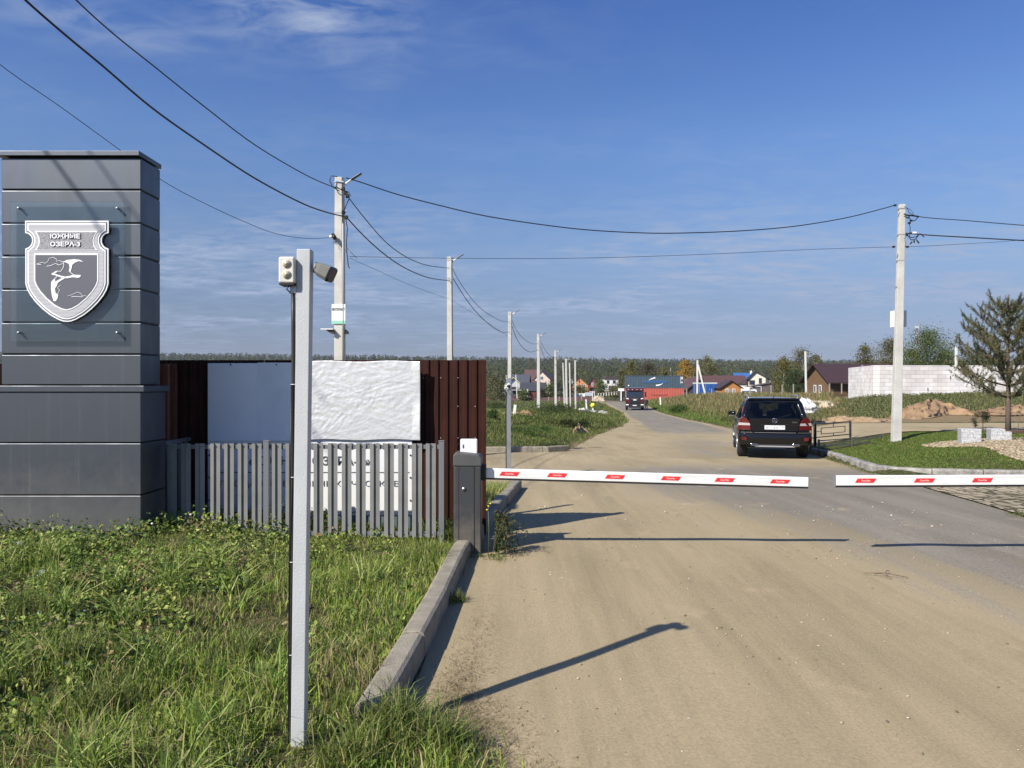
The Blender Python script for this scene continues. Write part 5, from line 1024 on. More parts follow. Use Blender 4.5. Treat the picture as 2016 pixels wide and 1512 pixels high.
def figure(name, label, loc, rz, joints, rad, m, heads, cat='person'):
    """skinned body: joints dict name->(co), edges; returns evaluated mesh object"""
    co, ed = joints; me = bpy.data.meshes.new(name); me.from_pydata(co, ed, []); o = bpy.data.objects.new(name, me); C.objects.link(o)
    sk = o.modifiers.new('s', 'SKIN'); sk.use_smooth_shade = True; me.skin_vertices[0].data
    for v_, r_ in zip(me.skin_vertices[0].data, rad): v_.radius = (r_, r_) if not isinstance(r_, tuple) else r_
    me.skin_vertices[0].data[0].use_root = True; ss2 = o.modifiers.new('u', 'SUBSURF'); ss2.levels = ss2.render_levels = 2
    dg = bpy.context.evaluated_depsgraph_get(); dg.update(); em = bpy.data.meshes.new_from_object(o.evaluated_get(dg)); bpy.data.objects.remove(o)
    em.materials.clear(); [em.materials.append(x) for x in m]; o = bpy.data.objects.new(name, em); C.objects.link(o); o.location = loc; o.rotation_euler = (0, 0, rz); return tag(o, label, cat)
co = [(0, 0, .95), (0, 0, 1.18), (0, .0, 1.40), (0, -.01, 1.50), (0, -.02, 1.60), (0, -.01, 1.72), (-.19, 0, 1.43), (-.26, -.03, 1.15), (-.42, -.22, 1.17), (-.50, -.28, 1.20), (.19, 0, 1.43), (.25, .02, 1.14), (.22, -.10, .92), (.21, -.13, .84), (-.10, 0, .90), (-.11, -.02, .50), (-.12, .02, .09), (-.12, -.14, .05), (.10, 0, .90), (.13, .0, .50), (.14, .04, .09), (.15, -.12, .05)]
ed = [(0, 1), (1, 2), (2, 3), (3, 4), (4, 5), (2, 6), (6, 7), (7, 8), (8, 9), (2, 10), (10, 11), (11, 12), (12, 13), (0, 14), (14, 15), (15, 16), (16, 17), (0, 18), (18, 19), (19, 20), (20, 21)]
rad = [.15, .15, .15, .06, .085, .085, .075, .05, .038, .04, .075, .05, .038, .04, .10, .07, .05, .045, .10, .07, .05, .045]
mcl = mat('dark_clothes', (.018, .018, .022), .85, var=.3); mskin = mat('skin', (.42, .26, .19), .6)
pp_ = P(1272, 808, 97.5); ps = figure('person', 'person in dark clothes standing at the truck, arm stretched towards its cab', (pp_.x, 97.5, float(H(pp_.x, 97.5))), R(-25), (co, ed), rad, [mcl, mskin], None)
for p_ in ps.data.polygons:
    c = p_.center
    if (c.z > 1.515 and c.z < 1.70 and c.y < .03) or c.x < -.45 or (c.z < .88 and c.z > .78 and c.x > .17 and c.y < -.08): p_.material_index = 1

# ================================================================ CONTAINERS
def container(name, label, px0, px1, pyb, pyt, D, col, col2, decor):
    x0, x1 = PX(px0, D), PX(px1, D); zb_, zt_ = P(0, pyb, D).z, P(0, pyt, D).z; t = thing(name, label, 'container', ((x0+x1)/2, D, zb_), R(-3.0), 'stacked shipping containers'); L = (x1-x0); h = zt_-zb_
    m = mat(name+label[:4]+'_paint', col, .55, var=.18, vscale=1.5, col2=col2); mb = MB(); pr_ = []; x = -L/2+.12
    while x < L/2-.2:
        for a, b in ((0, 0), (.06, .05), (.17, .05), (.23, 0)): pr_.append((x+a, b))
        x += .34
    pr_.append((L/2-.12, 0)); n = len(pr_); v = [(a, -b-.0, z) for z in (.14, h-.12) for a, b in pr_]; mb.add(v, [(i, i+1, n+i+1, n+i) for i in range(n-1)], m)
    mb.b2((-L/2+.05, .03, .1), (L/2-.05, 2.4, h-.06), m); mb.build('corrugated_side', t, fix=True)
    f_ = MB().b2((-L/2, -.07, 0), (L/2, .05, .15), m).b2((-L/2, -.07, h-.12), (L/2, .05, h), m).b2((-L/2, -.071, .15), (-L/2+.12, .05, h-.12), m).b2((L/2-.12, -.071, .15), (L/2, .05, h-.12), m); f_.build('frame', t); decor(t, L, h); return t
mlb = mat('container_blue_letter', (.035, .105, .25), .5); mlw = mat('container_white_mark', (.85, .86, .86), .5)
def dblue(t, L, h):
    sw = MB()
    for s_, cxx, cz in ((1, .15, h*.78), (-1, 1.15, h*.20)):
        pts = [(-1.1, -.42*s_*1), (-.6, -.18*s_), (0, -.0), (.25, .05*s_)] if s_ > 0 else [(-.6, -.04), (-.1, -.0), (.5, .18), (.85, .5)]
        L1 = []; L2 = []
        for i, (a, b) in enumerate(pts): w_ = (.06, .16, .22, .24)[i] if s_ > 0 else (.22, .22, .14, .04)[i]; L1.append((cxx+a-.3, cz+b+w_)); L2.append((cxx+a-.3, cz+b-w_*.3))
        sw.prism(L1+L2[::-1], -.085, -.06, mlw)
    sw.build('white_swoosh', t); MB().b2((-L*.20, -.078, h*.42), (L*.22, -.06, h*.60), mlb).build('blue_lettering_band', t)
    MB().b2((L/2-.75, -.078, h*.35), (L/2-.68, -.06, h-.2), mlw).b2((L/2-.55, -.078, h*.4), (L/2-.3, -.06, h*.5), mlw).b2((L/2-.55, -.078, h*.7), (L/2-.3, -.06, h*.9), mlw).build('code_marks', t); MB().cyl((-L/2+.65, -.085, .5), (-L/2+.65, -.06, .5), .18, mat('sticker_cream', (.7, .68, .5), .5), 16).build('sticker', t)
def dred(t, L, h): MB().b2((-L*.06, -.078, h*.44), (L*.22, -.06, h*.54), mat('faded_letter', (.33, .07, .05), .6)).build('faded_lettering_band', t)
container('shipping_container', 'orange-red corrugated container at the bottom of the stack', 1232, 1346, 790, 764.3, 158, (.50, .12, .085), (.40, .09, .065), dred)
container('shipping_container', 'blue corrugated container with white curved marks, stacked on top', 1232, 1346, 763.9, 739.5, 158, (.062, .10, .135), (.045, .075, .10), dblue)

# ================================================================ HOUSES
mwin = mat('window_glass', (.03, .04, .055), .08, spec=.8); mwf = mat('window_frame_white', (.72, .72, .70), .5)
def wallm(nm, c, brick=0):
    return mat('wall_'+nm, c, .8, var=.12, vscale=2.5, bump=.2, bscale=12)
def roofm(nm, c): return mat('roof_'+nm, c, .55, var=.2, vscale=1.5, stretch=(1, 6, 1), bump=.4, bscale=3)
def house(name, label, pxc, D, w_, d_, wh, rh, wall, roof, zbase=None, axis='x', rz=0, over=.4, wins=(), gable=None, cat='house', skew=0, thick=.14):
    """walls and gables, pitched roof with its own thickness and overhang; axis = ridge direction"""
    X = PX(pxc, D); zb_ = Hs(X, D)-.3 if zbase is None else zbase; t = thing(name, label, cat, (X, D, zb_), rz)
    wb = MB(); hw_, hd = w_/2, d_/2
    if axis == 'x':
        pr_ = [(-hd, 0), (hd, 0), (hd, wh), (skew*hd, wh+rh), (-hd, wh)]; wb.prism(pr_, -hw_, hw_, wall, plane='yz')
        pl0 = [(-hd-over, wh-over*rh/hd/(1+skew) if skew > -1 else wh), (skew*hd, wh+rh), (hd+over, wh-over*rh/hd)]; ax = 'yz'; e0, e1 = -hw_-over, hw_+over
    else:
        pr_ = [(-hw_, 0), (hw_, 0), (hw_, wh), (skew*hw_, wh+rh), (-hw_, wh)]; wb.prism(pr_, -hd, hd, wall, plane='xz')
        pl0 = [(-hw_-over, wh-over*rh/hw_), (skew*hw_, wh+rh), (hw_+over, wh-over*rh/hw_)]; ax = 'xz'; e0, e1 = -hd-over, hd+over
    wb.build('wall', t)
    rb_ = MB(); a, b, c = pl0; rb_.prism([a, b, c, (c[0], c[1]+thick), (b[0], b[1]+thick*1.15), (a[0], a[1]+thick)], e0, e1, roof, plane=ax); rb_.build('roof', t)
    if gable: MB().prism([(-hw_+.1, wh+.05), (hw_-.1, wh+.05), (0, wh+rh-.15)], -hd-.05, -hd-.01, gable).build('gable_cladding', t)
    for (u, z, ww, hh, *rest) in wins:
        fr = MB().b2((u-ww/2-.12, -hd-.05, z-.12), (u+ww/2+.12, -hd-.004, z+hh+.12), rest[0] if rest else mwf).build('window', t); MB().b2((u-ww/2, -hd-.06, z), (u+ww/2, -hd-.045, z+hh), mwin).build('pane', fr)
        if not rest: MB().b2((u-.05, -hd-.07, z), (u+.05, -hd-.055, z+hh), mwf).build('glazing_bar', fr)
    return t
bw = roofm('brown', (.095, .048, .044)); bd = roofm('dark', (.035, .032, .04)); rdk = roofm('maroon', (.11, .028, .026))
S = lambda D: D/F
cream = wallm('cream', (.66, .62, .52)); white = wallm('white', (.74, .73, .70)); orng = wallm('orange_brick', (.56, .25, .11)); pinkw = wallm('pinkish', (.60, .50, .42)); dkw = wallm('dark', (.07, .055, .05)); wood = wallm('honey_wood', (.42, .19, .055)); woodb = wallm('brown_wood', (.135, .078, .038)); grw = wallm('grey', (.20, .19, .19)); mar = wallm('maroon', (.15, .035, .03))
def zof(py, D): return EYE-(py-HY)/F*D
# left cluster
h = house('house', 'small cream house with yellow-trimmed gable behind the steel camera post', 1005, 258, 5.6, 7, 3.6, 2.1, white, bd, zof(777, 258), 'y', R(14), wins=((-1.2, 1.2, 1.2, 1.4), (1.4, 1.2, 1.0, 1.2)))
MB().bar((-3.3, -4.0, 3.1), (0, -4.0, 5.95), .12, .25, mat('trim_yellow', (.72, .66, .35), .6)).bar((3.3, -4.0, 3.1), (0, -4.0, 5.95), .12, .25, mat('trim_yellow', (.72, .66, .35), .6)).build('barge_board', h)
MB().b2((-3.3, -5.4, 2.6), (1.2, -3.6, 2.75), bd).b2((-3.2, -5.3, 0), (-3.0, -5.1, 2.6), mwf).b2((1.0, -5.3, 0), (1.2, -5.1, 2.6), mwf).build('porch', h)
house('house', 'house with large dark navy pitched roof behind the cream cottage', 1026, 285, 6.4, 8, 2.4, 5.6, grw, roofm('navy', (.026, .034, .055)), zof(779, 285), 'x', R(-12), wins=((-2, .6, 1.0, 1.2),))
house('house', 'tall house with broad brown roof above white eaves', 1050, 300, 6.4, 8, 4.6, 5.0, white, bw, zof(775, 305), 'x', R(-4), wins=((-2.5, 2.0, 1, 1.2), (0, 2.0, 1, 1.2), (2.5, 2.0, 1, 1.2)))
h = house('house', 'pinkish gabled house with oval attic window and brown roof', 1072, 300, 6.8, 9, 6.0, 3.2, pinkw, bw, zof(777, 300), 'y', R(-16), wins=((0, 6.0, 1.0, 1.3), (-1.8, 2.6, 1.0, 1.6), (1.6, 2.6, 1.0, 1.6)))
h = house('house', 'low dark house with white-edged porch in front of the brown-roofed houses', 1050, 235, 7.5, 6, 2.6, 2.2, mar, roofm('slate', (.045, .045, .055)), zof(784, 235), 'x', R(-6))
MB().b2((-6.8, -4.6, 2.5), (-1.2, -2.4, 2.7), mat('porch_edge', (.40, .37, .35), .7)).b2((-6.7, -4.5, 0), (-6.4, -4.3, 2.9), mat('porch_edge', (.40, .37, .35), .7)).b2((-1.6, -4.5, 0), (-1.3, -4.3, 2.9), mwf).b2((-6.6, -4.4, .4), (-1.5, -4.3, 1.3), dkw).b2((-6.2, -3.2, 0), (-1.6, -3.1, 2.8), dkw).build('porch', h)
h = house('house', 'orange brick house with brown gable roof and white window frames', 1140.5, 300, 6.9, 9, 3.9, 3.0, orng, roofm('redbrown', (.10, .035, .03)), zof(777.5, 300), 'y', R(-5), wins=((-1.7, 3.0, 1.0, 1.2), (1.7, 3.0, 1.0, 1.2), (-1.7, .6, 1.0, 1.2)))
MB().b2((-.25, -4.58, 5.0), (.25, -4.5, 5.9), mwin).build('attic_window', h)
h = house('house', 'narrow maroon house with steep pointed roof right of the orange house', 1168.5, 318, 5.0, 7, 2.8, 4.0, mar, rdk, zof(775, 318), 'y', R(-10), wins=((-.2, 3.3, .7, 1.2), (.6, .6, 1.2, 1.0)))
MB().b2((-2.6, -4.7, 2.5), (2.8, -3.4, 2.65), rdk).b2((2.4, -4.6, 0), (2.6, -4.4, 2.5), mwf).build('porch', h)
h = house('house', 'white house with hipped dark roof, recessed balcony and dark garage opening', 1200.5, 300, 5.6, 7, 4.8, .5, white, roofm('darkbrown', (.07, .045, .04)), zof(770, 300), 'x', R(4), over=.3, thick=.3, wins=((-1.4, 3.1, .8, 1.1, dkw), (1.1, 3.1, .9, 1.1, dkw)))
MB().prism([(-3.0, 4.85), (3.0, 4.85), (2.0, 5.9), (-2.0, 5.9)], -3.2, 3.4, roofm('darkbrown', (.07, .045, .04))).build('roof_crown', h); MB().b2((-1.2, -3.56, .2), (1.5, -3.5, 2.2), dkw).build('garage_opening', h)
house('house', 'low dark-roofed shed behind the leaning bare pole', 1105, 270, 6.5, 5, 1.7, 1.6, grw, bd, zof(775, 270), 'x', 0)
house('house', 'tiny pale bluish gable peeping behind the lamp poles', 1124, 345, 4, 5, 3.5, 2.4, wallm('bluish', (.35, .40, .42)), wallm('bluish', (.35, .40, .42)), zof(773, 345), 'y', 0)
# centre-right cluster
house('house', 'cream house half hidden behind trees right of the containers', 1364, 285, 6.0, 7, 4.4, 1.8, cream, cream, zof(773, 285), 'y', R(10), over=.1, wins=((-1.2, 3.2, .9, 1.0), (1.2, 3.2, .9, 1.0)))
house('house', 'low house with sloping brown roof left of the blue cabins', 1357, 195, 4.4, 8, 1.4, 2.8, dkw, bw, zof(775, 195), 'y', R(8), skew=.9)
house('house', 'long brown-roofed house behind the blue cabins', 1407, 225, 10.5, 8, 2.3, 2.4, white, bw, zof(771, 225), 'x', R(-3))
house('house', 'low wide brown roof behind the wooden cabin, right of centre', 1430, 250, 11.5, 8, 2.6, 2.5, white, bw, zof(770, 250), 'x', R(-3))
h = house('house', 'white house under a bright blue metal roof', 1463, 262, 6.0, 8, 5.1, 2.2, white, roofm('blue', (.035, .12, .33)), zof(776, 262), 'x', R(-10), wins=((-1.4, 3.2, 1.2, 1.4), (1.4, 3.2, 1.2, 1.4)))
MB().b2((2.2, -1.4, 6.2), (2.8, -.8, 8.2), white).build('chimney', h)
h = house('house', 'modern cream house with asymmetric dark mono-pitch roof', 1493, 240, 6.6, 8, 4.1, 2.4, cream, bd, zof(771.5, 240), 'y', R(-14), skew=-.35, over=.7, thick=.22, wins=((-2.2, 2.4, 1.5, 1.2, dkw), (.3, 2.8, .7, 1.5, dkw), (-1.6, .5, 1.8, .9, dkw)))
MB().b2((1.9, -4.06, 2.6), (3.1, -3.9, 4.4), dkw).build('loggia', h); MB().prism([(-6.4, 2.4), (-3.0, 3.9), (-3.0, 4.15), (-6.6, 2.6)], -4.3, 3, bd).b2((-6.2, -4.1, .1), (-5.9, -3.9, 2.4), grw).build('side_canopy', h)
h = house('wooden_cabin', 'orange-brown wooden cabin with two white-framed windows', 1433, 162, 4.05, 6, 1.75, 1.35, wood, roofm('cabin', (.05, .03, .028)), zof(778, 162), 'y', R(-3), over=.45, wins=((-.85, .55, .42, .75), (.55, .55, .42, .75)), cat='cabin')
h = house('garage', 'grey-brown garage with lean-to roof below the modern cream house', 1496, 212, 6.6, 5, 1.9, 1.1, wallm('garage', (.115, .095, .09)), roofm('garage', (.09, .075, .075)), zof(774.5, 212), 'y', R(-6), skew=.9, cat='garage')
MB().b2((-3.6, -2.75, 0), (-3.4, -2.6, 2.0), mwf).b2((-.3, -2.75, 0), (-.15, -2.6, 1.9), mwf).b2((-3.5, -2.75, 1.9), (-.2, -2.6, 2.05), mwf).build('gate_frame', h)
# brown log house and the roof behind the block walls
Lh = 12.0; D = 107.5; h = house('log_house', 'brown log house with long dark roof left of the white block walls', 1684, D, Lh, 6.0, 2.35, 2.15, woodb, roofm('loghouse', (.055, .030, .032)), zof(777, D)-.2, 'x', R(10), over=.75, cat='house')
for y in (-.75, .55): f_ = MB().b2((-Lh/2-.05, y-.30, .5), (-Lh/2-.003, y+.30, 1.6), mwf).build('window', h); MB().b2((-Lh/2-.06, y-.18, .6), (-Lh/2-.048, y+.18, 1.5), mwin).build('pane', f_)
MB().b2((-Lh/2-.6, -1.6, .28), (-Lh/2-.004, 1.2, .44), mwf).build('step', h)
vr = MB().b2((-4.6, -5.2, 1.75), (Lh/2, -3.3, 1.86), roofm('loghouse', (.055, .030, .032)))
vr.build('veranda_roof', h)
for x in (-4.4, -1.6, 1.2, 4.0): MB().b2((x-.06, -5.1, -.3), (x+.06, -4.98, 1.75), mat('pale_post', (.33, .26, .18), .7)).build('veranda_post', h)
MB().cyl((0, -1.6, 3.2), (0, -1.6, 4.3), .09, mgalv, 10).cyl((0, -1.6, 4.3), (0, -1.6, 4.42), .16, mgalv, 10).b2((-.35, -1.9, 3.1), (.35, -1.4, 3.3), mgalv).build('flue', h)
house('house', 'dark maroon roof just showing above the block walls by the pine', 1880, 120, 7.6, 8, 3.4, .9, dkw, roofm('maroon2', (.075, .035, .038)), zof(771, 120)-.2, 'x', 0)
# blue cabins
mbl = mat('cabin_blue', (.018, .085, .30), .45, var=.15); mcr = mat('cabin_roof', (.50, .56, .58), .5)
for i, (a, b, lb_) in enumerate(((1366.5, 1376, 'blue plastic toilet cabin leftmost of the three, behind the upright of the A-shaped pole'), (1376.8, 1388, 'middle blue toilet cabin between the two legs of the A-shaped pole'), (1389, 1412, 'widest blue cabin, nearest the orange wooden cabin'))):
    D = 165; x0, x1 = PX(a, D), PX(b, D); t = thing('blue_cabin', lb_, 'cabin', ((x0+x1)/2, D, zof(776.5, D)), 0, 'row of blue cabins'); hw_ = (x1-x0)/2
    MB().b2((-hw_, 0, 0), (hw_, 1.2, 2.35), mbl).build('body', t, bevel=.03); MB().b2((-hw_-.03, -.04, 2.3), (hw_+.03, 1.25, 2.62), mcr).build('roof', t, bevel=.05)
    n_d = 1 if i < 2 else 2
    for k in range(n_d): u = (k-(n_d-1)/2)*1.2; dr_ = MB().b2((u-.33, -.02, .1), (u+.33, .0, 2.2), mat('cabin_door', (.022, .10, .34), .4)).build('door', t); MB().b2((u+.22, -.035, 1.0), (u+.27, -.018, 1.2), mwf).build('handle', dr_)
    MB().b2((-hw_, -.015, .1), (-hw_+.05, -.001, 2.3), mcr).build('corner_trim', t)
# A-shaped double poles and far bare poles
def apole(px, pyt, pxb, pyb, px2, D, label, w_=.22):
    top = P(px, pyt, D); b = P(pxb, pyb, D); c = P(px2, pyb, D); t = thing('double_pole', label, 'utility pole', (b.x, D, b.z)); MB().bar((0, 0, -.3), (top.x-b.x, 0, top.z-b.z), w_, w_, mwhc).build('upright', t); MB().bar((c.x-b.x, -.3, -.3), (top.x-b.x+.1, -.1, (top.z-b.z)*.86), w_*1.15, w_, mwhc).build('strut', t)
mwhc = mat('pale_concrete', (.66, .65, .60), .8, var=.08)
apole(1373, 709, 1372.5, 776, 1388, 150, 'white A-shaped double pole standing in front of the blue cabins', .30); apole(1320, 725, 1320.5, 775, 1315.5, 300, 'small distant A-shaped pole top above the blue container', .30)
def bare(px, pyt, pxb, pyb, D, label, w_=.2, m=None, nm='utility_pole', cat='utility pole', grp=None):
    top = P(px, pyt, D); b = P(pxb, pyb, D); o_ = MB().bar((0, 0, -.2), (top.x-b.x, 0, top.z-b.z), w_, w_, m or mwhc).build(nm, bevel=.01); o_.location = b; tag(o_, label, cat, grp); return o_
bare(1585.5, 692, 1587, 772, 95, 'slim pale pole in front of the brown log house', .20); bare(1882.5, 682, 1882.5, 722, 75, 'slim pale pole rising behind the block walls', .19); bare(1015.5, 738, 1018, 783, 200, 'thin far pole before the navy-roofed house', .22); bare(996.5, 738, 997, 752, 262, 'thin mast on the cream cottage', .18, nm='mast', cat='mast')
wire('w', [(1700, 696), (1740, 697), (1800, 692), (1850, 687), (1882, 683)], (PX(1700, 80), 80), (PX(1882, 75), 75), .02, 'dark cable running left from the slim pole behind the block walls'); wire('w', [(1882, 683), (1920, 688), (1960, 690), (2040, 688)], (PX(1882, 75), 75), (PX(2040, 78), 78), .02, 'dark cable running right from the slim pole behind the pine')
# lattice mast far right
D = 420; t = thing('lattice_mast', 'distant red and white lattice telecom mast above the trees', 'mast', (PX(1805, D), D, zof(740, D))); h_ = zof(641, D)-zof(740, D); mr_ = mat('mast_red', (.30, .12, .12), .6); mw_ = mat('mast_white', (.55, .56, .58), .6)
for k in range(8):
    z0_, z1_ = h_*k/8, h_*(k+1)/8; a, b = 1.9*(1-k/8*.72), 1.9*(1-(k+1)/8*.72); m_ = mr_ if k % 2 else mw_; mm = MB()
    for sx_, sy_ in ((-1, -1), (1, -1), (1, 1), (-1, 1)): mm.bar((sx_*a/2, sy_*a/2, z0_), (sx_*b/2, sy_*b/2, z1_), .16, .16, m_)
    mm.bar((-a/2, -a/2, z0_), (b/2, -b/2, z1_), .11, .11, m_).bar((a/2, -a/2, z0_), (-b/2, -b/2, z1_), .11, .11, m_).bar((-b/2, -b/2, z1_), (b/2, -b/2, z1_), .11, .11, m_); mm.build('lattice_section', t)
MB().b2((-.7, -.7, h_-1.5), (.7, .7, h_-.3), mw_).build('antenna_drum', t)
# ---- distant brown fence with pale posts, white boards and gate
t = thing('long_brown_fence', 'long brown sheet fence with pale brick posts before the village', 'fence', (PX(1060, 215), 215, 0)); X0 = PX(1060, 215)
fm = mat('village_fence', (.085, .04, .038), .6, var=.2); pm = mat('fence_pillar', (.33, .25, .21), .8)
nodes = [(950, 225), (982, 222), (1020, 219), (1040, 217), (1080, 215), (1101, 213), (1122, 210), (1145, 208), (1166, 206)]
def fy(px): return float(np.interp(px, [950, 1166], [789.5-5.5, 788-7])), float(np.interp(px, [950, 1166], [796, 788.5]))
for (a, Da), (b, Db) in zip(nodes, nodes[1:]):
    ta, ba = fy(a); tb, bb_ = fy(b); ta = float(np.interp(a, [950, 1166], [784, 779.5])); tb = float(np.interp(b, [950, 1166], [784, 779.5])); pa, pb = P(a, ta+1, Da), P(b, tb+1, Db); MB().add([(pa.x-X0, Da-215, P(0, ba+3, Da).z), (pb.x-X0, Db-215, P(0, bb_+3, Db).z), (pb.x-X0, Db-215, pb.z), (pa.x-X0, Da-215, pa.z), (pa.x-X0, Da-214.9, P(0, ba+3, Da).z), (pb.x-X0, Db-214.9, P(0, bb_+3, Db).z), (pb.x-X0, Db-214.9, pb.z), (pa.x-X0, Da-214.9, pa.z)], [(0, 1, 2, 3), (7, 6, 5, 4), (3, 2, 6, 7), (0, 3, 7, 4), (1, 5, 6, 2)], fm).build('sheet_panel', t)
for a, Da in nodes: pa = P(a, float(np.interp(a, [950, 1166], [784, 779.5])), Da); MB().b2((pa.x-X0-.11, Da-215.15, P(0, 800, Da).z), (pa.x-X0+.11, Da-214.9, pa.z+.05), pm).build('post', t)
for (a, b, c_, d_, D, nm, lb_, cat, m_) in ((1125, 1152, 774.5, 778.6, 240, 'white_fence', 'low white panel fence under the orange brick house', 'fence', mwhitep), (1152, 1167, 772.5, 777, 242, 'white_fence', 'pale bluish panel next to the white fence end', 'fence', mat('pale_blue_sheet', (.45, .50, .56), .5))):
    p, q_ = P(a, c_, D), P(b, d_, D); o_ = MB().b2((0, 0, 0), (q_.x-p.x, .12, p.z-q_.z+.4), m_).b2((0, -.03, 0), (.12, .15, p.z-q_.z+.55), m_).b2((q_.x-p.x-.12, -.03, 0), (q_.x-p.x, .15, p.z-q_.z+.55), m_).build(nm); o_.location = (p.x, D, q_.z-.4); tag(o_, lb_, cat)
p = P(1168.5, 789, 205); t = thing('gate_frame', 'pale rectangular gate frame at the end of the long brown fence', 'gate', tuple(p)); g_ = MB()
for x in (-.25, .25): g_.bar((x, 0, -.3), (x, 0, 2.5), .12, .12, mwhitep)
g_.bar((-1.2, 0, 2.5), (.3, 0, 2.5), .1, .1, mwhitep); g_.build('frame', t)
# white railing on the far bend and white small posts
t = thing('white_railing', 'row of short white posts with a rail beyond the bend', 'railing', tuple(P(1200, 779, 185)))
for k in range(9): px = 1178+k*5.2; p = P(px, 777-k*.55, 190+k); q0 = t.location; MB().b2((p.x-q0.x-.07, p.y-q0.y-.07, p.z-q0.z-.5), (p.x-q0.x+.07, p.y-q0.y+.07, p.z-q0.z+.35), mwhitep).build('post', t)
a, b = P(1176, 774.5, 192), P(1222, 772.5, 196); MB().bar(tuple(a-t.location), tuple(b-t.location), .07, .07, mat('rail_cream', (.6, .56, .42), .7)).build('rail', t)
t = thing('guard_booth', 'small dark booth with white lamp box left of the truck', 'booth', tuple(P(1225, 789, 150))); MB().b2((-.5, 0, 0), (.7, 1, 1.9), dkw).build('wall', t); MB().b2((-.75, -.2, 1.95), (.35, .6, 2.5), mwhitep).build('lamp_box', t); MB().b2((-.35, -.25, 0), (-.15, -.05, 1.95), mwhitep).build('post', t)
# leaning white stake, marker posts, yellow sign
bare(1014.5, 797, 1009.5, 833, 40, 'leaning white wooden stake on the left plot', .15, mat('stake_white', (.74, .74, .68), .6), 'white_stake', 'stake')
bare(1153.5, 786.5, 1155, 803, 75, 'short white marker post left of the road', .14, mwhitep, 'marker_post', 'post'); bare(1299.5, 782, 1300.5, 794, 92, 'small white marker post in the weeds right of the truck', .14, mwhitep, 'marker_post', 'post')
t = thing('yellow_marker', 'small yellow round gas marker sign on a white stub', 'sign', tuple(P(1167, 809, 70))); MB().b2((-.06, -.03, -.1), (.06, .03, .35), mwhitep).build('stub', t); MB().cyl((0, -.06, .52), (0, -.02, .52), .22, mat('sign_yellow', (.80, .80, .08), .5), 20).build('disc', t)
# white gravel windrows on the left plot
def mound(name, label, pts, w_, h_, m, cat='gravel', D=None, kind=None, rough=.35, seg=26, grp=None):
    """irregular heap following a line of (px,py,D) points"""
    W3 = [P(*p) for p in pts]; ax = []; L = [0]
    for a, b in zip(W3, W3[1:]): L.append(L[-1]+(b-a).length)
    nu = max(seg, int(L[-1]/max(.12, w_*.10))); nv = 22; V = []; 
    for i in range(nu+1):
        s_ = L[-1]*i/nu; c = Vector([np.interp(s_, L, [q_[k] for q_ in W3]) for k in range(3)]); e_ = min(1, 4*min(i, nu-i)/nu+.0)**.5; ff = i/nu*L[-1]/max(.3, w_); hh = h_*e_*(.80+.16*math.sin(ff*2.1+len(label))+.10*math.sin(ff*5.3+1))
        for j in range(nv+1):
            u = j/nv*2-1; z0_ = Hs(c.x, c.y); x = c.x+(random.uniform(-1, 1)*.06)*w_; y = c.y+u*w_*(.9+.12*math.sin(ff*3.1)); V.append((x, y, z0_-.04+max(0, (1-abs(u)**1.7))*max(.02, hh)*(1+rough*(.5*math.sin(ff*9+u*7)+.35*math.sin(ff*17-u*13))+random.uniform(-rough, rough)*.35)))
    i = np.arange(nu)[:, None]*(nv+1)+np.arange(nv)[None]; T = np.concatenate([np.stack([i, i+nv+1, i+nv+2], -1).reshape(-1, 3), np.stack([i, i+nv+2, i+1], -1).reshape(-1, 3)])
    o_ = npmesh(name, V, T, None, m); c_ = W3[0]; me = o_.data; 
    return tag(o_, label, cat, grp, kind)
mgrv = mat('pale_gravel', (.60, .56, .46), .9, var=.25, vscale=6, bump=.6, bscale=20); mdirt = mat('orange_dirt', (.27, .175, .095), .95, var=.30, vscale=2.2, bump=1.0, bscale=9); mclay = mat('dry_clay', (.34, .235, .13), .95, var=.30, vscale=2.2, bump=1.0, bscale=7)
mound('gravel_strip', 'long pale gravel strip crossing the left plot', [(1082, 808, 62), (1110, 805, 63), (1130, 803, 64)], 1.2, .30, mgrv, 'gravel'); mound('gravel_heap', 'bright gravel heap running up to the road edge', [(1138, 803.5, 64.5), (1160, 802, 65), (1185, 801, 65.5), (1201, 805, 65)], 1.8, .42, mgrv, 'gravel')
mound('gravel_strip', 'short pale gravel strip at the edge of the brown fence', [(957, 813.5, 52), (985, 812.5, 53), (1002, 812, 54)], .5, .14, mgrv, 'gravel'); mound('sand_ridge', 'low sandy earth ridge behind the leaning stake', [(957, 829, 43), (990, 830, 43), (1025, 832, 42), (1055, 838, 40)], 1.2, .30, mdirt, 'earth'); mound('clay_clods', 'broken clay clods at the grass corner by the junction', [(1128, 858, 30), (1145, 848, 32), (1165, 849, 32)], .6, .35, mclay, 'earth')
mound('gravel_pile', 'beige gravel pile at the bend in front of the gate frame', [(1167, 790, 190), (1178, 789, 190), (1190, 789, 188)], 4, 1.6, mat('beige_gravel', (.40, .33, .24), .9, var=.2), 'gravel')
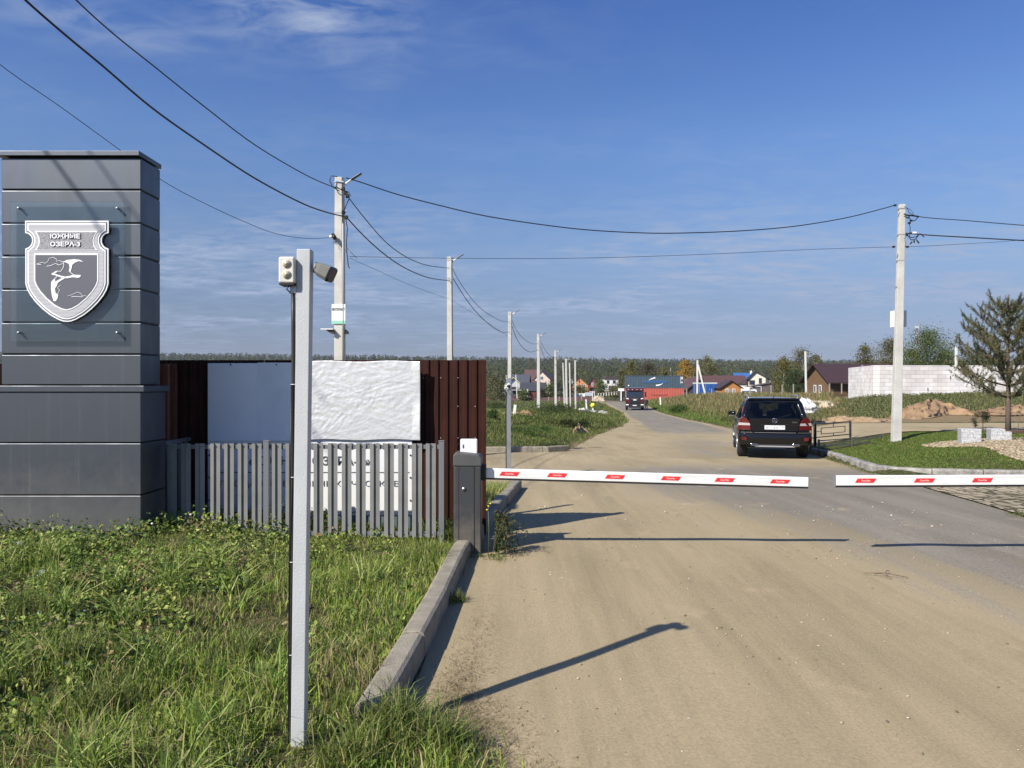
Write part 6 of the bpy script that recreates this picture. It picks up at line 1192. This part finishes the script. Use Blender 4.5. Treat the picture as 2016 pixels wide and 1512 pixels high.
# ================================================================ RIGHT SIDE: block walls, dirt, railing, bench, lawn things
def blockmat():
    m = bpy.data.materials.new('aerated_blocks'); m.use_nodes = True; t = m.node_tree; b = t.nodes['Principled BSDF']; b.inputs['Roughness'].default_value = .9
    g = t.nodes.new('ShaderNodeTexCoord'); s_ = t.nodes.new('ShaderNodeSeparateXYZ'); t.links.new(g.outputs['Object'], s_.inputs[0]); c = t.nodes.new('ShaderNodeCombineXYZ'); t.links.new(M2(t, 'ADD', s_.outputs[0], s_.outputs[1]), c.inputs[0]); t.links.new(s_.outputs[2], c.inputs[1])
    br_ = t.nodes.new('ShaderNodeTexBrick'); br_.inputs['Scale'].default_value = 1; br_.inputs['Brick Width'].default_value = .62; br_.inputs['Row Height'].default_value = .25; br_.inputs['Mortar Size'].default_value = .008; br_.inputs['Mortar Smooth'].default_value = .3
    br_.inputs['Color1'].default_value = (.86, .84, .80, 1); br_.inputs['Color2'].default_value = (.68, .66, .64, 1); br_.inputs['Mortar'].default_value = (.46, .44, .42, 1); t.links.new(c.outputs[0], br_.inputs['Vector'])
    n = t.nodes.new('ShaderNodeTexNoise'); n.inputs['Scale'].default_value = .7; n.inputs['Detail'].default_value = 6; t.links.new(g.outputs['Object'], n.inputs['Vector'])
    mx = t.nodes.new('ShaderNodeMix'); mx.data_type = 'RGBA'; mx.blend_type = 'MULTIPLY'; mx.inputs[0].default_value = 1; t.links.new(br_.outputs[0], mx.inputs[6]); t.links.new(RAMP(t, n.outputs[0], [(.35, (.84, .80, .78)), (.6, (1, 1, 1))]), mx.inputs[7]); t.links.new(mx.outputs[2], b.inputs['Base Color'])
    bp = t.nodes.new('ShaderNodeBump'); bp.inputs['Strength'].default_value = .5; bp.inputs['Distance'].default_value = .02; t.links.new(br_.outputs[1], bp.inputs['Height']); bp.invert = True; t.links.new(bp.outputs[0], b.inputs['Normal']); return m
mblk = blockmat(); mfnd = mat('foundation_sand', (.50, .42, .29), .9, var=.2, vscale=2)
A = Vector((PX(1733, 47), 47)); Bf = Vector((PX(1681, 55), 55)); zt_ = zof(719.5, 51)
t = thing('block_building', 'unfinished white aerated block walls without a roof', 'building', (A.x, A.y, 0)); zb_ = EYE-(788-HY)/F*47-.1
ztt = 2.95
def wallseg(p, q_, nm, holes=(), top=ztt):
    p = Vector((p[0]-A.x, p[1]-A.y)); q_ = Vector((q_[0]-A.x, q_[1]-A.y)); d = (q_-p).normalized(); n_ = Vector((-d.y, d.x)); 
    if n_.y < 0: n_ = -n_
    v = [(p.x, p.y, zb_), (q_.x, q_.y, zb_), (q_.x, q_.y, top), (p.x, p.y, top)]; v += [(a+n_.x*.38, b+n_.y*.38, z) for a, b, z in v]
    return MB().add(v, [(0, 1, 2, 3), (7, 6, 5, 4), (0, 4, 5, 1), (1, 5, 6, 2), (2, 6, 7, 3), (3, 7, 4, 0)], mblk).build(nm, t)
zt1 = EYE+(HY-719)/F*47; wallseg((A.x, A.y), (A.x+17, A.y+1.2), 'front_wall', top=zt1)
wallseg((Bf.x, Bf.y), (A.x-.02, A.y+.01), 'side_wall', top=zt1+.0); wallseg((Bf.x+.05, Bf.y+.3), (Bf.x+17, Bf.y+1.6), 'back_wall', top=zt1-.05)
ho = MB(); dS = (Bf-A).normalized(); nS = Vector((dS.y, -dS.x)); nS = nS if nS.y < 0 else -nS
for u, z0_, z1_ in ((2.2, 1.75, 2.0), (5.6, 2.15, 2.45)):
    p = dS*u; ho.bar((p.x+nS.x*.0, p.y+nS.y*.0, (z0_+z1_)/2), (p.x+dS.x*.55, p.y+dS.y*.55, (z0_+z1_)/2), .02, z1_-z0_, manthd)
ho.build('wall_opening', t)
nt_ = MB()
for r_, x in ((1.95, 4.6), (1.5, 6.2), (1.2, 3.1), (2.2, 9.0)): nt_.b2((x, -.0+x*1.2/17-.012, r_), (x+.05, x*1.2/17+.02, r_+.22), manthd)
nt_.build('joint_gap', t)
# foundation slab of sandy concrete left of the walls
o_ = MB().b2((0, 0, 0), (5.6, 6, .62), mfnd).build('foundation_slab', bevel=.05); o_.location = (PX(1641, 45), 45, zof(803, 45)-.3); o_.rotation_euler = (0, 0, R(-8)); tag(o_, 'low sand-coloured foundation slab at the left end of the block walls', 'foundation')
mound('sand_heap', 'pale sand heap sloping down from the foundation slab', [(1612, 806, 44), (1628, 803, 44), (1648, 800, 44)], 1.2, .45, mfnd, 'sand')
mound('dirt_pile', 'big orange-brown dirt pile right of the lawn pole', [(1768, 826, 36), (1800, 822, 36.5), (1840, 820, 37), (1880, 825, 36.5), (1910, 832, 36)], 1.7, .62, mdirt, 'dirt', rough=.25, seg=44)
mound('dirt_ridge', 'low clay ridge along the sandy track behind the railing', [(1590, 840, 34), (1630, 836, 34), (1670, 838, 34), (1720, 842, 34), (1760, 842, 34)], 1.1, .30, mclay, 'dirt', rough=.25, seg=40)
mound('dirt_ridge', 'low clay ridge at the right edge behind the pine', [(1925, 832, 36), (1965, 832, 36), (2010, 832, 36), (2060, 832, 36)], 1.3, .45, mdirt, 'dirt', rough=.25, seg=40)
# white sack heap
mb = bmesh.new(); bmesh.ops.create_icosphere(mb, subdivisions=4, radius=1)
for v_ in mb.verts:
    c = v_.co; n_ = 1+.10*math.sin(c.x*9+c.z*5)+.10*math.sin(c.z*11-c.y*7)+.06*math.sin(c.x*21+c.z*17); f_ = 1 if c.x < 0 else 1-.38*c.x; v_.co = Vector((c.x*.42*n_, c.y*.34*n_, max(-.2, c.z*.46*n_*f_)))
me = bpy.data.meshes.new('white_sack'); mb.to_mesh(me); mb.free(); me.materials.append(mat('sack_white', (.62, .60, .60), .6, var=.25, vscale=5, bump=.6, bscale=14)); o_ = bpy.data.objects.new('white_sack', me); C.objects.link(o_); o_.location = P(1587, 804, 33); tag(o_, 'crumpled white bulk sack lying in the weeds behind the car', 'sack')
# metal railing beside the car and lower hoop by the lawn
mrl = mat('rail_grey', (.14, .14, .13), .5, metal=.3)
def railing(name, label, a, b, ta, tb, D0_, D1_, panels, hgt, thick=.035):
    p, q_ = P(a, ta, D0_), P(b, tb, D1_); t = thing(name, label, 'railing', tuple(p)); d = q_-p; base0 = -(p.z-Hs(p.x, p.y)); base1 = (Hs(q_.x, q_.y)-p.z)
    MB().bar((0, 0, 0), tuple(d), thick, thick, mrl).build('top_rail', t)
    lo0, lo1 = Vector((0, 0, -hgt*.72)), d+Vector((0, 0, -hgt*.72)); MB().bar(lo0, lo1, thick*.8, thick*.8, mrl).build('bottom_rail', t)
    for k in range(panels+1): s_ = d*(k/panels); MB().bar(s_+Vector((0, 0, .04)), s_+Vector((0, 0, -hgt-.1)), thick*1.8 if k in (0, panels) else thick*1.3, thick*1.4, mrl).build('post', t)
    for k in range(panels):
        u0, u1 = d*((k+.16)/panels), d*((k+.84)/panels); A_, B_ = Vector((0, 0, -hgt*.24)), Vector((0, 0, -hgt*.56)); hp = MB()
        for m_, n_ in ((u0+A_, u1+A_), (u0+B_, u1+B_), (u0+A_, u0+B_), (u1+A_, u1+B_)): hp.bar(m_, n_, thick*.55, thick*.55, mrl)
        um = d*((k+.5)/panels); hp.bar(um, um+A_, thick*.5, thick*.5, mrl).bar(um+B_, um+Vector((0, 0, -hgt*.72)), thick*.5, thick*.5, mrl); c0 = d*((k+.04)/panels)
        hp.bar(u0+(A_+B_)/2, d*((k+.04)/panels)+(A_+B_)/2, thick*.5, thick*.5, mrl); hp.build('infill', t)
railing('metal_railing', 'brown-grey metal railing panel standing behind the right side of the car', 1605, 1674, 835, 830, 22.3, 24.0, 1, .56); railing('metal_railing', 'short end of railing hidden behind the right flank of the car', 1560, 1604, 838, 835.5, 22.0, 22.3, 1, .56)
railing('low_hoop_rail', 'low black hoop rail by the lawn corner near the lawn pole', 1612, 1737, 868, 858, 21.3, 22.6, 2, .24, .03)
# pine
def tubepath(mb, pts, r0, r1, m): mb.tube(pts, list(np.linspace(r0, r1, len(pts))), m, 7)
def pine():
    Dp = 22.6; b = P(1985, 862, Dp); g0 = Hs(b.x, Dp)-.05; t = thing('pine_tree', 'young pine with upswept branches and bare lower trunk at the right edge', 'tree', (b.x, Dp, g0)); mk = mat('pine_bark', (.13, .095, .07), .9, var=.3, vscale=14, bump=.6, bscale=40); Ht = zof(592, Dp)-g0
    mb = MB(); tr = [(0, 0, 0), (.0, .0, .8), (.01, 0, 1.6), (-.02, 0, 2.6), (.06, .0, 3.4), (.12, 0, Ht)]; tubepath(mb, tr, .085, .02, mk); mb.build('trunk', t)
    lm = MB(); tips = []
    def tuft(p, d, s_=1): tips.append((Vector(p), Vector(d).normalized(), s_))
    for z in (1.15, 1.5, 1.85, 2.2, 2.5, 2.8, 3.05, 3.3, 3.5, 3.7):
        nb_ = 7 if z < 2.9 else 4; f = (Ht-z)/(Ht-1.15)
        for k in range(nb_):
            a = k*6.283/nb_+z*2.1+random.uniform(-.3, .3); L_ = (1.35*f**.7+.32)*random.uniform(.75, 1.1); rise = .55+.55*(1-f)+random.uniform(-.1, .2); tx = np.interp(z, [p[2] for p in tr], [p[0] for p in tr])
            pts = [(tx, 0, z)]; 
            for q_ in (.35, .7, 1): pts.append((tx+math.cos(a)*L_*q_, math.sin(a)*L_*q_, z+L_*rise*q_**1.5*.8))
            lm.tube(pts, [.022*f+.008, .016*f+.006, .010, .006], mk, 5); P0 = [Vector(p) for p in pts]
            tuft(P0[-1], P0[-1]-P0[-2]+Vector((0, 0, .1)), 1.2)
            for q_ in np.linspace(.25, .97, 10 if f > .4 else 7):
                i = min(2, int(q_*3)); c = P0[i].lerp(P0[i+1], q_*3-i); off = Vector((random.gauss(0, .5), random.gauss(0, .5), .55)).normalized()*random.uniform(.14, .34)*(f*.5+.6); off += (P0[i+1]-P0[i]).normalized()*.10
                lm.tube([c, c+off], [.006, .004], mk, 4); tuft(c+off, off+Vector((0, 0, .2)), random.uniform(.8, 1.1)); tuft(c+off*.55, off+Vector((0, 0, .1)), .9); tuft(c, off, .8)
    for z in (3.6, 3.8, 4.0, Ht): tuft((.08, 0, z), (random.uniform(-.3, .3), 0, 1), 1)
    lm.build('branches', t)
    V = []; cols = []
    for p, d, s_ in tips:
        n = 44; dd = np.array(d)[None]*rng.uniform(.2, 1.3, (n, 1))+rng.normal(0, .75, (n, 3)); dd /= np.linalg.norm(dd, axis=1)[:, None]; o0 = np.array(p)[None]-np.array(d)[None]*rng.uniform(-.03, .20, (n, 1))*s_+rng.normal(0, .012, (n, 3)); L_ = rng.uniform(.05, .09, (n, 1))*s_; sd_ = np.cross(dd, rng.normal(size=(n, 3))); sd_ /= np.linalg.norm(sd_, axis=1)[:, None]
        V.append(np.stack([o0-sd_*.0062, o0+sd_*.0062, o0+dd*L_], 1)); c = np.array([(.11, .13, .055), (.17, .165, .075), (.22, .17, .09)][rng.choice(3, p=[.45, .35, .2])])*rng.uniform(.8, 1.25); cols.append(np.tile(c, (n*3, 1)))
    V = np.concatenate(V).reshape(-1, 3); npmesh('needles', V, np.arange(len(V)).reshape(-1, 3), np.concatenate(cols), mveg, t)
pine()
# granite blocks and bench plank
mgn = mat('granite', (.60, .60, .60), .75, vscale=26, col2=(.25, .255, .26), bump=.5, bscale=60)
def gblock(px0, px1, pyt, pyb, D, notch, label):
    a, b = P(px0, pyb, D), P(px1, pyt, D); w_ = b.x-a.x; h_ = b.z-a.z; g0 = Hs((a.x+b.x)/2, D+.2); t = MB(); h_ = b.z-g0
    pf_ = [(0, -.05), (w_, -.05), (w_, h_-(.06 if notch else 0)), (w_-(.13 if notch else 0), h_-(.06 if notch else 0)), (w_-(.13 if notch else .0), h_), (0, h_)] if notch else [(0, -.05), (w_, -.05), (w_, h_), (0, h_)]
    t.prism(pf_, 0, .42, mgn); o_ = t.build('granite_block', bevel=.012); o_.location = (a.x, D, g0); o_.rotation_euler = (0, 0, R(-19)); tag(o_, label, 'granite block', 'granite blocks on the gravel bed'); return o_
DG = 18.1
gblock(1893, 1927.5, 844.5, 878, DG, False, 'rough grey granite cube standing alone on the gravel, nearer the lawn pole')
bn = thing('stone_bench', 'bench of a brown plank resting on a notched granite block at the right edge', 'bench', (PX(1951, DG), DG, 0)); gb_ = gblock(1951, 1986.5, 844.5, 877, DG, True, None); gb_.parent = bn; gb_.location = (0, 0, gb_.location.z); gb_.name = 'block_support'
for k_ in ('category', 'group', 'label'): 
    if k_ in gb_: del gb_[k_]
zz0 = P(0, 850.5, DG).z; MB().b2((PX(1974, DG)-bn.location.x, .02, zz0-.035), (2.9, .40, zz0+.025), mat('bench_wood', (.115, .065, .04), .6, var=.3, vscale=3, stretch=(.3, 6, 1))).build('plank', bn, bevel=.006)
g2 = gb_.copy(); C.objects.link(g2); g2.parent = bn; g2.location = (2.6, 0, gb_.location.z)
# small ornamental conifers on the lawn
def bush(px, py, D, w_, h_, label, cols, n=900, s_=.03, nm='shrub', stem=0, cat='shrub'):
    b = P(px, py, D); g0 = Hs(b.x, D); t = thing(nm, label, cat, (b.x, D, g0)); cs_ = [(rng.normal(0, w_*.28), rng.normal(0, w_*.2), stem+rng.uniform(.15, .8)*h_) for _ in range(7)]
    c = np.array(cs_)[rng.integers(0, 7, n)]+rng.normal(0, 1, (n, 3))*np.array([w_*.15, w_*.15, h_*.13]); c[:, 2] = np.maximum(c[:, 2], .02)
    npmesh('foliage', *leaves(c, rng.uniform(.6, 1.4, n)*s_, palette(n, cols, [1]*len(cols)), 1.0, aspect=.35), mveg, t); MB().tube([(0, 0, -.05), (0, 0, stem+h_*.6)], .012, mat('pine_bark', (.13, .095, .07)), 6).build('stem', t)
dk_ = [(.03, .05, .02), (.045, .07, .028)]; lt = [(.09, .12, .035), (.12, .14, .05)]
bush(1919.5, 843, 20.5, .16, .30, 'tiny brown-topped grafted pine on a thin stem left of the dark dwarf pine', [(.08, .07, .035), (.05, .06, .03)], 400, .03, stem=.28); bush(1935, 830, 23.5, .36, .55, 'dark dwarf pine with open centre behind the lone granite block', dk_+lt, 1000, .04, stem=.25); bush(1930.5, 842, 19, .10, .16, 'very small round dark conifer above the lone granite block', dk_, 300, .022); bush(1949, 843, 19, .18, .24, 'small bushy conifer left of the notched granite block', dk_+lt, 500, .028); bush(1957, 843, 18.4, .18, .26, 'small dark upright conifer above the notched granite block', dk_, 400, .028); bush(1964.5, 845, 19, .10, .12, 'smallest dark conifer closest to the pine trunk', dk_, 250, .022)
o_ = MB().tube([(0, 0, 0), (.1, 0, .45), (.17, 0, .95), (.20, 0, 1.25)], .008, mst, 5).build('garden_stake'); o_.location = (PX(2000, 21), 21, Hs(PX(2000, 21), 21)); tag(o_, 'thin leaning green stake right of the pine trunk', 'stake')
# field posts in front of the village, right
for i, (px, pt, pb, lb_) in enumerate(((1477, 760, 778, 'by the white van'), (1518, 758, 776, 'under the asymmetric cream house'), (1540, 757, 776, 'left of the birch clump'), (1562, 756, 774, 'at the foot of the birch clump'), (1633, 755, 774, 'left under the log house veranda'), (1657, 755, 772, 'right under the log house veranda'))):
    bare(px, pt, px, pb, 92, 'slim weathered fence post '+lb_, .12, mat('post_weathered', (.30, .27, .22), .8), 'fence_post', 'post', 'weathered posts along the field')
for i, (px, lb_) in enumerate(((1401, 'before the blue cabin nearest the wooden cabin'), (1438, 'before the wooden cabin'), (1352, 'before the low brown house left of the blue cabins'))):
    bare(px, 765, px, 777, 130, 'short weathered fence post '+lb_, .14, mat('post_weathered', (.30, .27, .22), .8), 'fence_post', 'post', 'weathered posts along the field')
# white van
D = 178; t = thing('white_van', 'white van parked beyond the field by the grey garage', 'van', (PX(1472, D), D, zof(775.5, D))); MB().prism([(-2.0, .35), (1.9, .35), (1.95, .95), (1.3, 1.15), (.7, 1.62), (-1.9, 1.68), (-2.0, 1.5)], -.9, .9, mwhitep).build('body', t, bevel=.08); MB().prism([(.5, 1.12), (1.15, 1.14), (.72, 1.5), (.4, 1.5)], -.93, -.88, mwin).b2((-1.7, -.93, .5), (1.5, -.905, .72), mat('van_stripe', (.05, .08, .18), .5)).build('window', t)
for x in (-1.3, 1.25): MB().cyl((x, -.92, .34), (x, -.7, .34), .34, mtyre, 18).build('wheel', t)
# twig and leaf bits on the road
tw = MB()
for a, b in (((3.05, 6.45), (3.35, 6.30)), ((3.2, 6.38), (3.3, 6.52)), ((3.12, 6.42), (3.2, 6.28))): tw.tube([(a[0], a[1], .014), ((a[0]+b[0])/2, (a[1]+b[1])/2+.02, .03), (b[0], b[1], .014)], .003, mat('twig', (.12, .07, .045), .8), 5)
o_ = tw.build('dry_twig'); tag(o_, 'dry reddish twig lying on the road beyond the long shadow', 'twig')
# ================================================================ TREES AND FOREST
mbark = mat('tree_bark', (.16, .13, .10), .9, var=.3); mbirch = mat('birch_bark', (.50, .48, .43), .8, var=.3, vscale=3)
PAL = {'dark': [(.045, .07, .024), (.07, .095, .03), (.095, .12, .04)], 'green': [(.085, .12, .03), (.12, .155, .042), (.15, .175, .055)], 'olive': [(.13, .13, .042), (.17, .16, .055), (.10, .105, .036), (.21, .17, .065)], 'yellow': [(.42, .24, .025), (.50, .31, .035), (.30, .20, .03)], 'yellowgreen': [(.17, .155, .035), (.22, .18, .045), (.11, .12, .032)], 'brown': [(.12, .085, .04), (.09, .07, .035), (.07, .07, .03)]}
def tree(name, label, pxc, pyt, pyb, D, wpx, pal, n=1500, trunk=None, low=.25, airy=.5, seed=0, group=None, cat='tree', ls=None, shape='oval'):
    rs = np.random.default_rng(1000+int(pxc*3)+seed); b = P(pxc, pyb, D); h = P(0, pyt, D).z-b.z; w_ = wpx*D/F; t = thing(name, label, cat, tuple(b), 0, group)
    tb = MB(); tm = trunk or mbark; r0 = max(.05, h*.016); tb.tube([(0, 0, -1.0), (0, 0, h*.3), (rs.normal(0, .02)*h, 0, h*.6), (rs.normal(0, .03)*h, 0, h*.93)], [r0*1.2, r0, r0*.6, r0*.2], tm, 7)
    n = int(n*1.7); nc = int(22+16*(w_/h)); cen = []; 
    for k in range(nc):
        z = rs.uniform(low, .97); prof = math.sin(math.pi*min(1, ((z-low)/(1-low))**.75*.93+.06))**.7 if shape == 'oval' else (1-(z-low)/(1-low))**.8*.9+.1
        a = rs.uniform(0, 6.283); rr = w_*.5*prof*rs.uniform(.25, .95); c = (math.cos(a)*rr, math.sin(a)*rr, z*h); cen.append((*c, (.14+.12*rs.random())*w_*(.5+.5*prof)))
        if k % 2 == 0: tb.tube([(0, 0, max(.1, z-.22)*h), (c[0]*.5, c[1]*.5, (z-.08)*h), c], [r0*.45, r0*.3, r0*.12], tm, 5)
    tb.build('trunk', t); cen = np.array(cen); i = rs.integers(0, len(cen), n); pts = cen[i, :3]+rs.normal(0, 1, (n, 3))*cen[i, 3:4]*np.array([1, 1, .8]); pts = pts[(pts[:, 2] > low*h*.5) & (pts[:, 2] < h*1.06)] if False else pts; pts[:, 2] = np.maximum(pts[:, 2], .05)
    s_ = (ls or max(.12, D/747*.9))*1.55; n = len(pts); cc_ = np.array(PAL[pal])[rs.integers(0, len(PAL[pal]), n)]*rs.uniform(.7, 1.3, (n, 1))*(rs.uniform(.75, 1.25, (len(cen), 1))[i])
    npmesh('crown', *leaves(pts, rs.uniform(.6, 1.3, n)*s_, np.clip(cc_, 0, 1), .9), mveg, t); return t
tree('birch_tree', 'slim birch behind the block walls, left of the lawn pole', 1700, 683, 735, 130, 34, 'olive', 1400, mbirch, .25, seed=1)
tree('birch_tree', 'wider pale-stemmed birch partly hidden by the lawn pole', 1752, 667, 735, 120, 46, 'olive', 2200, mbirch, .2, seed=2); tree('leafy_tree', 'broad green willow-like tree right of the lawn pole under the lattice mast', 1826, 656, 735, 105, 84, 'green', 5200, mbark, .12, seed=3)
tree('leafy_tree', 'low dark green tree at the left foot of the broad willow-like tree', 1797, 692, 732, 112, 40, 'green', 1500, mbark, .1, seed=4); tree('leafy_tree', 'low tree leaning out at the right foot of the broad willow-like tree', 1858, 690, 732, 110, 36, 'green', 1300, mbark, .1, seed=5)
tree('leafy_tree', 'dark treetops just above the block walls beside the pine', 1925, 700, 730, 140, 70, 'dark', 1800, mbark, .1, seed=6)
tree('birch_tree', 'yellowing birch with bare pale stems right of the asymmetric cream house', 1543, 704, 776, 140, 34, 'yellowgreen', 1900, mbirch, .12, seed=7); tree('birch_tree', 'tall thin-crowned birch directly behind the slim pale pole', 1580, 690, 775, 150, 50, 'olive', 2300, mbirch, .15, seed=8); tree('birch_tree', 'green-yellow birch rising over the log house gable', 1608, 698, 770, 150, 28, 'yellowgreen', 1300, mbirch, .12, seed=9)
tree('leafy_tree', 'dense dark green bush tree left of the log house', 1566, 733, 776, 125, 52, 'dark', 2600, mbark, .02, seed=10); tree('leafy_tree', 'olive shrub tree between the cream house and the birches', 1530, 745, 774, 200, 26, 'olive', 900, mbark, .02, seed=11)
tree('maple_tree', 'bright yellow-orange autumn tree right of the containers', 1349, 711, 765, 265, 27, 'yellow', 1500, mbark, .12, seed=12); tree('leafy_tree', 'green tree touching the yellow autumn tree on its right', 1367, 722, 768, 275, 24, 'olive', 900, mbark, .05, seed=13)
tree('birch_tree', 'yellow-green birch behind the upright of the A-shaped pole', 1394, 704, 768, 290, 34, 'yellowgreen', 1400, mbirch, .1, seed=14); tree('leafy_tree', 'olive tree between the yellow tree and the yellow-green birch', 1380, 728, 768, 280, 24, 'olive', 700, mbark, .05, seed=15)
tree('leafy_tree', 'yellow-green tree left of the blue container', 1240, 710, 778, 215, 26, 'yellowgreen', 1500, mbark, .05, seed=16); tree('leafy_tree', 'brownish broad tree behind the left end of the blue container', 1276, 716, 770, 240, 42, 'brown', 1700, mbark, .05, seed=17); tree('leafy_tree', 'olive tree behind the middle of the blue container', 1308, 724, 770, 245, 30, 'olive', 900, mbark, .05, seed=18)
tree('leafy_tree', 'olive-brown tree between the white house and the container stack', 1223, 728, 778, 230, 20, 'olive', 900, mbark, .03, seed=19)
for i, (px, pt, pb, D, w_, pal, lb_) in enumerate(((972, 740, 790, 190, 34, 'olive', 'olive bushy tree between the brown sheet fence and the steel post'), (988, 752, 788, 200, 20, 'dark', 'dark bush left of the steel camera post'), (1094, 750, 788, 228, 44, 'dark', 'dark green tree below the pinkish gabled house'), (1116, 752, 786, 236, 26, 'dark', 'dark tree left of the orange brick house'), (1083, 760, 788, 222, 26, 'green', 'green bush before the pinkish house'), (1182, 748, 782, 250, 22, 'green', 'dark green bush between the maroon house and the white house'), (1142, 762, 780, 250, 30, 'olive', 'olive bushes at the foot of the orange brick house'), (1212, 764, 783, 200, 34, 'olive', 'olive hedge-like tree below the white house'), (1065, 766, 790, 218, 20, 'brown', 'reddish brown bush behind the long fence'), (1031, 768, 790, 216, 18, 'green', 'small green bush left of the low porch house'))):
    tree('leafy_tree', lb_, px, pt, pb, D, w_, pal, 1000, mbark, .0, seed=30+i)
# clumps in the road-side fields
for i, (px, py, D, w_, h_, lb_, cs) in enumerate(((1338, 806, 72, 1.8, 1.1, 'bright green bush in the weeds right of the road', [(.06, .11, .02), (.08, .14, .03)]), (1070, 838, 36, 2.4, .8, 'dark leafy bush on the left plot under the fifth lamp pole', [(.05, .08, .02), (.07, .10, .025)]), (1128, 842, 34, 1.1, .55, 'very dark low bush beside the clay clods', [(.03, .045, .015), (.05, .06, .02)]), (972, 846, 33, .6, .5, 'dark seedling tuft by the steel post', [(.05, .09, .02)]), (985, 800, 70, 3.5, .9, 'dark shrub on the plot before the long brown fence', [(.05, .07, .02)]), (1048, 868, 26.5, 1.3, .45, 'fresh green leafy clump behind the far kerb', [(.07, .14, .02), (.05, .10, .02)]), (1092, 822, 48, 2.6, .7, 'olive weed clump behind the dark leafy bush', [(.08, .10, .03), (.05, .07, .02)]))):
    bush(px, py, D, w_, h_, lb_, cs, 1600, .06*D/40+.02, 'bush', cat='bush')
def forest():
    n = 13500; u = rng.uniform(-60, 2200, n); v = rng.uniform(0, 1, n); D = 430*(1650/430)**(v**.9); k = rng.uniform(size=n) < np.where(D < 600, 1, .8); u = u[k]; D = D[k]; n = len(u); X = (u-1008)/F*D; Z = H(X, D)
    h = rng.uniform(11, 15.5, n)*(.85+.22*clump(X, D, .02, 3)); h = np.where(D > 1380, h*.85, h); w_ = h*rng.uniform(.45, .75, n)
    kinds = np.array([(.050, .070, .022), (.034, .054, .020), (.070, .086, .028), (.092, .084, .034), (.080, .060, .030), (.115, .10, .035)]); pi_ = rng.choice(6, n, p=[.38, .16, .22, .13, .07, .04]); base = kinds[pi_]*rng.uniform(.8, 1.2, (n, 1)); con = pi_ == 1
    V = []; T = []; K = []
    m = np.clip(34000/D, 22, 70).astype(int); idx = np.repeat(np.arange(n), m); N_ = len(idx); a = rng.uniform(0, 6.283, N_); t_ = rng.uniform(.12, 1, N_); prof = np.where(con[idx], (1-t_)*1.0+.08, np.sin(np.pi*np.clip(t_**.8*.95+.03, 0, 1))**.6); rr = w_[idx]*.55*prof*rng.uniform(.35, 1.05, N_)
    lump = .5+.5*np.sin(a*3+idx*1.7)*np.cos(t_*9+idx); rr *= (.75+.35*lump); pts = np.stack([X[idx]+np.cos(a)*rr, D[idx]+np.sin(a)*rr, Z[idx]-.8+t_*h[idx]], -1)
    s_ = np.clip(D[idx]/747*1.35, .9, 2.3)*rng.uniform(.6, 1.25, N_); c = base[idx]*rng.uniform(.8, 1.2, (N_, 1)); v1 = leaves(pts, s_, c, .8, aspect=.75)
    # pale trunks along the front edge
    f = np.where((D < 640) & (rng.uniform(size=n) < .12))[0]; nb_ = len(f); zb_ = Z[f]-.5; ht = h[f]*rng.uniform(.6, .95, nb_); xs2 = X[f]+rng.normal(0, 1, nb_); ys2 = D[f]-w_[f]*.42; wt_ = rng.uniform(.10, .2, nb_)
    TV = np.stack([np.stack([xs2-wt_, ys2, zb_], -1), np.stack([xs2+wt_, ys2, zb_], -1), np.stack([xs2+wt_*.6, ys2, zb_+ht], -1), np.stack([xs2-wt_*.6, ys2, zb_+ht], -1)], 1).reshape(-1, 3); TT = (np.arange(nb_)[:, None, None]*4+np.array([[0, 1, 2], [0, 2, 3]])[None]).reshape(-1, 3); tc_ = np.repeat(palette(nb_, [(.22, .20, .17), (.13, .11, .09)], [.5, .5]), 4, 0)
    o_ = npmesh('forest', *join([v1, (TV, TT, tc_)]), vegmat('forest_leaf', .12, .8)); tag(o_, 'autumn forest covering the far hillside along the horizon', 'forest', kind='stuff')
forest()
# ---------------------------------------------------------------- haze
hz = MB().b2((-2600, -330, -80), (2600, 2900, 95), mat('haze_air')).build('haze'); tag(hz, kind='stuff')
m = MATS['haze_air']; t = m.node_tree; t.nodes.clear(); pv = t.nodes.new('ShaderNodeVolumePrincipled'); pv.inputs['Color'].default_value = (.80, .87, 1.0, 1); pv.inputs['Density'].default_value = .00011; pv.inputs['Anisotropy'].default_value = .1
oo = t.nodes.new('ShaderNodeOutputMaterial'); t.links.new(pv.outputs[0], oo.inputs['Volume'])
